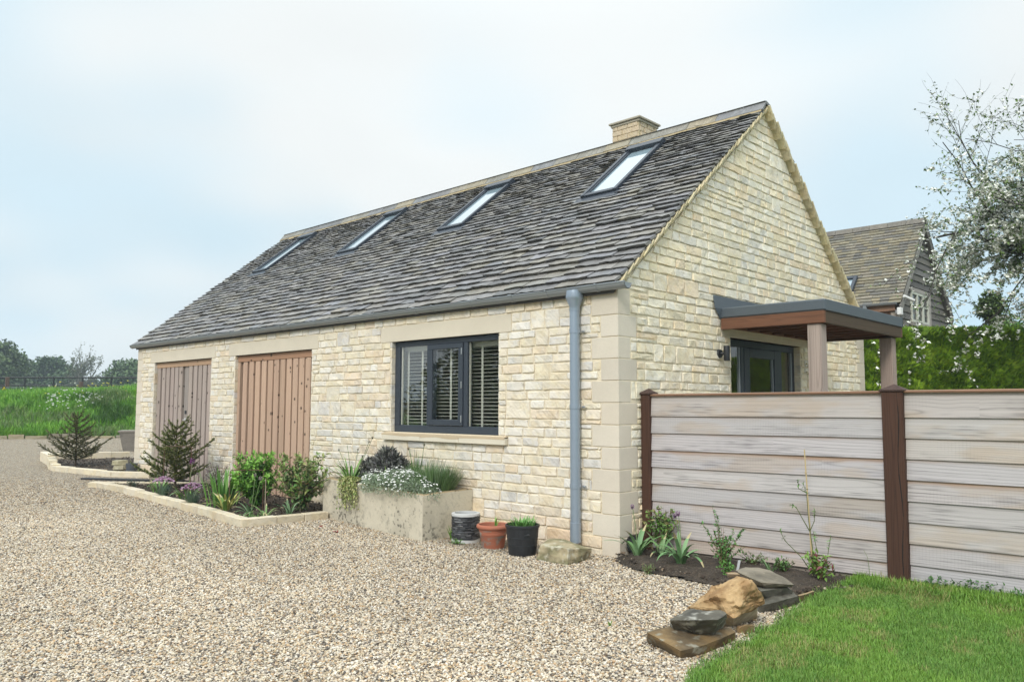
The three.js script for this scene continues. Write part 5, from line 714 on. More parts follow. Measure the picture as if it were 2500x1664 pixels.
// ================= plants =================
const mLeaf = M.leaf;
function leaf(acc, p, dir, len, wid, col, r, cup = 0.2) { // a pointed leaf folded along its midrib
  const up = Math.abs(dir[1]) > 0.9 ? [1, 0, 0] : [0, 1, 0]; let s = [dir[1] * up[2] - dir[2] * up[1], dir[2] * up[0] - dir[0] * up[2], dir[0] * up[1] - dir[1] * up[0]]; const l = Math.hypot(...s) || 1; s = s.map((v) => v / l); let n = [s[1] * dir[2] - s[2] * dir[1], s[2] * dir[0] - s[0] * dir[2], s[0] * dir[1] - s[1] * dir[0]];
  const tw = (r() - 0.5) * 1.4, c = Math.cos(tw), d = Math.sin(tw), S = [0, 1, 2].map((k) => s[k] * c + n[k] * d), N = [0, 1, 2].map((k) => n[k] * c - s[k] * d);
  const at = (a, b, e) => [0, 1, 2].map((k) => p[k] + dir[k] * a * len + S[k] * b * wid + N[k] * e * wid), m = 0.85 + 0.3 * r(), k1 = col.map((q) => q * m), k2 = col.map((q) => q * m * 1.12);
  const b = at(0, 0, 0), t = at(1, 0, -0.35), L = at(0.42, -0.5, cup), R = at(0.42, 0.5, cup), C = at(0.45, 0, 0);
  acc.tri(b, C, L, k1); acc.tri(C, t, L, k1); acc.tri(b, R, C, k2); acc.tri(C, R, t, k2);
}
const rdir = (r, upness = 0) => { const g = r() * 6.283, y = clamp((r() * 2 - 1) + upness, -1, 1), q = Math.sqrt(Math.max(0, 1 - y * y)), v = [q * Math.cos(g), y, q * Math.sin(g)], l = Math.hypot(...v); return v.map((c) => c / l); };
function strapClump(name, label, cat, x, y, z, o, seed, group) {
  const r = rngOf(seed), t = thing(name, label, cat, [x, y, z], group), a = new Acc(), n = o.n;
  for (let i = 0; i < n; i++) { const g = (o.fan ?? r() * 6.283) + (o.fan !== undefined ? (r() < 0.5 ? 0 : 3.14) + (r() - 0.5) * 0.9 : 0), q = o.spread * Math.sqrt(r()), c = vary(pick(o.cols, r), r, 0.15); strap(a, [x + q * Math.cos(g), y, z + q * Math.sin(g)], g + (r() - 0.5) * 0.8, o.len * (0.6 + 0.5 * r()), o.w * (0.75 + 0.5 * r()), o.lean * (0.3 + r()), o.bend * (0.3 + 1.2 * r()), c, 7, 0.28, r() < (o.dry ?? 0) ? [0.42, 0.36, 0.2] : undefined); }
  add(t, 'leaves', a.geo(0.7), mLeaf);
  for (const [hx, hy, hz, sz, col] of o.heads ?? []) { const s = new Acc([0.14, 0.2, 0.08]), P = []; for (let i = 0; i <= 5; i++) { const q = i / 5; P.push([lerp(x, hx, q) + 0.012 * Math.sin(q * 3), lerp(y, hy, q), lerp(z, hz, q)]); } s.tube(P, 0.0042, 0.003, 5); add(t, 'stem', s.geo(0.9), M.plain); if (!sz) continue; const f = new Acc(); for (let i = 0; i < 60; i++) { const d = rdir(r), q = sz * (0.75 + 0.35 * r()), e = [hx + d[0] * q, hy + d[1] * q * 1.15, hz + d[2] * q]; leaf(f, e, rdir(r, 0.3), sz * 0.6, sz * 0.35, vary(col, r, 0.25), r); leaf(f, [hx, hy - sz * 0.5, hz], d, sz * 1.0, sz * 0.3, vary(col.map((v) => v * 0.7), r, 0.2), r); } add(t, 'flower_head', f.geo(), M.petal); }
  return t;
}
function shrub(name, label, x, y, z, o, seed, cat = 'shrub', group) { // stems from the base into an egg-shaped crown, leaves along them
  const r = rngOf(seed), t = thing(name, label, cat, [x, y, z], group), s = new Acc(o.stem ?? [0.10, 0.075, 0.04]), a = new Acc();
  const tips = []; for (let i = 0; i < o.n; i++) { const g = r() * 6.283, q = Math.pow(r(), 0.55), hy = o.h * (0.35 + 0.65 * Math.pow(r(), o.top ?? 0.7)), w = o.r * (0.25 + 0.75 * Math.sin(Math.min(1, hy / o.h) * 2.5)), e = [x + (o.off?.[0] ?? 0) * hy + Math.cos(g) * w * q, y + hy, z + (o.off?.[1] ?? 0) * hy + Math.sin(g) * w * q * (o.deep ?? 1)]; tips.push(e); const P = []; for (let k = 0; k <= 4; k++) { const f = k / 4; P.push([lerp(x, e[0], f * f * 0.6 + f * 0.4) + (k && k < 4 ? (r() - 0.5) * 0.02 : 0), lerp(y, e[1], f), lerp(z, e[2], f * f * 0.6 + f * 0.4)]); } s.tube(P, o.sr ?? 0.004, 0.0018, 4, undefined, false);
    const m = Math.round(o.leaves * (0.7 + 0.6 * r())); for (let j = 0; j < m; j++) { const f = (o.bare ?? 0.35) + (1 - (o.bare ?? 0.35)) * Math.pow(r(), 0.7), k = Math.min(3, Math.floor(f * 4)), u = f * 4 - k, p = [0, 1, 2].map((c) => lerp(P[k][c], P[k + 1][c], u)), d = rdir(r, o.up ?? 0.25), tip = f > 0.86; const col = vary(tip && o.tip ? pick(o.tip, r) : pick(o.cols, r), r, 0.2); leaf(a, p, d, o.ll * (0.6 + 0.7 * r()), o.lw * (0.7 + 0.6 * r()), col, r); } }
  add(t, 'stems', s.geo(0.9), M.plain); add(t, 'leaves', a.geo(), mLeaf); return [t, tips, r];
}
function fir(name, label, x, y, z, h, w, o, seed) { // young open fir: whorls of branches, side twigs and needles
  const r = rngOf(seed), t = thing(name, label, 'small conifer', [x, y, z]), tr = new Acc([0.14, 0.10, 0.07]), br = new Acc([0.09, 0.065, 0.035]), nd = new Acc();
  tr.tube([[x, y - 0.03, z], [x + 0.01, y + h * 0.3, z], [x - 0.005, y + h * 0.7, z + 0.005], [x, y + h * 0.98, z]], 0.022, 0.005, 7); add(t, 'trunk', tr.geo(0.9), M.plain);
  const needle = (p, d, n, s) => { for (let i = 0; i < n; i++) { const q = rdir(r, 0.15), e = [0, 1, 2].map((k) => q[k] * 0.85 + d[k] * 0.6), l = Math.hypot(...e), c = vary(pick(o.cols, r), r, 0.22), f = e.map((v) => v / l * s), sd = [-f[2] * 0.32, s * 0.1, f[0] * 0.32]; nd.tri([p[0] - sd[0], p[1] - sd[1], p[2] - sd[2]], [p[0] + sd[0], p[1] + sd[1], p[2] + sd[2]], [p[0] + f[0], p[1] + f[1], p[2] + f[2]], c); } };
  const twig = (A, B, n, s, r0) => { br.tube([A, B], r0, r0 * 0.5, 4, undefined, false); const d = [0, 1, 2].map((k) => B[k] - A[k]), l = Math.hypot(...d), u = d.map((v) => v / l); for (let i = 0; i <= n; i++) { const f = i / n; needle([0, 1, 2].map((k) => A[k] + d[k] * f), u, 7, s); } };
  for (let lv = 0; lv < o.levels; lv++) { const f = 0.10 + 0.86 * lv / o.levels, nb = Math.round(lerp(7, 4, f)); for (let b = 0; b < nb; b++) {
    const g = b / nb * 6.283 + lv * 1.3 + r() * 0.7, L = w * o.shape(f) * (0.6 + 0.7 * r()), y0 = y + h * f, up = lerp(0.28, 1.1, f) + (r() - 0.5) * 0.3, P = []; for (let k = 0; k <= 4; k++) { const q = k / 4, d = L * q; P.push([x + Math.cos(g) * d, y0 + d * up * 0.75 + L * 0.38 * q * q - L * 0.16 * q, z + Math.sin(g) * d]); }
    for (let k = 0; k < 4; k++) twig(P[k], P[k + 1], Math.max(3, Math.round(L / 0.075)), o.needle, 0.0045 * (1 - k * 0.18));
    const nt = Math.max(2, Math.round(L / 0.062)); for (let k = 0; k < nt; k++) { const q = 0.25 + 0.7 * (k + r() * 0.5) / nt, i = Math.min(3, Math.floor(q * 4)), u = q * 4 - i, p = [0, 1, 2].map((c) => lerp(P[i][c], P[i + 1][c], u)), sd = k % 2 ? 1 : -1, l2 = L * (0.42 * (1.15 - q)) * (0.7 + 0.6 * r()), gg = g + sd * (0.75 + 0.4 * r()), e = [p[0] + Math.cos(gg) * l2, p[1] + l2 * (0.18 + 0.35 * r()), p[2] + Math.sin(gg) * l2]; twig(p, e, Math.max(3, Math.round(l2 / 0.014)), o.needle, 0.003); }
  } }
  twig([x, y + h * 0.9, z], [x, y + h, z], 8, o.needle, 0.004); add(t, 'branches', br.geo(0.9), M.plain); add(t, 'needles', nd.geo(), mLeaf); return t;
}
const gy = (x) => groundY(x) + 0.06;
// ---- bare bed by the far corner
fir('young_fir', 'lone small dark fir in the bare soil bed by the far corner', -13.7, gy(-13.7) - 0.02, 0.32, 1.12, 0.62, { levels: 9, needle: 0.029, cols: [[0.085, 0.10, 0.03], [0.12, 0.115, 0.035], [0.17, 0.14, 0.045], [0.06, 0.08, 0.025]], shape: (f) => (f < 0.36 ? 1.15 - f * 1.1 : f < 0.5 ? 0.42 : 0.62 * (1.12 - f) / 0.62) }, 11);
// ---- planted bed
fir('young_fir', 'wide green fir in the planted bed in front of the grey plank door', -8.06, gy(-8.06), 0.68, 1.06, 0.66, { levels: 9, needle: 0.031, cols: [[0.11, 0.14, 0.025], [0.15, 0.175, 0.03], [0.19, 0.20, 0.04], [0.075, 0.10, 0.02]], shape: (f) => 0.98 * (1.1 - f * 0.95) }, 12);
const GREEN = [[0.09, 0.21, 0.03], [0.12, 0.25, 0.035], [0.07, 0.17, 0.03]], GREY = [[0.13, 0.22, 0.10], [0.16, 0.25, 0.13], [0.11, 0.19, 0.09]];
shrub('peony_bush', 'lush bright green leafy bush in the middle of the planted bed', -5.2, gy(-5.2), 0.85, { n: 110, h: 0.72, r: 0.38, leaves: 34, ll: 0.075, lw: 0.032, cols: [[0.07, 0.19, 0.02], [0.09, 0.24, 0.025], [0.05, 0.14, 0.02]], tip: [[0.16, 0.36, 0.04], [0.2, 0.4, 0.06]], bare: 0.12, top: 1.1 }, 21);
{ const a = strapClump('iris_clump', 'tall clump of upright sword-shaped leaves left of the lush green bush', 'plant', -5.62, gy(-5.6), 1.12, { n: 44, spread: 0.2, len: 0.5, w: 0.034, lean: 0.22, bend: 0.25, cols: [[0.10, 0.25, 0.04], [0.08, 0.20, 0.035], [0.14, 0.28, 0.06]] }, 22); }
strapClump('variegated_clump', 'yellow-striped drooping leaf clump at the kerb below the sword leaves', 'plant', -5.08, gy(-5.1), 1.33, { n: 26, spread: 0.06, len: 0.36, w: 0.026, lean: 0.5, bend: 1.3, cols: [[0.42, 0.42, 0.10], [0.28, 0.36, 0.08], [0.48, 0.46, 0.16], [0.14, 0.26, 0.05]], dry: 0.3 }, 23);
strapClump('allium_clump', 'strappy grey-green clump with budded stems at the kerb corner, left of two', 'plant', -4.56, gy(-4.5), 1.28, { n: 14, spread: 0.05, len: 0.26, w: 0.026, lean: 0.5, bend: 1.9, cols: GREY, dry: 0.4, heads: [[-4.66, 0.56, 1.18, 0.018, [0.3, 0.22, 0.24]], [-4.48, 0.53, 1.2, 0.02, [0.3, 0.24, 0.24]]] }, 24);
strapClump('allium_clump', 'strappy pale-tipped clump at the kerb corner in front of the shrub', 'plant', -4.31, gy(-4.3), 1.22, { n: 13, spread: 0.05, len: 0.26, w: 0.024, lean: 0.5, bend: 1.9, cols: [[0.24, 0.34, 0.12], [0.15, 0.25, 0.08]], dry: 0.6 }, 25);
strapClump('allium_clump', 'curling grey-green leaf clump between the shrub and the side kerb', 'plant', -4.27, gy(-4.3), 0.92, { n: 10, spread: 0.05, len: 0.34, w: 0.024, lean: 0.35, bend: 2.2, cols: GREY, dry: 0.5 }, 26);
strapClump('allium_clump', 'loose strappy clump with tall allium stems beside the further pinks', 'plant', -7.5, gy(-7.5), 1.15, { n: 22, spread: 0.12, len: 0.32, w: 0.022, lean: 0.4, bend: 1.4, cols: [[0.13, 0.26, 0.06], [0.19, 0.31, 0.1]], dry: 0.35, heads: [[-8.2, 0.56, 0.95, 0, [0, 0, 0]], [-8.1, 0.52, 0.9, 0.016, [0.2, 0.13, 0.15]], [-7.75, 0.42, 0.95, 0, [0, 0, 0]]] }, 27);
strapClump('allium_clump', 'strappy clump with one purple pompom on a tall stem, between the two pinks', 'plant', -6.5, gy(-6.5), 1.2, { n: 20, spread: 0.1, len: 0.32, w: 0.024, lean: 0.45, bend: 1.5, cols: GREY.concat(GREEN), dry: 0.3, heads: [[-7.0, 0.60, 0.9, 0.034, [0.24, 0.06, 0.24]], [-6.72, 0.44, 0.95, 0.014, [0.3, 0.2, 0.3]]] }, 28);
function pinks(label, x, z, seed) { const r = rngOf(seed), y = gy(x), t = thing('pinks_clump', label, 'flower', [x, y, z], 'clumps of pink flowers'), a = new Acc(), f = new Acc(); for (let i = 0; i < 150; i++) { const g = r() * 6.28, q = 0.06 * Math.sqrt(r()); strap(a, [x + q * Math.cos(g), y, z + q * Math.sin(g)], g, 0.13 + 0.1 * r(), 0.005, 0.1 + 0.55 * r(), 0.25, vary([0.08, 0.14, 0.09], r, 0.2), 3, 0); }
  for (let i = 0; i < 120; i++) { const g = r() * 6.28, q = 0.15 * Math.sqrt(r()), c = [x + q * Math.cos(g), y + 0.20 + 0.075 * (1 - q * q / 0.0225) + 0.02 * r(), z + q * Math.sin(g)], tone = vary(pick([[0.50, 0.30, 0.47], [0.60, 0.42, 0.56], [0.40, 0.19, 0.35]], r), r, 0.1), n = rdir(r, 0.9), s = 0.013 + 0.005 * r(); for (let k = 0; k < 5; k++) { const e = k / 5 * 6.28, d = [Math.cos(e), 0.25, Math.sin(e)]; leaf(f, c, d.map((v, j) => v * 0.9 + n[j] * 0.3), s, s * 0.9, tone, r); } } add(t, 'leaves', a.geo(), mLeaf); add(t, 'flowers', f.geo(), M.petal); }
pinks('mound of lilac-pink flowers further from the camera, by the far fir', -7.02, 1.3, 31); pinks('mound of lilac-pink flowers nearer the camera, left of the sword leaves', -5.92, 1.38, 32);
shrub('sage_plant', 'pale silvery flowering herb against the stone pier behind the sword leaves', -7.2, gy(-7.2), 0.4, { n: 60, h: 0.42, r: 0.26, leaves: 10, ll: 0.035, lw: 0.014, cols: [[0.34, 0.37, 0.27], [0.44, 0.46, 0.37], [0.26, 0.29, 0.22]], tip: [[0.22, 0.16, 0.20], [0.5, 0.5, 0.46]], bare: 0.3 }, 33, 'plant');
shrub('golden_shrub', 'small yellow-leaved shrub between the silvery herb and the lush bush', -6.3, gy(-6.3), 0.45, { n: 30, h: 0.40, r: 0.2, leaves: 14, ll: 0.04, lw: 0.018, cols: [[0.48, 0.44, 0.05], [0.38, 0.40, 0.06], [0.25, 0.34, 0.05]], bare: 0.2 }, 34);
shrub('maple_shrub', 'bushy green and bronze shrub against the side of the concrete trough', -4.5, gy(-4.5), 0.6, { n: 100, h: 0.74, r: 0.50, leaves: 28, ll: 0.07, lw: 0.036, cols: [[0.07, 0.17, 0.03], [0.10, 0.2, 0.05], [0.14, 0.17, 0.07], [0.18, 0.15, 0.08]], tip: [[0.22, 0.24, 0.08], [0.16, 0.26, 0.06]], bare: 0.1, top: 0.9, deep: 0.8 }, 35);
shrub('low_fern', 'tiny feathery green plant just inside the kerb corner', -4.28, gy(-4.2), 1.43, { n: 14, h: 0.07, r: 0.14, leaves: 12, ll: 0.03, lw: 0.01, cols: [[0.12, 0.27, 0.06]], bare: 0.1 }, 36, 'plant');
shrub('blue_tuft', 'dark blue-green tuft at the pointed end of the planted bed', -8.35, gy(-8.3), 1.2, { n: 40, h: 0.13, r: 0.13, leaves: 10, ll: 0.03, lw: 0.006, cols: [[0.04, 0.09, 0.07], [0.05, 0.11, 0.08]], bare: 0.1 }, 37, 'plant');
for (const [x, z, h, w, az, lab] of [[-5.05, 1.08, 0.50, 0.42, 0.85, 'rusty metal hoop support in front of the lush green bush'], [-7.5, 0.9, 0.68, 0.46, 0.55, 'rusty metal hoop support over the wide fir']]) { const t = thing('plant_support', lab, 'plant support', [x, gy(x), z], 'rusty hoops holding up the plants'), a = new Acc(), y = gy(x), c = Math.cos(az) * w / 2, s = -Math.sin(az) * w / 2, P = [[x - c, y - 0.05, z - s], [x - c, y + h - 0.03, z - s], [x - c * 0.93, y + h, z - s * 0.93], [x + c * 0.93, y + h, z + s * 0.93], [x + c, y + h - 0.03, z + s], [x + c, y - 0.05, z + s]]; a.tube(P, 0.0065, 0.0065, 6); add(t, 'hoop', a.geo(0.8), M.rust); }
{ const t = thing('garden_stake', 'thin bare grey stick standing upright by the strappy kerb clumps', 'stake', [-4.5, gy(-4.5), 1.12]), a = new Acc([0.34, 0.27, 0.2]); a.tube([[-4.5, gy(-4.5), 1.12], [-4.505, 0.52, 1.12]], 0.007, 0.006, 6); add(t, 'stick', a.geo(0.8), M.plain); }
// ---- trough
const PY = 0.455;
strapClump('daylily_clump', 'arching green strap leaves with dry stalks at the garage end of the trough', 'plant', -3.82, PY, 0.34, { n: 30, spread: 0.08, len: 0.40, w: 0.020, lean: 0.55, bend: 0.7, cols: [[0.11, 0.27, 0.035], [0.15, 0.31, 0.05], [0.08, 0.19, 0.03]], heads: [[-4.32, 0.66, 0.4, 0, 0], [-4.1, 0.86, 0.34, 0.012, [0.05, 0.07, 0.03]], [-3.98, 0.92, 0.3, 0, 0], [-3.75, 0.88, 0.3, 0.012, [0.12, 0.09, 0.05]], [-3.55, 0.98, 0.28, 0.011, [0.06, 0.07, 0.03]], [-3.48, 1.03, 0.28, 0.012, [0.08, 0.06, 0.04]], [-4.2, 0.75, 0.3, 0, 0], [-3.65, 0.80, 0.3, 0.012, [0.12, 0.09, 0.06]]] }, 41);
function mound(name, label, x, y, z, o, seed, cat = 'plant') { const r = rngOf(seed), t = thing(name, label, cat, [x, y, z]), a = new Acc(), f = new Acc(); const cy = Math.cos(o.turn ?? 0), sy = Math.sin(o.turn ?? 0);
  for (let i = 0; i < o.n; i++) { const g = r() * 6.28, q = Math.sqrt(r()), hh = Math.sqrt(Math.max(0, 1 - q * q * 0.96)), lump = 0.78 + 0.5 * f3(Math.cos(g) * q * 2.6, Math.sin(g) * q * 2.6, seed, 3, seed), dep = (1 - 0.3 * r() * r()) * lump, lx = Math.cos(g) * q * o.a * dep, lz = Math.sin(g) * q * o.b * dep, p = [x + lx * cy + lz * sy, y + o.h * hh * dep - 0.02, z - lx * sy + lz * cy], nrm = [Math.cos(g) * q * 0.9, 0.35 + hh * 0.8, Math.sin(g) * q * 0.9], d = rdir(r, 0.2), e = [0, 1, 2].map((k) => d[k] * 0.75 + nrm[k] * (o.out ?? 0.7)), l = Math.hypot(...e); leaf(a, p, e.map((v) => v / l), o.ll * (0.6 + 0.7 * r()), o.lw * (0.7 + 0.6 * r()), vary(pick(o.cols, r), r, 0.2), r); }
  add(t, 'leaves', a.geo(), mLeaf);
  if (o.fl) { for (let i = 0; i < o.fl; i++) { const g = r() * 6.28, q = Math.sqrt(r()), hh = Math.sqrt(Math.max(0, 1 - q * q * 0.96)), lump = 0.80 + 0.5 * f3(Math.cos(g) * q * 2.6, Math.sin(g) * q * 2.6, seed, 3, seed), lx = Math.cos(g) * q * o.a * 1.03, lz = Math.sin(g) * q * o.b * 1.03; if (f3(lx * 6, lz * 6, 3, 2, seed) < 0.44) continue; const c = [x + lx * cy + lz * sy, y + o.h * hh * lump + 0.01 + 0.05 * r(), z - lx * sy + lz * cy], s = 0.0115 + 0.006 * r(), n = [Math.cos(g) * q + (r() - 0.5) * 0.8, 0.9, Math.sin(g) * q + (r() - 0.5) * 0.8], k0 = Math.hypot(...n), N = n.map((v) => v / k0); for (let k = 0; k < 5; k++) { const e = k / 5 * 6.28 + r() * 0.3, d0 = [Math.cos(e), 0, Math.sin(e)], dp = d0[0] * N[0] + d0[2] * N[2], d = [0, 1, 2].map((j) => d0[j] - N[j] * dp * 0.9 + N[j] * 0.25); leaf(f, c, d, s, s * 0.95, [0.84, 0.84, 0.82], r, 0.1); } } add(t, 'flowers', f.geo(), M.petal); }
  return t; }
mound('purple_sage', 'dome of dark purple-grey leaves at the back of the trough', -3.3, PY, 0.2, { n: 2600, a: 0.44, b: 0.2, h: 0.40, ll: 0.075, lw: 0.026, cols: [[0.10, 0.095, 0.10], [0.13, 0.13, 0.125], [0.075, 0.08, 0.07], [0.17, 0.18, 0.155]], out: 0.55 }, 42, 'herb');
mound('white_flower_mat', 'silver-leaved mat of white flowers along the front of the trough', -2.73, PY - 0.05, 0.50, { n: 9500, a: 0.78, b: 0.24, h: 0.25, ll: 0.048, lw: 0.008, cols: [[0.27, 0.33, 0.24], [0.36, 0.42, 0.32], [0.18, 0.25, 0.15], [0.22, 0.30, 0.16]], fl: 520, out: 0.35, turn: -0.09 }, 43, 'flowers');
{ const r = rngOf(44), t = thing('lavender_plant', 'dense fine-leaved green plant at the downpipe end of the trough', 'plant', [-2.33, PY, 0.33]), a = new Acc(); for (let i = 0; i < 1700; i++) { const g = r() * 6.28, q = 0.165 * Math.sqrt(r()), x = -2.36 + q * Math.cos(g) * 1.8, z = 0.3 + q * Math.sin(g) * 1.3; strap(a, [x, PY, z], g, 0.17 + 0.2 * r(), 0.0058, 0.05 + 0.65 * r() * Math.min(1, q / 0.08), 0.25, vary(pick([[0.10, 0.19, 0.06], [0.14, 0.24, 0.09], [0.19, 0.27, 0.14], [0.07, 0.14, 0.04]], r), r, 0.2), 4, 0); } add(t, 'leaves', a.geo(), mLeaf); const s = new Acc([0.24, 0.27, 0.2]); for (let i = 0; i < 60; i++) { const g = r() * 6.28, x = -2.4 + 0.25 * (r() - 0.5), z = 0.25 + 0.2 * (r() - 0.5); s.tube([[x, PY + 0.1, z], [x + 0.1 * Math.cos(g), PY + 0.30 + 0.1 * r(), z + 0.1 * Math.sin(g)]], 0.0016, 0.001, 3); } add(t, 'stems', s.geo(), M.plain); }
strapClump('chive_clump', 'upright dark chive stalks rising behind the white flowers', 'plant', -2.72, PY + 0.05, 0.22, { n: 26, spread: 0.07, len: 0.42, w: 0.009, lean: 0.14, bend: 0.16, cols: [[0.06, 0.13, 0.03], [0.09, 0.18, 0.04]], heads: [[-2.86, 0.92, 0.22, 0.014, [0.16, 0.11, 0.07]], [-2.6, 0.97, 0.2, 0.01, [0.07, 0.08, 0.03]]] }, 45);
strapClump('grass_clump', 'bright green leaf fan among the white flowers in the trough', 'plant', -2.86, PY + 0.08, 0.50, { n: 22, spread: 0.06, len: 0.21, w: 0.012, lean: 0.3, bend: 0.5, cols: [[0.15, 0.30, 0.05], [0.22, 0.33, 0.07]] }, 46);
{ // variegated trailer hanging over the rim
  const r = rngOf(47), t = thing('variegated_trailer', 'cream and green variegated trailing plant spilling over the trough rim', 'plant', [-3.52, 0.5, 0.55]), a = new Acc(), s = new Acc([0.2, 0.2, 0.1]); for (let i = 0; i < 85; i++) { const g = (r() - 0.5) * 1.5, x0 = -3.5 + 0.16 * (r() - 0.5), L = 0.10 + 0.25 * r(), P = []; for (let k = 0; k <= 5; k++) { const q = k / 5, zf = 0.50 + (x0 + 4.19) / 2.175 * 0.207; P.push([x0 + g * 0.24 * q, 0.54 + 0.05 * Math.sin(q * 3) - L * q * q * 1.05, lerp(0.46, zf + 0.03 + 0.05 * r(), Math.min(1, q * 2.2))]); } s.tube(P, 0.002, 0.001, 3, undefined, false); for (let j = 0; j < 26; j++) { const f = r() * 4.99, k = Math.floor(f), u = f - k, p = [0, 1, 2].map((c) => lerp(P[k][c], P[k + 1][c], u)), d = rdir(r, -0.1); d[2] = Math.abs(d[2]); leaf(a, p, d, 0.022 + 0.012 * r(), 0.018, vary(pick([[0.42, 0.44, 0.16], [0.32, 0.38, 0.13], [0.17, 0.26, 0.06], [0.52, 0.52, 0.24]], r), r, 0.15), r); } } add(t, 'stems', s.geo(), M.plain); add(t, 'leaves', a.geo(), mLeaf);
}
// ---- pots
strapClump('pot_shoot', 'single small green shoot growing in the terracotta pot', 'plant', -1.2, 0.19, 0.44, { n: 8, spread: 0.012, len: 0.13, w: 0.016, lean: 0.25, bend: 0.4, cols: [[0.16, 0.33, 0.05], [0.12, 0.27, 0.04]] }, 51);
strapClump('pot_grass', 'thick green blades filling the black tub', 'plant', -0.78, 0.255, 0.5, { n: 130, spread: 0.125, len: 0.11, w: 0.011, lean: 0.35, bend: 0.9, cols: [[0.12, 0.29, 0.06], [0.15, 0.33, 0.08], [0.10, 0.24, 0.05]] }, 52);
strapClump('wall_weed', 'bright green weed growing up between the trough and the slate pot', 'weed', -1.86, 0.0, 0.42, { n: 26, spread: 0.02, len: 0.16, w: 0.014, lean: 0.35, bend: 0.5, cols: [[0.13, 0.29, 0.04]] }, 53);
shrub('gravel_weed', 'tiny sprig of weeds at the foot of the slate pot', -1.62, 0.0, 0.57, { n: 12, h: 0.06, r: 0.14, leaves: 7, ll: 0.022, lw: 0.014, cols: [[0.12, 0.26, 0.06]], bare: 0.1 }, 54, 'weed');
// ---- soil strip by the fence
strapClump('leek_clump', 'broad grey-green strap leaves at the foot of the corner quoins', 'plant', 0.24, 0.055, 0.06, { n: 13, spread: 0.025, len: 0.42, w: 0.040, lean: 0.42, bend: 2.0, cols: [[0.14, 0.26, 0.11], [0.18, 0.31, 0.14], [0.12, 0.23, 0.08]], dry: 0.35, heads: [[0.16, 0.49, 0.02, 0.0165, [0.22, 0.07, 0.26]]] }, 61);
strapClump('leek_clump', 'small strappy clump between the corner and the twin purple buds', 'plant', 0.42, 0.055, -0.05, { n: 8, spread: 0.02, len: 0.30, w: 0.030, lean: 0.35, bend: 1.7, cols: [[0.14, 0.26, 0.10], [0.19, 0.31, 0.13]], dry: 0.4 }, 62);
strapClump('leek_clump', 'broad arching leaves with two purple flower buds before the fence', 'plant', 0.73, 0.055, 0.12, { n: 16, spread: 0.035, len: 0.40, w: 0.036, lean: 0.40, bend: 2.2, cols: [[0.14, 0.27, 0.11], [0.18, 0.31, 0.14]], dry: 0.25, heads: [[0.63, 0.455, 0.04, 0.018, [0.16, 0.06, 0.17]], [0.655, 0.475, 0.03, 0.018, [0.2, 0.07, 0.2]]] }, 63);
shrub('rose_bush', 'small leafy rose bush at the foot of the fence post by the house', 0.30, 0.05, -0.25, { n: 30, h: 0.42, r: 0.19, leaves: 14, ll: 0.042, lw: 0.026, cols: [[0.09, 0.2, 0.03], [0.12, 0.24, 0.04], [0.06, 0.14, 0.02]], tip: [[0.2, 0.18, 0.07], [0.16, 0.28, 0.06]], stem: [0.12, 0.09, 0.05] }, 64, 'rose');
{ const t = thing('cane_stake', 'short pale stick in the soil beside the fence post by the house', 'stake', [0.22, 0.03, -0.30]), a = new Acc([0.6, 0.5, 0.36]); a.tube([[0.22, 0.03, -0.30], [0.225, 0.47, -0.315]], 0.006, 0.005, 6); add(t, 'stick', a.geo(0.8), M.plain); }
shrub('box_shrub', 'upright green shrub with long leafy shoots in the middle of the fence bed', 1.06, 0.05, -0.02, { n: 26, h: 0.36, r: 0.17, leaves: 18, ll: 0.028, lw: 0.018, cols: [[0.07, 0.19, 0.04], [0.10, 0.24, 0.05], [0.05, 0.15, 0.03]], bare: 0.1, stem: [0.2, 0.12, 0.07] }, 65);
{ const r = rngOf(66), P = scene.children.find((o) => o.name === 'box_shrub'), s = new Acc([0.2, 0.12, 0.07]), a = new Acc(); for (const [x, y, z] of [[0.99, 0.56, 0.03], [0.92, 0.42, 0.08], [1.13, 0.38, -0.08], [1.2, 0.38, -0.12], [1.22, 0.24, -0.1], [1.0, 0.5, -0.02]]) { const Q = []; for (let k = 0; k <= 5; k++) { const q = k / 5; Q.push([lerp(1.06, x, q * q * 0.5 + q * 0.5), lerp(0.06, y, q), lerp(-0.02, z, q)]); } s.tube(Q, 0.004, 0.0015, 4); for (let j = 0; j < 42; j++) { const f = 1.2 + r() * 3.79, k = Math.floor(f), u = f - k; leaf(a, [0, 1, 2].map((c) => lerp(Q[k][c], Q[k + 1][c], u)), rdir(r, 0.35), 0.03 * (0.6 + 0.6 * r()), 0.017, vary([0.075, 0.2, 0.05], r, 0.25), r); } } add(P, 'shoots', s.geo(0.9), M.plain); add(P, 'shoot_leaves', a.geo(), mLeaf); }
shrub('creeping_plant', 'low round-leaved plant at the soil edge below the upright shrub', 1.24, 0.05, 0.27, { n: 14, h: 0.13, r: 0.08, leaves: 9, ll: 0.024, lw: 0.02, cols: [[0.09, 0.24, 0.04]], bare: 0.2 }, 67, 'plant');
shrub('nepeta_plant', 'small dark plant with a reddish spike right against the fence', 1.2, 0.05, -0.28, { n: 16, h: 0.12, r: 0.13, leaves: 9, ll: 0.026, lw: 0.014, cols: [[0.09, 0.17, 0.05], [0.12, 0.2, 0.06]], bare: 0.15 }, 68, 'plant');
strapClump('snowdrop_clump', 'short grey-green leaf tuft behind the top grey slab', 'plant', 1.44, 0.05, -0.12, { n: 16, spread: 0.03, len: 0.17, w: 0.014, lean: 0.4, bend: 0.8, cols: [[0.16, 0.27, 0.12], [0.12, 0.22, 0.07]] }, 69);
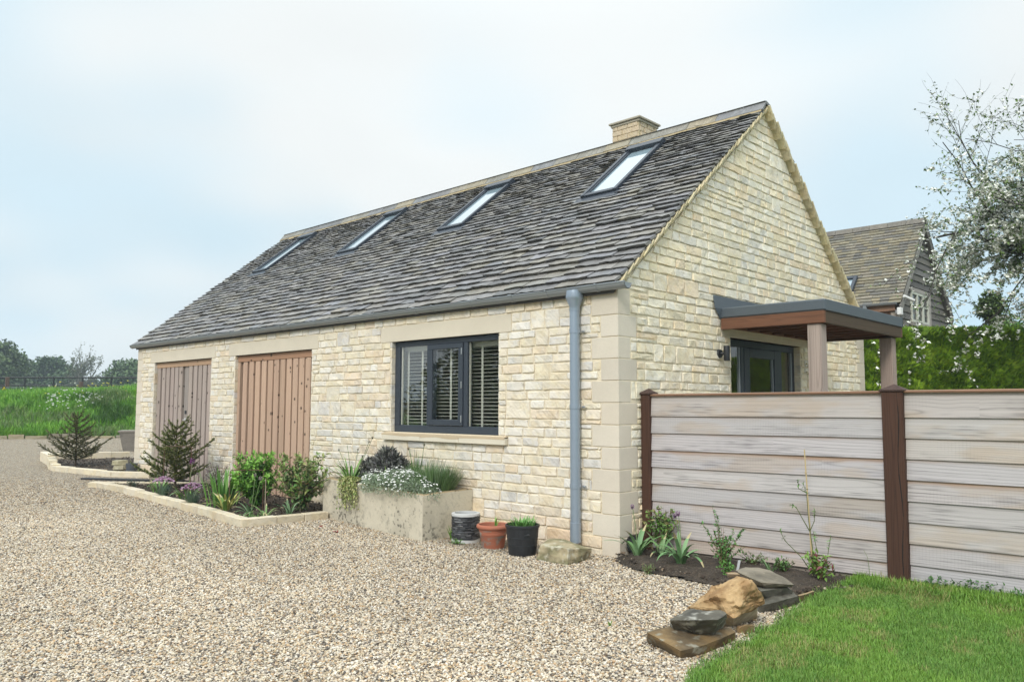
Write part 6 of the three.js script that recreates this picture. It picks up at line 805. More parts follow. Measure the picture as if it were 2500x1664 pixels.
shrub('low_plant', 'low dark green leafy plant between the leaf tuft and the bamboo cane', 1.52, 0.05, -0.16, { n: 18, h: 0.14, r: 0.12, leaves: 9, ll: 0.03, lw: 0.016, cols: [[0.06, 0.14, 0.03], [0.09, 0.19, 0.04]], bare: 0.1 }, 70, 'plant');
{ const t = thing('bamboo_cane', 'tall leaning bamboo cane in front of the fence boards', 'cane', [1.757, 0.03, -0.19]), a = new Acc([0.52, 0.40, 0.22]); a.tube([[1.757, 0.0, -0.19], [1.735, 0.5, -0.195], [1.706, 1.067, -0.205]], (q) => 0.0075 - 0.0025 * q, 0, 7); for (const y of [0.2, 0.42, 0.66, 0.88]) { const x = lerp(1.757, 1.706, y / 1.067); a.tube([[x, y - 0.004, -0.196], [x, y + 0.004, -0.196]], 0.009, 0.009, 7); } add(t, 'stick', a.geo(0.8), M.plain); }
{ const r = rngOf(72), t = thing('climbing_rose', 'thin young climber with sparse leaves trained up the bamboo cane', 'plant', [1.77, 0.03, -0.16]), s = new Acc([0.11, 0.13, 0.05]), a = new Acc(); for (const Q of [[[1.77, 0.03, -0.16], [1.765, 0.3, -0.17], [1.735, 0.5, -0.18], [1.72, 0.72, -0.19], [1.69, 0.8, -0.19]], [[1.77, 0.08, -0.16], [1.7, 0.22, -0.1], [1.585, 0.34, -0.06], [1.555, 0.42, -0.04]], [[1.74, 0.42, -0.18], [1.69, 0.52, -0.16], [1.65, 0.6, -0.15], [1.61, 0.62, -0.14]], [[1.745, 0.42, -0.18], [1.775, 0.5, -0.2], [1.775, 0.58, -0.2]], [[1.86, 0.05, -0.14], [1.885, 0.22, -0.16], [1.915, 0.40, -0.17]], [[1.72, 0.72, -0.19], [1.66, 0.75, -0.18], [1.655, 0.82, -0.18]], [[1.79, 0.1, -0.16], [1.8, 0.25, -0.18], [1.77, 0.42, -0.18]]]) { s.tube(Q, 0.0042, 0.002, 4); const n = Q.length - 1; for (let j = 0; j < 11; j++) { const f = n * (0.72 + 0.279 * r()), k = Math.floor(f), u = f - k; leaf(a, [0, 1, 2].map((c) => lerp(Q[k][c], Q[k + 1][c], u)), rdir(r, 0.1), 0.022 + 0.012 * r(), 0.013, vary([0.12, 0.25, 0.06], r, 0.25), r); } } add(t, 'stems', s.geo(0.9), M.plain); add(t, 'leaves', a.geo(), mLeaf); }
shrub('peony_plant', 'small peony with dark red buds at the foot of the bamboo cane', 1.86, 0.03, -0.08, { n: 20, h: 0.24, r: 0.16, leaves: 12, ll: 0.055, lw: 0.022, cols: [[0.13, 0.24, 0.04], [0.16, 0.27, 0.05], [0.10, 0.2, 0.03]], tip: [[0.14, 0.03, 0.04], [0.15, 0.27, 0.05]], bare: 0.35, stem: [0.2, 0.12, 0.06], off: [-0.25, 0] }, 73, 'plant');
shrub('soil_weed', 'tiny pale green tuft at the gravel edge of the fence bed', 0.62, 0.02, 0.46, { n: 26, h: 0.05, r: 0.07, leaves: 4, ll: 0.045, lw: 0.004, cols: [[0.17, 0.26, 0.09]], bare: 0.05 }, 74, 'weed');
{ const t = thing('plant_label', 'white plastic plant label stuck slanting in the soil by the upright shrub', 'plant label', [1.235, 0.04, 0.085]), a = new Acc([0.62, 0.64, 0.66]); a.box(-0.011, 0.011, 0, 0.115, -0.001, 0.001, 0.0005, undefined, ([x, y, z]) => [1.235 + x * 0.7 + y * 0.22, 0.05 + y * 0.96 * (1 - 0), 0.085 - x * 0.7 + z]); add(t, 'label_strip', a.geo(), M.plain); }
for (const [x, z, l] of [[-3.55, 0.95, 'dry red leaf on the gravel below the trailing end of the trough'], [-3.1, 1.05, 'dry red leaf on the gravel in front of the middle of the trough']]) { const r = rngOf(Math.round(x * 100)), a = new Acc(); for (let i = 0; i < 3; i++) leaf(a, [x + 0.02 * i, 0.03, z + 0.01 * i], rdir(r, 0), 0.06, 0.045, [0.26, 0.035, 0.03], r); solo('fallen_leaf', l, 'leaf', a.geo(), mLeaf); }
{ const t = thing('wispy_weed', 'wispy grass stems against the fence left of the second post', 'plant', [2.1, 0.02, -0.42]), s = new Acc([0.14, 0.2, 0.07]); for (const Q of [[[2.12, 0.02, -0.42], [2.11, 0.12, -0.43], [2.10, 0.22, -0.43], [2.07, 0.28, -0.43]], [[2.13, 0.02, -0.42], [2.08, 0.09, -0.41], [2.02, 0.10, -0.40]]]) s.tube(Q, 0.0025, 0.0012, 4); add(t, 'stems', s.geo(), M.plain); }
strapClump('gravel_sprout', 'single green seedling alone in the gravel beside the brown slab', 'weed', 1.32, 0.0, 1.95, { n: 6, spread: 0.006, len: 0.05, w: 0.010, lean: 0.3, bend: 0.4, cols: [[0.14, 0.26, 0.05]] }, 75);
{ const r = rngOf(80), t = thing('nettles', 'dark leafy weeds along the foot of the fence panel beside the lawn', 'weeds', [3.0, 0.02, -0.5]), a = new Acc(); for (let i = 0; i < 420; i++) { const x = 2.5 + 1.6 * r(), z = -0.50 + 0.12 * r(); leaf(a, [x, 0.02 + 0.10 * r() * (0.4 + f3(x * 4, 0, 0, 2, 9)), z], rdir(r, 0.3), 0.035, 0.022, vary([0.05, 0.12, 0.03], r, 0.3), r); } add(t, 'leaves', a.geo(), mLeaf); }
// ================= hedge, neighbour, trees =================
{ // clipped conifer hedge behind the house
  const r = rngOf(201), A = [-2.2, -6.75], B = [7.0, -15.4], L = Math.hypot(B[0] - A[0], B[1] - A[1]), ux = (B[0] - A[0]) / L, uz = (B[1] - A[1]) / L, nx = -uz * -1, H = 2.78, D = 1.1; // faces the camera
  const N = [-uz, ux], sgn = (N[0] * (EYE.x - A[0]) + N[1] * (EYE.z - A[1])) > 0 ? 1 : -1, W = [N[0] * sgn, N[1] * sgn];
  const t = thing('hedge', 'tall clipped dense green conifer hedge behind the porch and fence', 'hedge', [A[0], 0, A[1]]);
  const P = (s, y, w) => [A[0] + ux * s + W[0] * w, y, A[1] + uz * s + W[1] * w], core = new Acc([0.018, 0.03, 0.008]);
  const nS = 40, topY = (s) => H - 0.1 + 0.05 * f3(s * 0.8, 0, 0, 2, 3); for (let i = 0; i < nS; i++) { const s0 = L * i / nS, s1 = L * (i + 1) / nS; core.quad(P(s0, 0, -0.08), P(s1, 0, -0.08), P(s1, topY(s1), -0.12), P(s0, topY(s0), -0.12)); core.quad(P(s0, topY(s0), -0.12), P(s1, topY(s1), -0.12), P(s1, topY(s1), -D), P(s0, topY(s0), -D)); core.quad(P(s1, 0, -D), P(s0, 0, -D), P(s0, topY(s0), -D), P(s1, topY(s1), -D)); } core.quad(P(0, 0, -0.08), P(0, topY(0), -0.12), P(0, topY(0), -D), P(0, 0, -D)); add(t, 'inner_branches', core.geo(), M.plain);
  const geos = [1, 2, 3].map((k) => { const q = rngOf(300 + k), a = new Acc(); for (let i = 0; i < 11; i++) { const g = (q() - 0.5) * 1.9, l = 0.05 + 0.06 * q(), dx = Math.sin(g), dy = Math.cos(g), dz = 0.15 + 0.4 * q(), b = [(q() - 0.5) * 0.05, (q() - 0.5) * 0.05, 0], tip = [b[0] + dx * l, b[1] + dy * l, b[2] + dz * l], w = 0.010 + 0.007 * q(), m = 0.75 + 0.5 * q(); a.quad(b, [b[0] + dx * l * 0.5 + dy * w, b[1] + dy * l * 0.5 - dx * w, b[2] + dz * l * 0.45], tip, [b[0] + dx * l * 0.5 - dy * w, b[1] + dy * l * 0.5 + dx * w, b[2] + dz * l * 0.55], [m * (0.9 + 0.2 * q()), m, m * 0.8]); } const g2 = a.geo(); g2.userData.local = true; return g2; });
  const grp = partGroup(t, 'foliage'); grp.userData.kind = 'stuff'; const base = Math.atan2(W[0], W[1]), m4 = new THREE.Matrix4(), q = new THREE.Quaternion(), e = new THREE.Euler(0, 0, 0, 'YXZ'), c = new THREE.Color(), PER = 9500;
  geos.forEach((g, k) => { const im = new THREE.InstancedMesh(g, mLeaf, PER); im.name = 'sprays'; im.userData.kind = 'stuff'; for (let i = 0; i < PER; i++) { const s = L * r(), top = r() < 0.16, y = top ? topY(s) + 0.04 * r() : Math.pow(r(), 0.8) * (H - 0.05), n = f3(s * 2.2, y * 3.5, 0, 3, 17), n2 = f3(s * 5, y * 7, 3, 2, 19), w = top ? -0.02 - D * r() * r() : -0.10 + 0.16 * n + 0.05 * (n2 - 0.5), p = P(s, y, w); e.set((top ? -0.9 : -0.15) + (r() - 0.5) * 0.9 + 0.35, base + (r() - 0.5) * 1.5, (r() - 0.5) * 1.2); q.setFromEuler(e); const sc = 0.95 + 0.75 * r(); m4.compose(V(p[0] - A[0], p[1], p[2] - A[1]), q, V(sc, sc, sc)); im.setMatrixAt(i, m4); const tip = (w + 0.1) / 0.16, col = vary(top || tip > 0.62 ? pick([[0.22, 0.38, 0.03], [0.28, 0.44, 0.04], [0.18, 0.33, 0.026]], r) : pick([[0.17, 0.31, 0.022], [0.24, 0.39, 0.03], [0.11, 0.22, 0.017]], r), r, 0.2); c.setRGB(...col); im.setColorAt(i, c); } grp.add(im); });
}
{ // neighbouring house: stone-tiled roof, weathered boarded gable
  const t = thing('neighbour_house', 'second house behind the hedge with mossy tiled roof and grey boarded gable', 'house', [-1.6, 0, -15.4]), r = rngOf(210), X = -1.62, EZ = -13.26, RZ2 = -15.45, EY = 3.86, RY = 6.20, BZ = -17.66, dy = RY - EY, dz = EZ - RZ2, L = Math.hypot(dy, dz), XL = -9.5;
  const sl = (x, d, n, back) => { const y = EY + dy * d / L + n * dz / L, z0 = EZ - dz * d / L + n * dy / L; return [x, y, back ? 2 * RZ2 - z0 : z0]; };
  const body = new Acc([0.40, 0.33, 0.25]); body.box(XL, X - 0.05, 0, EY - 0.06, BZ + 0.12, EZ - 0.16); body.quad([X - 0.05, EY - 0.06, EZ - 0.16], [X - 0.05, EY - 0.06, BZ + 0.12], [X - 0.05, RY - 0.12, RZ2 - 0.005], [X - 0.05, RY - 0.12, RZ2 + 0.005]); add(t, 'wall', body.geo(), M.stone);
  const ro = partGroup(t, 'roof'), deck = new Acc(); for (const b of [0, 1]) { const q = [sl(XL, 0.02, -0.04, b), sl(X + 0.1, 0.02, -0.04, b), sl(X + 0.1, L, -0.04, b), sl(XL, L, -0.04, b)]; deck.quad(...q); deck.quad(...q.map((p) => [p[0], p[1] - 0.05, p[2]]).reverse()); } add(ro, 'roof_boarding', deck.geo(), M.underroof);
  const TC = [[0.23, 0.20, 0.13], [0.27, 0.235, 0.155], [0.195, 0.18, 0.135], [0.25, 0.225, 0.17], [0.16, 0.15, 0.13]], rows = 27, list = [];
  for (let k = 0; k < rows; k++) { const d0 = L * k / rows - 0.02, d1 = d0 + L / rows * 1.7; let x = X + 0.10; while (x > -4.75) { const w = 0.17 + 0.11 * r(), a = Math.max(-4.8, x - w); if (!(x > -3.98 && a < -3.40 && d0 > 0.42 && d0 < 1.6 && false)) list.push([a + 0.002, x - 0.002, d0, d1]); x -= w; } }
  list.forEach(([a, b, d0, d1]) => { const q = new Acc(vary(pick(TC, r), r, 0.12)); q.uo = [r() * 4, r() * 4]; const th = 0.018 + 0.006 * r(), lf = 0.006 * r(), A0 = sl(a, d0 + (r() - 0.5) * 0.012, th + lf), B0 = sl(b, d0 + (r() - 0.5) * 0.012, th + lf), C0 = sl(b, d1, -0.012), D0 = sl(a, d1, -0.012), low = (p) => [p[0], p[1] - th * 0.8, p[2] - th * 0.6]; q.quad(A0, B0, C0, D0); q.quad(low(A0), low(B0), B0, A0); q.quad(low(A0), A0, D0, low(D0)); q.quad(B0, low(B0), low(C0), C0); add(ro, 'roof_tile', q.geo(), M.slate); });
  const far = new Acc([0.2, 0.18, 0.13]); far.quad(sl(XL, 0, 0.01), sl(-4.8, 0, 0.01), sl(-4.8, L, 0.01), sl(XL, L, 0.01)); for (let k = 0; k < rows; k++) far.quad(sl(XL, L * k / rows, 0.012, 1), sl(XL, L * (k + 1) / rows, 0.0, 1), sl(X + 0.1, L * (k + 1) / rows, 0.0, 1), sl(X + 0.1, L * k / rows, 0.012, 1)); add(ro, 'rear_roof_slope', far.geo(), M.slate);
  for (let x = X + 0.1; x > -5.5; x -= 0.45) { const q = new Acc(vary([0.20, 0.18, 0.15], r, 0.1)), x1 = x - 0.44; for (const b of [0, 1]) { const z = [sl(x1, L - 0.17, 0.03, b), sl(x, L - 0.17, 0.03, b), sl(x, L, 0.06, b), sl(x1, L, 0.06, b)]; b ? q.quad(...z.reverse()) : q.quad(...z); } q.quad(sl(x, L - 0.17, 0.03), sl(x, L - 0.17, -0.02), sl(x, L, 0.0), sl(x, L, 0.06)); add(ro, 'ridge_tile', q.geo(), M.slate); }
  // roof window
  const g = partGroup(t, 'roof_window'), F = (p) => sl(p[0], p[1], p[2]), bx = (nm, mt, q) => { const a = new Acc(); for (const e of q) a.box(...e, 0.005, undefined, F); add(g, nm, a.geo(), mt); };
  const wx0 = -3.32, wx1 = -2.71, w0 = 0.37, w1 = 1.06; bx('frame', M.anth, [[wx0, wx0 + 0.08, w0, w1, 0, 0.10], [wx1 - 0.08, wx1, w0, w1, 0, 0.10], [wx0 + 0.08, wx1 - 0.08, w1 - 0.09, w1, 0, 0.10], [wx0 + 0.08, wx1 - 0.08, w0, w0 + 0.07, 0, 0.09]]); bx('pane', M.roofpane, [[wx0 + 0.08, wx1 - 0.08, w0 + 0.07, w1 - 0.09, 0.02, 0.05]]);
  // cladding boards cut to the rake
  const WB = [[0.17, 0.165, 0.16], [0.20, 0.195, 0.19], [0.145, 0.14, 0.14], [0.18, 0.17, 0.155]]; const ztop = (y) => [EZ - 0.18 - Math.max(0, y - EY + 0.1) * dz / dy, BZ + 0.14 + Math.max(0, y - EY + 0.1) * dz / dy];
  for (let y = 2.0; y < RY - 0.25; y += 0.17) { const q = new Acc(vary(pick(WB, r), r, 0.12)); q.grain = 'z'; q.uo = [r() * 3, r() * 3]; const [a0, b0] = ztop(y), [a1, b1] = ztop(y + 0.185); if (a1 - b1 < 0.1) break; const seg = 6; for (let i = 0; i < seg; i++) { const z = (A, B, f) => lerp(A, B, f), p0 = i / seg, p1 = (i + 1) / seg, wob = () => 0.012 * (r() - 0.5), yb0 = y + wob(), yb1 = y + wob(); q.quad([X, yb0, z(a0, b0, p0)], [X, yb1, z(a0, b0, p1)], [X - 0.028, y + 0.185, z(a1, b1, p1)], [X - 0.028, y + 0.185, z(a1, b1, p0)]); q.quad([X - 0.03, yb0, z(a0, b0, p0)], [X - 0.03, yb1, z(a0, b0, p1)], [X, yb1, z(a0, b0, p1)], [X, yb0, z(a0, b0, p0)]); } add(t, 'cladding_board', q.geo(), M.oldwood); }
  for (const b of [0, 1]) { const q = new Acc(b ? [0.15, 0.14, 0.13] : [0.34, 0.33, 0.31]); q.grain = 'y'; const P4 = [[X + 0.0, 0.0], [X + 0.1, 0.0]]; const c = (x, d, n) => sl(x, d, n, b), q4 = [[-0.05, -0.05], [L + 0.02, -0.05], [L + 0.02, -0.20], [-0.05, -0.22]], f = q4.map(([d, n]) => c(X + 0.10, d, n)), k = q4.map(([d, n]) => c(X + 0.06, d, n)); b ? q.quad(...[...f].reverse()) : q.quad(...f); for (let i = 0; i < 4; i++) { const j = (i + 1) % 4; q.quad(f[i], f[j], k[j], k[i]); } q.quad(k[0], k[1], k[2], k[3]); const s = q4.map(([d, n]) => c(X - 0.04, d, n)); q.quad(k[3], k[2], s[2], s[3]); add(t, 'bargeboard', q.geo(), M.oldwood); }
  { const w = partGroup(t, 'window'), q = (nm, mt, col, l) => { const a = new Acc(col); for (const e of l) a.box(...e, 0.004); add(w, nm, a.geo(), mt); }; const za = -14.34, zb = -15.68, y0 = 3.50, y1 = 4.24;
    q('surround', M.pine, [0.40, 0.37, 0.34], [[X - 0.02, X + 0.035, y1, y1 + 0.1, zb - 0.14, za + 0.06], [X - 0.02, X + 0.04, y0 - 0.08, y1, zb - 0.14, zb], [X - 0.02, X + 0.05, y0 - 0.1, y0, zb, za + 0.08]]); q('frame', M.plain, [0.55, 0.57, 0.50], [[X - 0.02, X + 0.03, y1 - 0.06, y1, zb, za], [X - 0.02, X + 0.03, y0, y0 + 0.05, zb, za], ...[0, 1, 2, 3].map((i) => { const z = lerp(zb, za, i / 3); return [X - 0.02, X + 0.03, y0 + 0.05, y1 - 0.06, z - (i ? 0.05 : 0), z + (i === 3 ? 0 : 0.05)]; }), ...[0, 1, 2].map((i) => [X - 0.01, X + 0.02, 3.90, 3.925, lerp(zb, za, i / 3) + 0.05, lerp(zb, za, (i + 1) / 3) - 0.05])]); for (let i = 0; i < 3; i++) q('pane', std({ color: new THREE.Color(0.05, 0.06, 0.06), vertexColors: false, roughness: 0.12 }), [1, 1, 1], [[X - 0.016, X - 0.008, y0 + 0.05, y1 - 0.06, lerp(zb, za, i / 3) + 0.05, lerp(zb, za, (i + 1) / 3) - 0.05]]); }
  { const a = new Acc(); const n = 8, ring = (x) => { const l = []; for (let i = 0; i <= n; i++) { const g = Math.PI + Math.PI * i / n; l.push([x, EY - 0.0 + Math.sin(g) * 0.06, EZ + 0.03 - Math.cos(g) * 0.06]); } return l; }, A = ring(XL), B = ring(X + 0.02); for (let i = 0; i < n; i++) a.quad(A[i], B[i], B[i + 1], A[i + 1]); for (let i = 1; i < n; i++) a.tri(B[0], B[i], B[i + 1]); add(t, 'gutter', a.geo(0.6), M.zinc); const d = new Acc(); d.tube([[-2.32, EY - 0.03, EZ + 0.03], [-2.32, EY - 0.22, EZ + 0.03], [-2.26, EY - 0.36, EZ - 0.05], [-2.22, EY - 0.46, EZ - 0.12], [-2.22, 0, EZ - 0.12]], 0.055, 0.05, 10); add(t, 'downpipe', d.geo(0.8), M.zinc); const f = new Acc([0.34, 0.20, 0.13]); f.grain = 'x'; f.box(XL, X - 0.04, EY - 0.19, EY - 0.05, EZ - 0.16, EZ - 0.03, 0.004); add(t, 'fascia_board', f.geo(), M.oldwood); const p = new Acc([0.32, 0.17, 0.10]); p.box(XL, X - 0.06, 2.6, EY - 0.06, EZ - 0.159, EZ - 0.15); add(t, 'brick_band', p.geo(), M.stone); const po = new Acc([0.42, 0.37, 0.31]); po.grain = 'y'; po.box(X - 0.16, X + 0.01, 0, EY - 0.2, EZ - 0.2, EZ - 0.08, 0.01); add(t, 'corner_post', po.geo(), M.oldwood); }
  const cam = thing('security_camera', 'small white camera on the neighbouring house corner under the roof', 'camera', [X + 0.05, 3.95, -13.5]), c = new Acc([0.75, 0.75, 0.74]), ca = V(0.5, -0.32, -0.8).normalize(); c.tube([[X + 0.12, 4.01, -13.42], [X + 0.12 + ca.x * 0.3, 4.01 + ca.y * 0.3, -13.42 + ca.z * 0.3]], 0.04, 0.035, 10); add(cam, 'camera_body', c.geo(0.6), M.plain); const c2 = new Acc([0.6, 0.6, 0.6]); c2.tube([[X + 0.02, 3.86, -13.42], [X + 0.14, 3.98, -13.46]], 0.012, 0.012, 6); add(cam, 'bracket', c2.geo(0.6), M.plain);
  const lb = thing('floodlight', 'white box floodlight just below the small camera on the neighbouring house', 'floodlight', [X + 0.05, 3.62, -13.25]), l = new Acc([0.78, 0.78, 0.77]); l.box(X + 0.03, X + 0.12, 3.56, 3.73, -13.35, -13.19, 0.012); add(lb, 'housing', l.geo(), M.plain); const l2 = new Acc([0.3, 0.3, 0.3]); l2.box(X - 0.02, X + 0.03, 3.6, 3.68, -13.3, -13.24, 0.004); add(lb, 'bracket', l2.geo(), M.plain);
}
// ---- branching trees
function grow(t, o, seed) { // trunk and limbs as tapered tubes; returns the twig ends
  const r = rngOf(seed), a = new Acc(o.bark), twigs = [], q = (v) => { const l = Math.hypot(...v) || 1; return v.map((c) => c / l); };
  const go = (p, d, len, rad, lv) => { const n = lv < 2 ? 6 : 4, P = [p]; let c = p, e = d; for (let i = 0; i < n; i++) { e = q([e[0] + (r() - 0.5) * o.wig, e[1] + (r() - 0.5) * o.wig + (o.droop?.[lv] ?? 0), e[2] + (r() - 0.5) * o.wig]); c = [c[0] + e[0] * len / n, c[1] + e[1] * len / n, c[2] + e[2] * len / n]; P.push(c); } a.tube(P, rad, rad * 0.5, lv < 2 ? 7 : lv < 3 ? 5 : 3, undefined, false); if (lv >= o.levels) { twigs.push([P, e]); return; } if (lv >= o.levels - 1) twigs.push([P.slice(2), e]);
    const k = o.kids[lv]; for (let i = 0; i < k; i++) { const f = (i + 0.6 + 0.6 * r()) / (k + 0.4), j = Math.min(n - 1, Math.floor(f * n)), u = f * n - j, b = [0, 1, 2].map((m) => lerp(P[j][m], P[j + 1][m], Math.min(1, u))); let s = rdir(r); const dt = s[0] * e[0] + s[1] * e[1] + s[2] * e[2]; s = q(s.map((v, m) => v - e[m] * dt)); const w = o.spread * (0.7 + 0.6 * r()), dd = q([e[0] + s[0] * w, e[1] + s[1] * w + (o.lift ?? 0), e[2] + s[2] * w]); go(b, dd, len * o.ratio * (0.75 + 0.5 * r()), Math.max(0.0025, rad * lerp(1, 0.5, f) * 0.62), lv + 1); } };
  for (const [p, d, len, rad] of o.roots) go(p, q(d), len, rad, o.start ?? 0); return [a, twigs, r];
}
{ // hawthorn in blossom
  const t = thing('hawthorn_tree', 'large hawthorn covered in white blossom, leaning in over the hedge', 'tree', [3.6, 0, -8.4]), B = [3.6, 0, -8.4];
  const o = { bark: [0.045, 0.04, 0.034], wig: 0.62, levels: 4, kids: [5, 7, 5, 5], spread: 1.0, ratio: 0.5, lift: 0.05, droop: [0.02, 0.0, 0.0, -0.02, -0.04], start: 1, roots: [] };
  const hub = [3.6, 3.5, -9.2]; for (const e of [[-0.6, 6.1, -6.9], [0.0, 5.5, -7.2], [0.5, 4.9, -7.7], [0.25, 5.8, -7.6], [0.9, 5.2, -8.0], [0.5, 6.9, -7.5], [1.2, 7.1, -8.3], [1.9, 7.2, -8.9], [2.7, 6.8, -9.2], [3.6, 6.1, -9.3], [1.0, 5.6, -7.8], [1.2, 4.6, -8.1], [2.0, 6.0, -8.2], [0.8, 4.9, -9.3], [1.8, 5.8, -10.0], [2.2, 4.6, -7.9], [1.0, 6.2, -8.6], [2.9, 5.2, -8.6], [2.0, 5.1, -9.0], [1.6, 6.6, -8.4], [1.7, 5.2, -8.2], [0.6, 5.2, -8.3], [0.6, 6.0, -8.0], [1.4, 4.3, -8.6], [2.3, 4.3, -8.6], [1.5, 5.7, -8.9]]) { const v = [0, 1, 2].map((k) => e[k] - hub[k]), l = Math.hypot(...v); o.roots.push([hub, v.map((c) => c / l), l / 1.6, 0.010 + 0.0045 * l]); }
  const [a, tw, r] = grow(t, o, 330); const tr = new Acc(o.bark); tr.tube([[B[0], -0.1, B[2]], [B[0] + 0.05, 0.9, B[2] - 0.05], [B[0] - 0.08, 1.6, B[2] - 0.1], hub], 0.2, 0.14, 10); add(t, 'trunk', tr.geo(0.9), M.plain); add(t, 'branches', a.geo(0.9), M.plain);
  const lf = new Acc(), fl = new Acc(); tw.forEach(([P, e]) => { const tip = P[P.length - 1], up = f3(tip[0] * 0.9, tip[1] * 0.9, tip[2] * 0.9, 3, 7), hi = sstep(4.7, 6.4, tip[1] + (B[0] - tip[0]) * 0.25); const dn = lerp(0.3, 1, sstep(-0.3, 0.7, tip[0])), nl = Math.round((lerp(6, 1.4, hi) + 4 * up) * dn), nf = up > 0.40 ? Math.round(lerp(8, 0.8, hi) * (0.4 + up) * dn) : 0; for (let i = 0; i < nl; i++) { const k = Math.floor(r() * (P.length - 1)), u = r(), p = [0, 1, 2].map((c) => lerp(P[k][c], P[k + 1][c], u) + (r() - 0.5) * 0.05); leaf(lf, p, rdir(r, 0.1), 0.045 + 0.03 * r(), 0.035, vary(pick([[0.09, 0.155, 0.04], [0.12, 0.20, 0.05], [0.15, 0.23, 0.065]], r), r, 0.2), r); } for (let i = 0; i < nf; i++) { const k = Math.floor(r() * (P.length - 1)), u = r(), p = [0, 1, 2].map((c) => lerp(P[k][c], P[k + 1][c], u) + (r() - 0.5) * 0.07); p[1] += 0.02; for (let j = 0; j < 2; j++) { const s = 0.018 + 0.014 * r(), d = rdir(r, 0.5), tone = vary([0.80, 0.81, 0.76], r, 0.05); leaf(fl, [p[0] - d[0] * s * 0.8, p[1] - d[1] * s * 0.8, p[2] - d[2] * s * 0.8], d, s * 1.9, s * 2.1, tone, r, 0.05); p[0] += (r() - 0.5) * 0.05; p[1] += (r() - 0.5) * 0.04; p[2] += (r() - 0.5) * 0.05; } } });
  add(t, 'leaves', lf.geo(), mLeaf); add(t, 'blossom', fl.geo(), M.petal);
}
function leafTree(name, label, x, y, z, h, rx, o, seed, group) { // crown of many leaf clumps round a branching skeleton
  const r = rngOf(seed), t = thing(name, label, 'tree', [x, y, z], group), tk = new Acc(o.bark ?? [0.09, 0.075, 0.06]), cr = new Acc();
  tk.tube([[x, y - 0.3, z], [x + 0.1, y + h * 0.3, z], [x - 0.05, y + h * 0.75, z]], h * 0.03, h * 0.008, 7); const lobes = []; for (let i = 0; i < o.lobes; i++) { const g = r() * 6.28, q = Math.sqrt(r()) * 0.75, yy = o.low + (1 - o.low) * (0.12 + 0.8 * r()), wd = o.cone ? 1.1 * (1.02 - yy) : Math.sin(Math.min(1, (yy - o.low) / (1 - o.low) * 0.9 + 0.12) * 3.0); lobes.push([x + Math.cos(g) * q * rx * wd, y + h * yy * 0.96, z + Math.sin(g) * q * rx * wd, rx * (0.22 + 0.2 * r()) * (o.cone ? 0.5 + 0.7 * (1 - yy) : 1)]); const e = lobes[i]; tk.tube([[x, y + h * yy * 0.55, z], [lerp(x, e[0], 0.5), lerp(y + h * yy * 0.55, e[1], 0.6), lerp(z, e[2], 0.5)], e.slice(0, 3)], h * 0.009, h * 0.002, 4, undefined, false); }
  for (let i = 0; i < o.n; i++) { const e = pick(lobes, r), d = rdir(r), q = e[3] * Math.pow(r(), 0.4), p = [e[0] + d[0] * q, e[1] + d[1] * q * 0.85, e[2] + d[2] * q]; leaf(cr, p, rdir(r, 0.1), o.s * (0.6 + 0.8 * r()), o.s * 0.75, vary(pick(o.cols, r), r, 0.22), r); }
  add(t, 'trunk', tk.geo(0.9), M.plain); add(t, 'crown', cr.geo(), mLeaf); return t;
}
leafTree('yew_tree', 'dark green conical tree rising behind the hedge beside the boarded gable', -0.85, 0, -18.7, 5.1, 1.5, { lobes: 40, low: 0.1, cone: true, n: 8500, s: 0.10, cols: [[0.05, 0.085, 0.02], [0.07, 0.115, 0.025], [0.09, 0.14, 0.03]] }, 401);
leafTree('laurel_tree', 'mid green round tree behind the hedge under the blossom branches', 0.45, 0, -17.3, 4.4, 1.7, { lobes: 30, low: 0.2, n: 5500, s: 0.11, cols: [[0.08, 0.18, 0.035], [0.11, 0.22, 0.045], [0.065, 0.14, 0.025]] }, 402);
leafTree('golden_conifer', 'yellowish young conifer poking just above the hedge', -0.15, 0, -12.9, 3.5, 0.65, { lobes: 22, low: 0.1, cone: true, n: 2500, s: 0.07, cols: [[0.17, 0.16, 0.03], [0.13, 0.14, 0.03]] }, 403);
// ---- railing, stubs and warning sign on the bank; edging stones
{
  const t = thing('estate_railing', 'thin black metal railing along the top of the grass bank', 'railing', [-37.2, 1.9, -6.75]), A = [-37.2, -6.75], ux = 0.7255, uz = -0.688; for (let i = -7; i <= 9; i++) { const x = A[0] + ux * 1.385 * (i - 0.5), z = A[1] + uz * 1.385 * (i - 0.5), a = new Acc(); a.box(x - 0.04, x + 0.04, 1.5, 2.79, z - 0.04, z + 0.04, 0.008); add(t, 'post', a.geo(), M.black); } for (const [y, rr] of [[2.755, 0.04], [2.385, 0.034], [2.03, 0.034]]) { const a = new Acc(); a.tube([[A[0] - ux * 12, y, A[1] - uz * 12], [A[0] + ux * 12, y, A[1] + uz * 12]], rr, rr, 6); add(t, 'rail', a.geo(0.9), M.black); }
}
for (const [x, z, y0, y1, lab] of [[-36.0, -6.95, 1.6, 2.55, 'short reddish wooden stub post behind the railing nearest the house'], [-37.75, -4.35, 1.6, 2.72, 'short dark wooden stub post at the left edge above the warning sign']]) { const t = thing('wooden_post', lab, 'post', [x, y0, z]), a = new Acc([0.13, 0.085, 0.07]); a.grain = 'y'; a.box(x - 0.075, x + 0.075, y0, y1, z - 0.075, z + 0.075, 0.015); add(t, 'post_shaft', a.geo(), M.oldwood); }
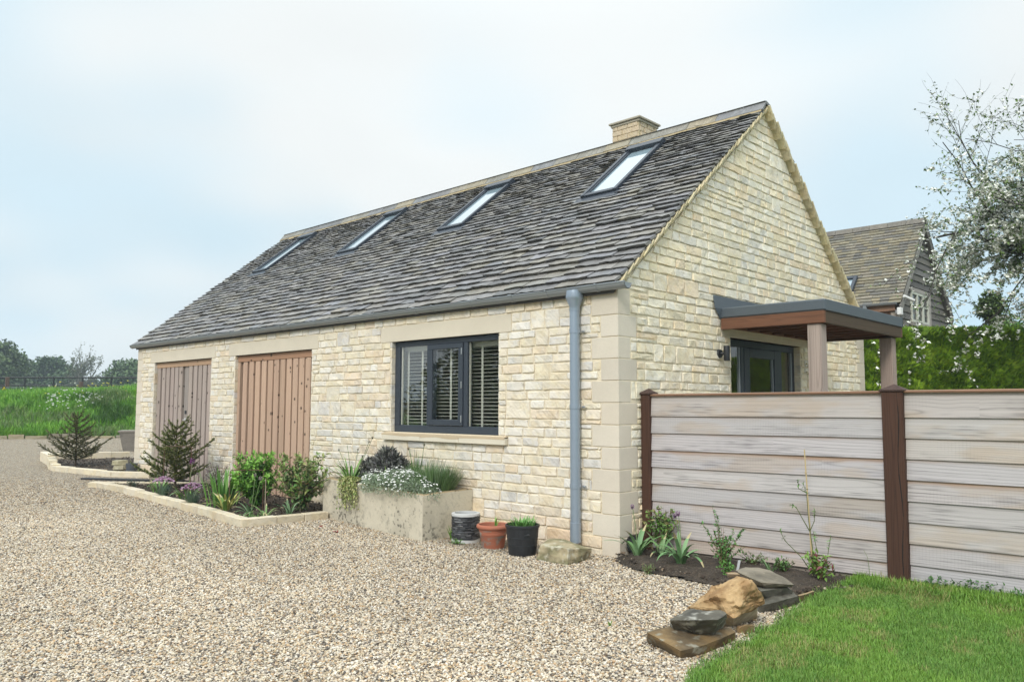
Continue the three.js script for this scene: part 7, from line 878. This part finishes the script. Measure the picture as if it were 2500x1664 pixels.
{ // warning plate on its post
  const x = -37.0, z = -4.05, t = thing('warning_sign', 'yellow triangular electricity warning sign on a grey plate at the left edge', 'sign', [x, 1.6, z]), f = V(0.97, 0, 0.24).normalize(), s = V(-0.24, 0, 0.97).multiplyScalar(-1), P = (u, y, w) => [x + s.x * u + f.x * w, y, z + s.z * u + f.z * w], p = new Acc([0.09, 0.085, 0.08]); p.box(-0.06, 0.06, 1.4, 2.3, -0.06, 0.04, 0.01, undefined, ([a, b, c]) => P(a, b, c)); add(t, 'post_shaft', p.geo(), M.plain);
  const b = new Acc([0.12, 0.14, 0.15]); b.box(-0.14, 0.5, 1.98, 2.26, -0.05, 0.03, 0.008, undefined, ([a, c, d]) => P(a, c, d)); add(t, 'plate', b.geo(), M.plain);
  const y = new Acc([0.62, 0.46, 0.03]), k = new Acc([0.02, 0.02, 0.02]), tri = (q, cx, cy, w) => { const V3 = [0, 1, 2].map((i) => { const g = Math.PI / 2 + i * 2.0944; return P(cx + Math.cos(g) * q, cy + Math.sin(g) * q, w); }); return V3; }; k.tri(...tri(0.22, 0, 2.10, 0.05)); y.tri(...tri(0.175, 0, 2.10, 0.056)); const lb = [[0.02, 0.09], [-0.04, -0.005], [0.0, -0.005], [-0.02, -0.075], [0.045, 0.02], [0.005, 0.02]].map(([a, c]) => P(a, 2.10 + c, 0.062)); k.tri(lb[0], lb[1], lb[2]); k.tri(lb[0], lb[2], lb[5]); k.tri(lb[5], lb[2], lb[3]); k.tri(lb[5], lb[3], lb[4]); add(t, 'triangle_border', k.geo(), M.plain); add(t, 'yellow_triangle', y.geo(), M.plain);
}
{ const t = thing('stone_edging', 'row of rough stones edging the foot of the grass bank', 'stone edging', [-26.3, 0.25, -2.6]), r = rngOf(88); let s = -7; while (s < 6) { const L = 0.3 + 0.35 * r(), h = (0.10 + 0.10 * r()) * (s > 1 ? 0.7 : 1), [x, z] = bankPt(s + L / 2, 0.02), [x0, z0] = bankPt(s + 0.02, 0), [x1, z1] = bankPt(s + L, 0), pts = []; for (const [px, pz] of [[x0, z0], [x1, z1]]) for (let i = 0; i < 4; i++) { pts.push([px + (r() - 0.5) * 0.06 + 0.06, 0.2 + (i % 2 ? h : -0.02) + (r() - 0.5) * 0.03 + 0.05, pz + (r() - 0.5) * 0.06]); pts.push([px - 0.3 + (r() - 0.5) * 0.05, 0.25 + h * 0.9, pz - 0.1]); } const g = new ConvexGeometry(pts.map((p) => V(...p))), tone = vary(pick([[0.34, 0.29, 0.20], [0.26, 0.23, 0.18], [0.42, 0.36, 0.25], [0.30, 0.22, 0.14]], r), r, 0.1), c = []; for (let i = 0; i < g.attributes.position.count; i++) c.push(...tone); g.setAttribute('color', new THREE.Float32BufferAttribute(c, 3)); const uv = []; for (let i = 0; i < g.attributes.position.count; i++) uv.push(g.attributes.position.getX(i) + g.attributes.position.getZ(i), g.attributes.position.getY(i)); g.setAttribute('uv', new THREE.Float32BufferAttribute(uv, 2)); add(t, 'stone', g, M.rock); s += L + 0.03; } }
// ---- distant trees past the bank
const FT = 'trees far beyond the railing';
const at = (k, d) => [EYE.x + d * (-0.6877 + 0.726 * k), EYE.z + d * (-0.726 - 0.6877 * k)];
const FARLEAF = [[0.05, 0.085, 0.025], [0.065, 0.105, 0.03], [0.085, 0.125, 0.04]];
for (const [u, d, h, rx, o, lab, nm] of [
  [-10, 95, 7.5, 4.6, { lobes: 34, low: 0.12, n: 5000, s: 0.5, cols: FARLEAF }, 'broad tree at the far left edge beyond the railing', 'broadleaf_tree'],
  [38, 110, 7.6, 2.2, { lobes: 22, low: 0.2, n: 900, s: 0.42, cols: FARLEAF }, 'thin sparse tree second from the left beyond the railing', 'broadleaf_tree'],
  [74, 120, 6.2, 3.4, { lobes: 26, low: 0.05, n: 3600, s: 0.5, cols: FARLEAF }, 'low bushy tree left of the round-topped tree', 'broadleaf_tree'],
  [125, 118, 7.0, 4.6, { lobes: 36, low: 0.05, n: 6500, s: 0.5, cols: [[0.04, 0.085, 0.025], [0.055, 0.1, 0.03]] }, 'dense round-topped green tree beyond the railing', 'broadleaf_tree'],
  [160, 135, 3.6, 3.0, { lobes: 16, low: 0.02, n: 2000, s: 0.5, cols: FARLEAF }, 'low scrub between the round-topped and the bare tree', 'broadleaf_tree'],
  [220, 140, 4.2, 3.4, { lobes: 18, low: 0.02, n: 2400, s: 0.5, cols: FARLEAF }, 'low scrub just right of the bare tree', 'broadleaf_tree'],
  [258, 150, 4.0, 3.0, { lobes: 16, low: 0.02, n: 1800, s: 0.5, cols: FARLEAF }, 'small far bush by the fourth railing post', 'broadleaf_tree'],
  [310, 105, 5.6, 4.2, { lobes: 30, low: 0.04, n: 4600, s: 0.46, cols: [[0.055, 0.105, 0.03], [0.07, 0.12, 0.035]] }, 'bushy green tree next to the house corner beyond the railing', 'broadleaf_tree'],
  [10, 130, 4.6, 5.0, { lobes: 24, low: 0.02, n: 3000, s: 0.5, cols: FARLEAF }, 'low dark thicket at the left behind the railing', 'broadleaf_tree'],
]) { const k = (u - 1250) / 1929, [x, z] = at(k, d); leafTree(nm, lab, x, 1.75, z, h, rx, o, 500 + u, FT); }
{ const [x, z] = at((192 - 1250) / 1929, 112), t = thing('bare_tree', 'tall nearly leafless spreading tree in the gap beyond the railing', 'tree', [x, 1.75, z], FT), o = { bark: [0.13, 0.125, 0.11], wig: 0.25, levels: 4, kids: [6, 5, 4, 4], spread: 0.62, ratio: 0.52, lift: 0.12, droop: [0, 0.02, 0.02, 0.0, 0], start: 1, roots: [] }; for (const d of [[0, 1, 0, 5.0], [0.22, 1, 0.15, 4.8], [-0.3, 1, -0.1, 4.6], [0.75, 0.62, 0.5, 4.0], [-0.8, 0.55, -0.6, 4.0], [0.5, 1, -0.5, 4.4]]) o.roots.push([[x, 2.6, z], d.slice(0, 3), d[3], 0.17]);
  const [a, tw, r] = grow(t, o, 515); const tr = new Acc(o.bark); tr.tube([[x, 1.3, z], [x, 2.7, z]], 0.28, 0.22, 8); add(t, 'trunk', tr.geo(0.9), M.plain); add(t, 'branches', a.geo(0.9), M.plain); const lf = new Acc(); tw.forEach(([P]) => { for (let i = 0; i < 3; i++) { const p = pick(P, r); leaf(lf, [p[0] + (r() - 0.5) * 0.3, p[1] + (r() - 0.5) * 0.3, p[2]], rdir(r), 0.25, 0.16, vary([0.11, 0.13, 0.07], r, 0.2), r); } }); add(t, 'leaves', lf.geo(), mLeaf); }
// ---- garden trees across the drive, seen only in the window glass
for (const [x, z, h, rx, lab] of [[-24.5, 22, 7.5, 3.2, 'garden tree across the drive mirrored in the window by the downpipe'], [-37, 22, 6.5, 3.6, 'garden tree across the drive mirrored in the window by the garage doors'], [-30.5, 27, 2.7, 4.5, 'low garden tree across the drive mirrored faintly in the window']]) leafTree('garden_tree', lab, x, 0, z, h, rx, { lobes: 26, low: 0.12, n: 2600, s: 0.34, cols: FARLEAF }, 700 + Math.round(x), 'garden trees across the drive');
renderer.render(scene, camera);
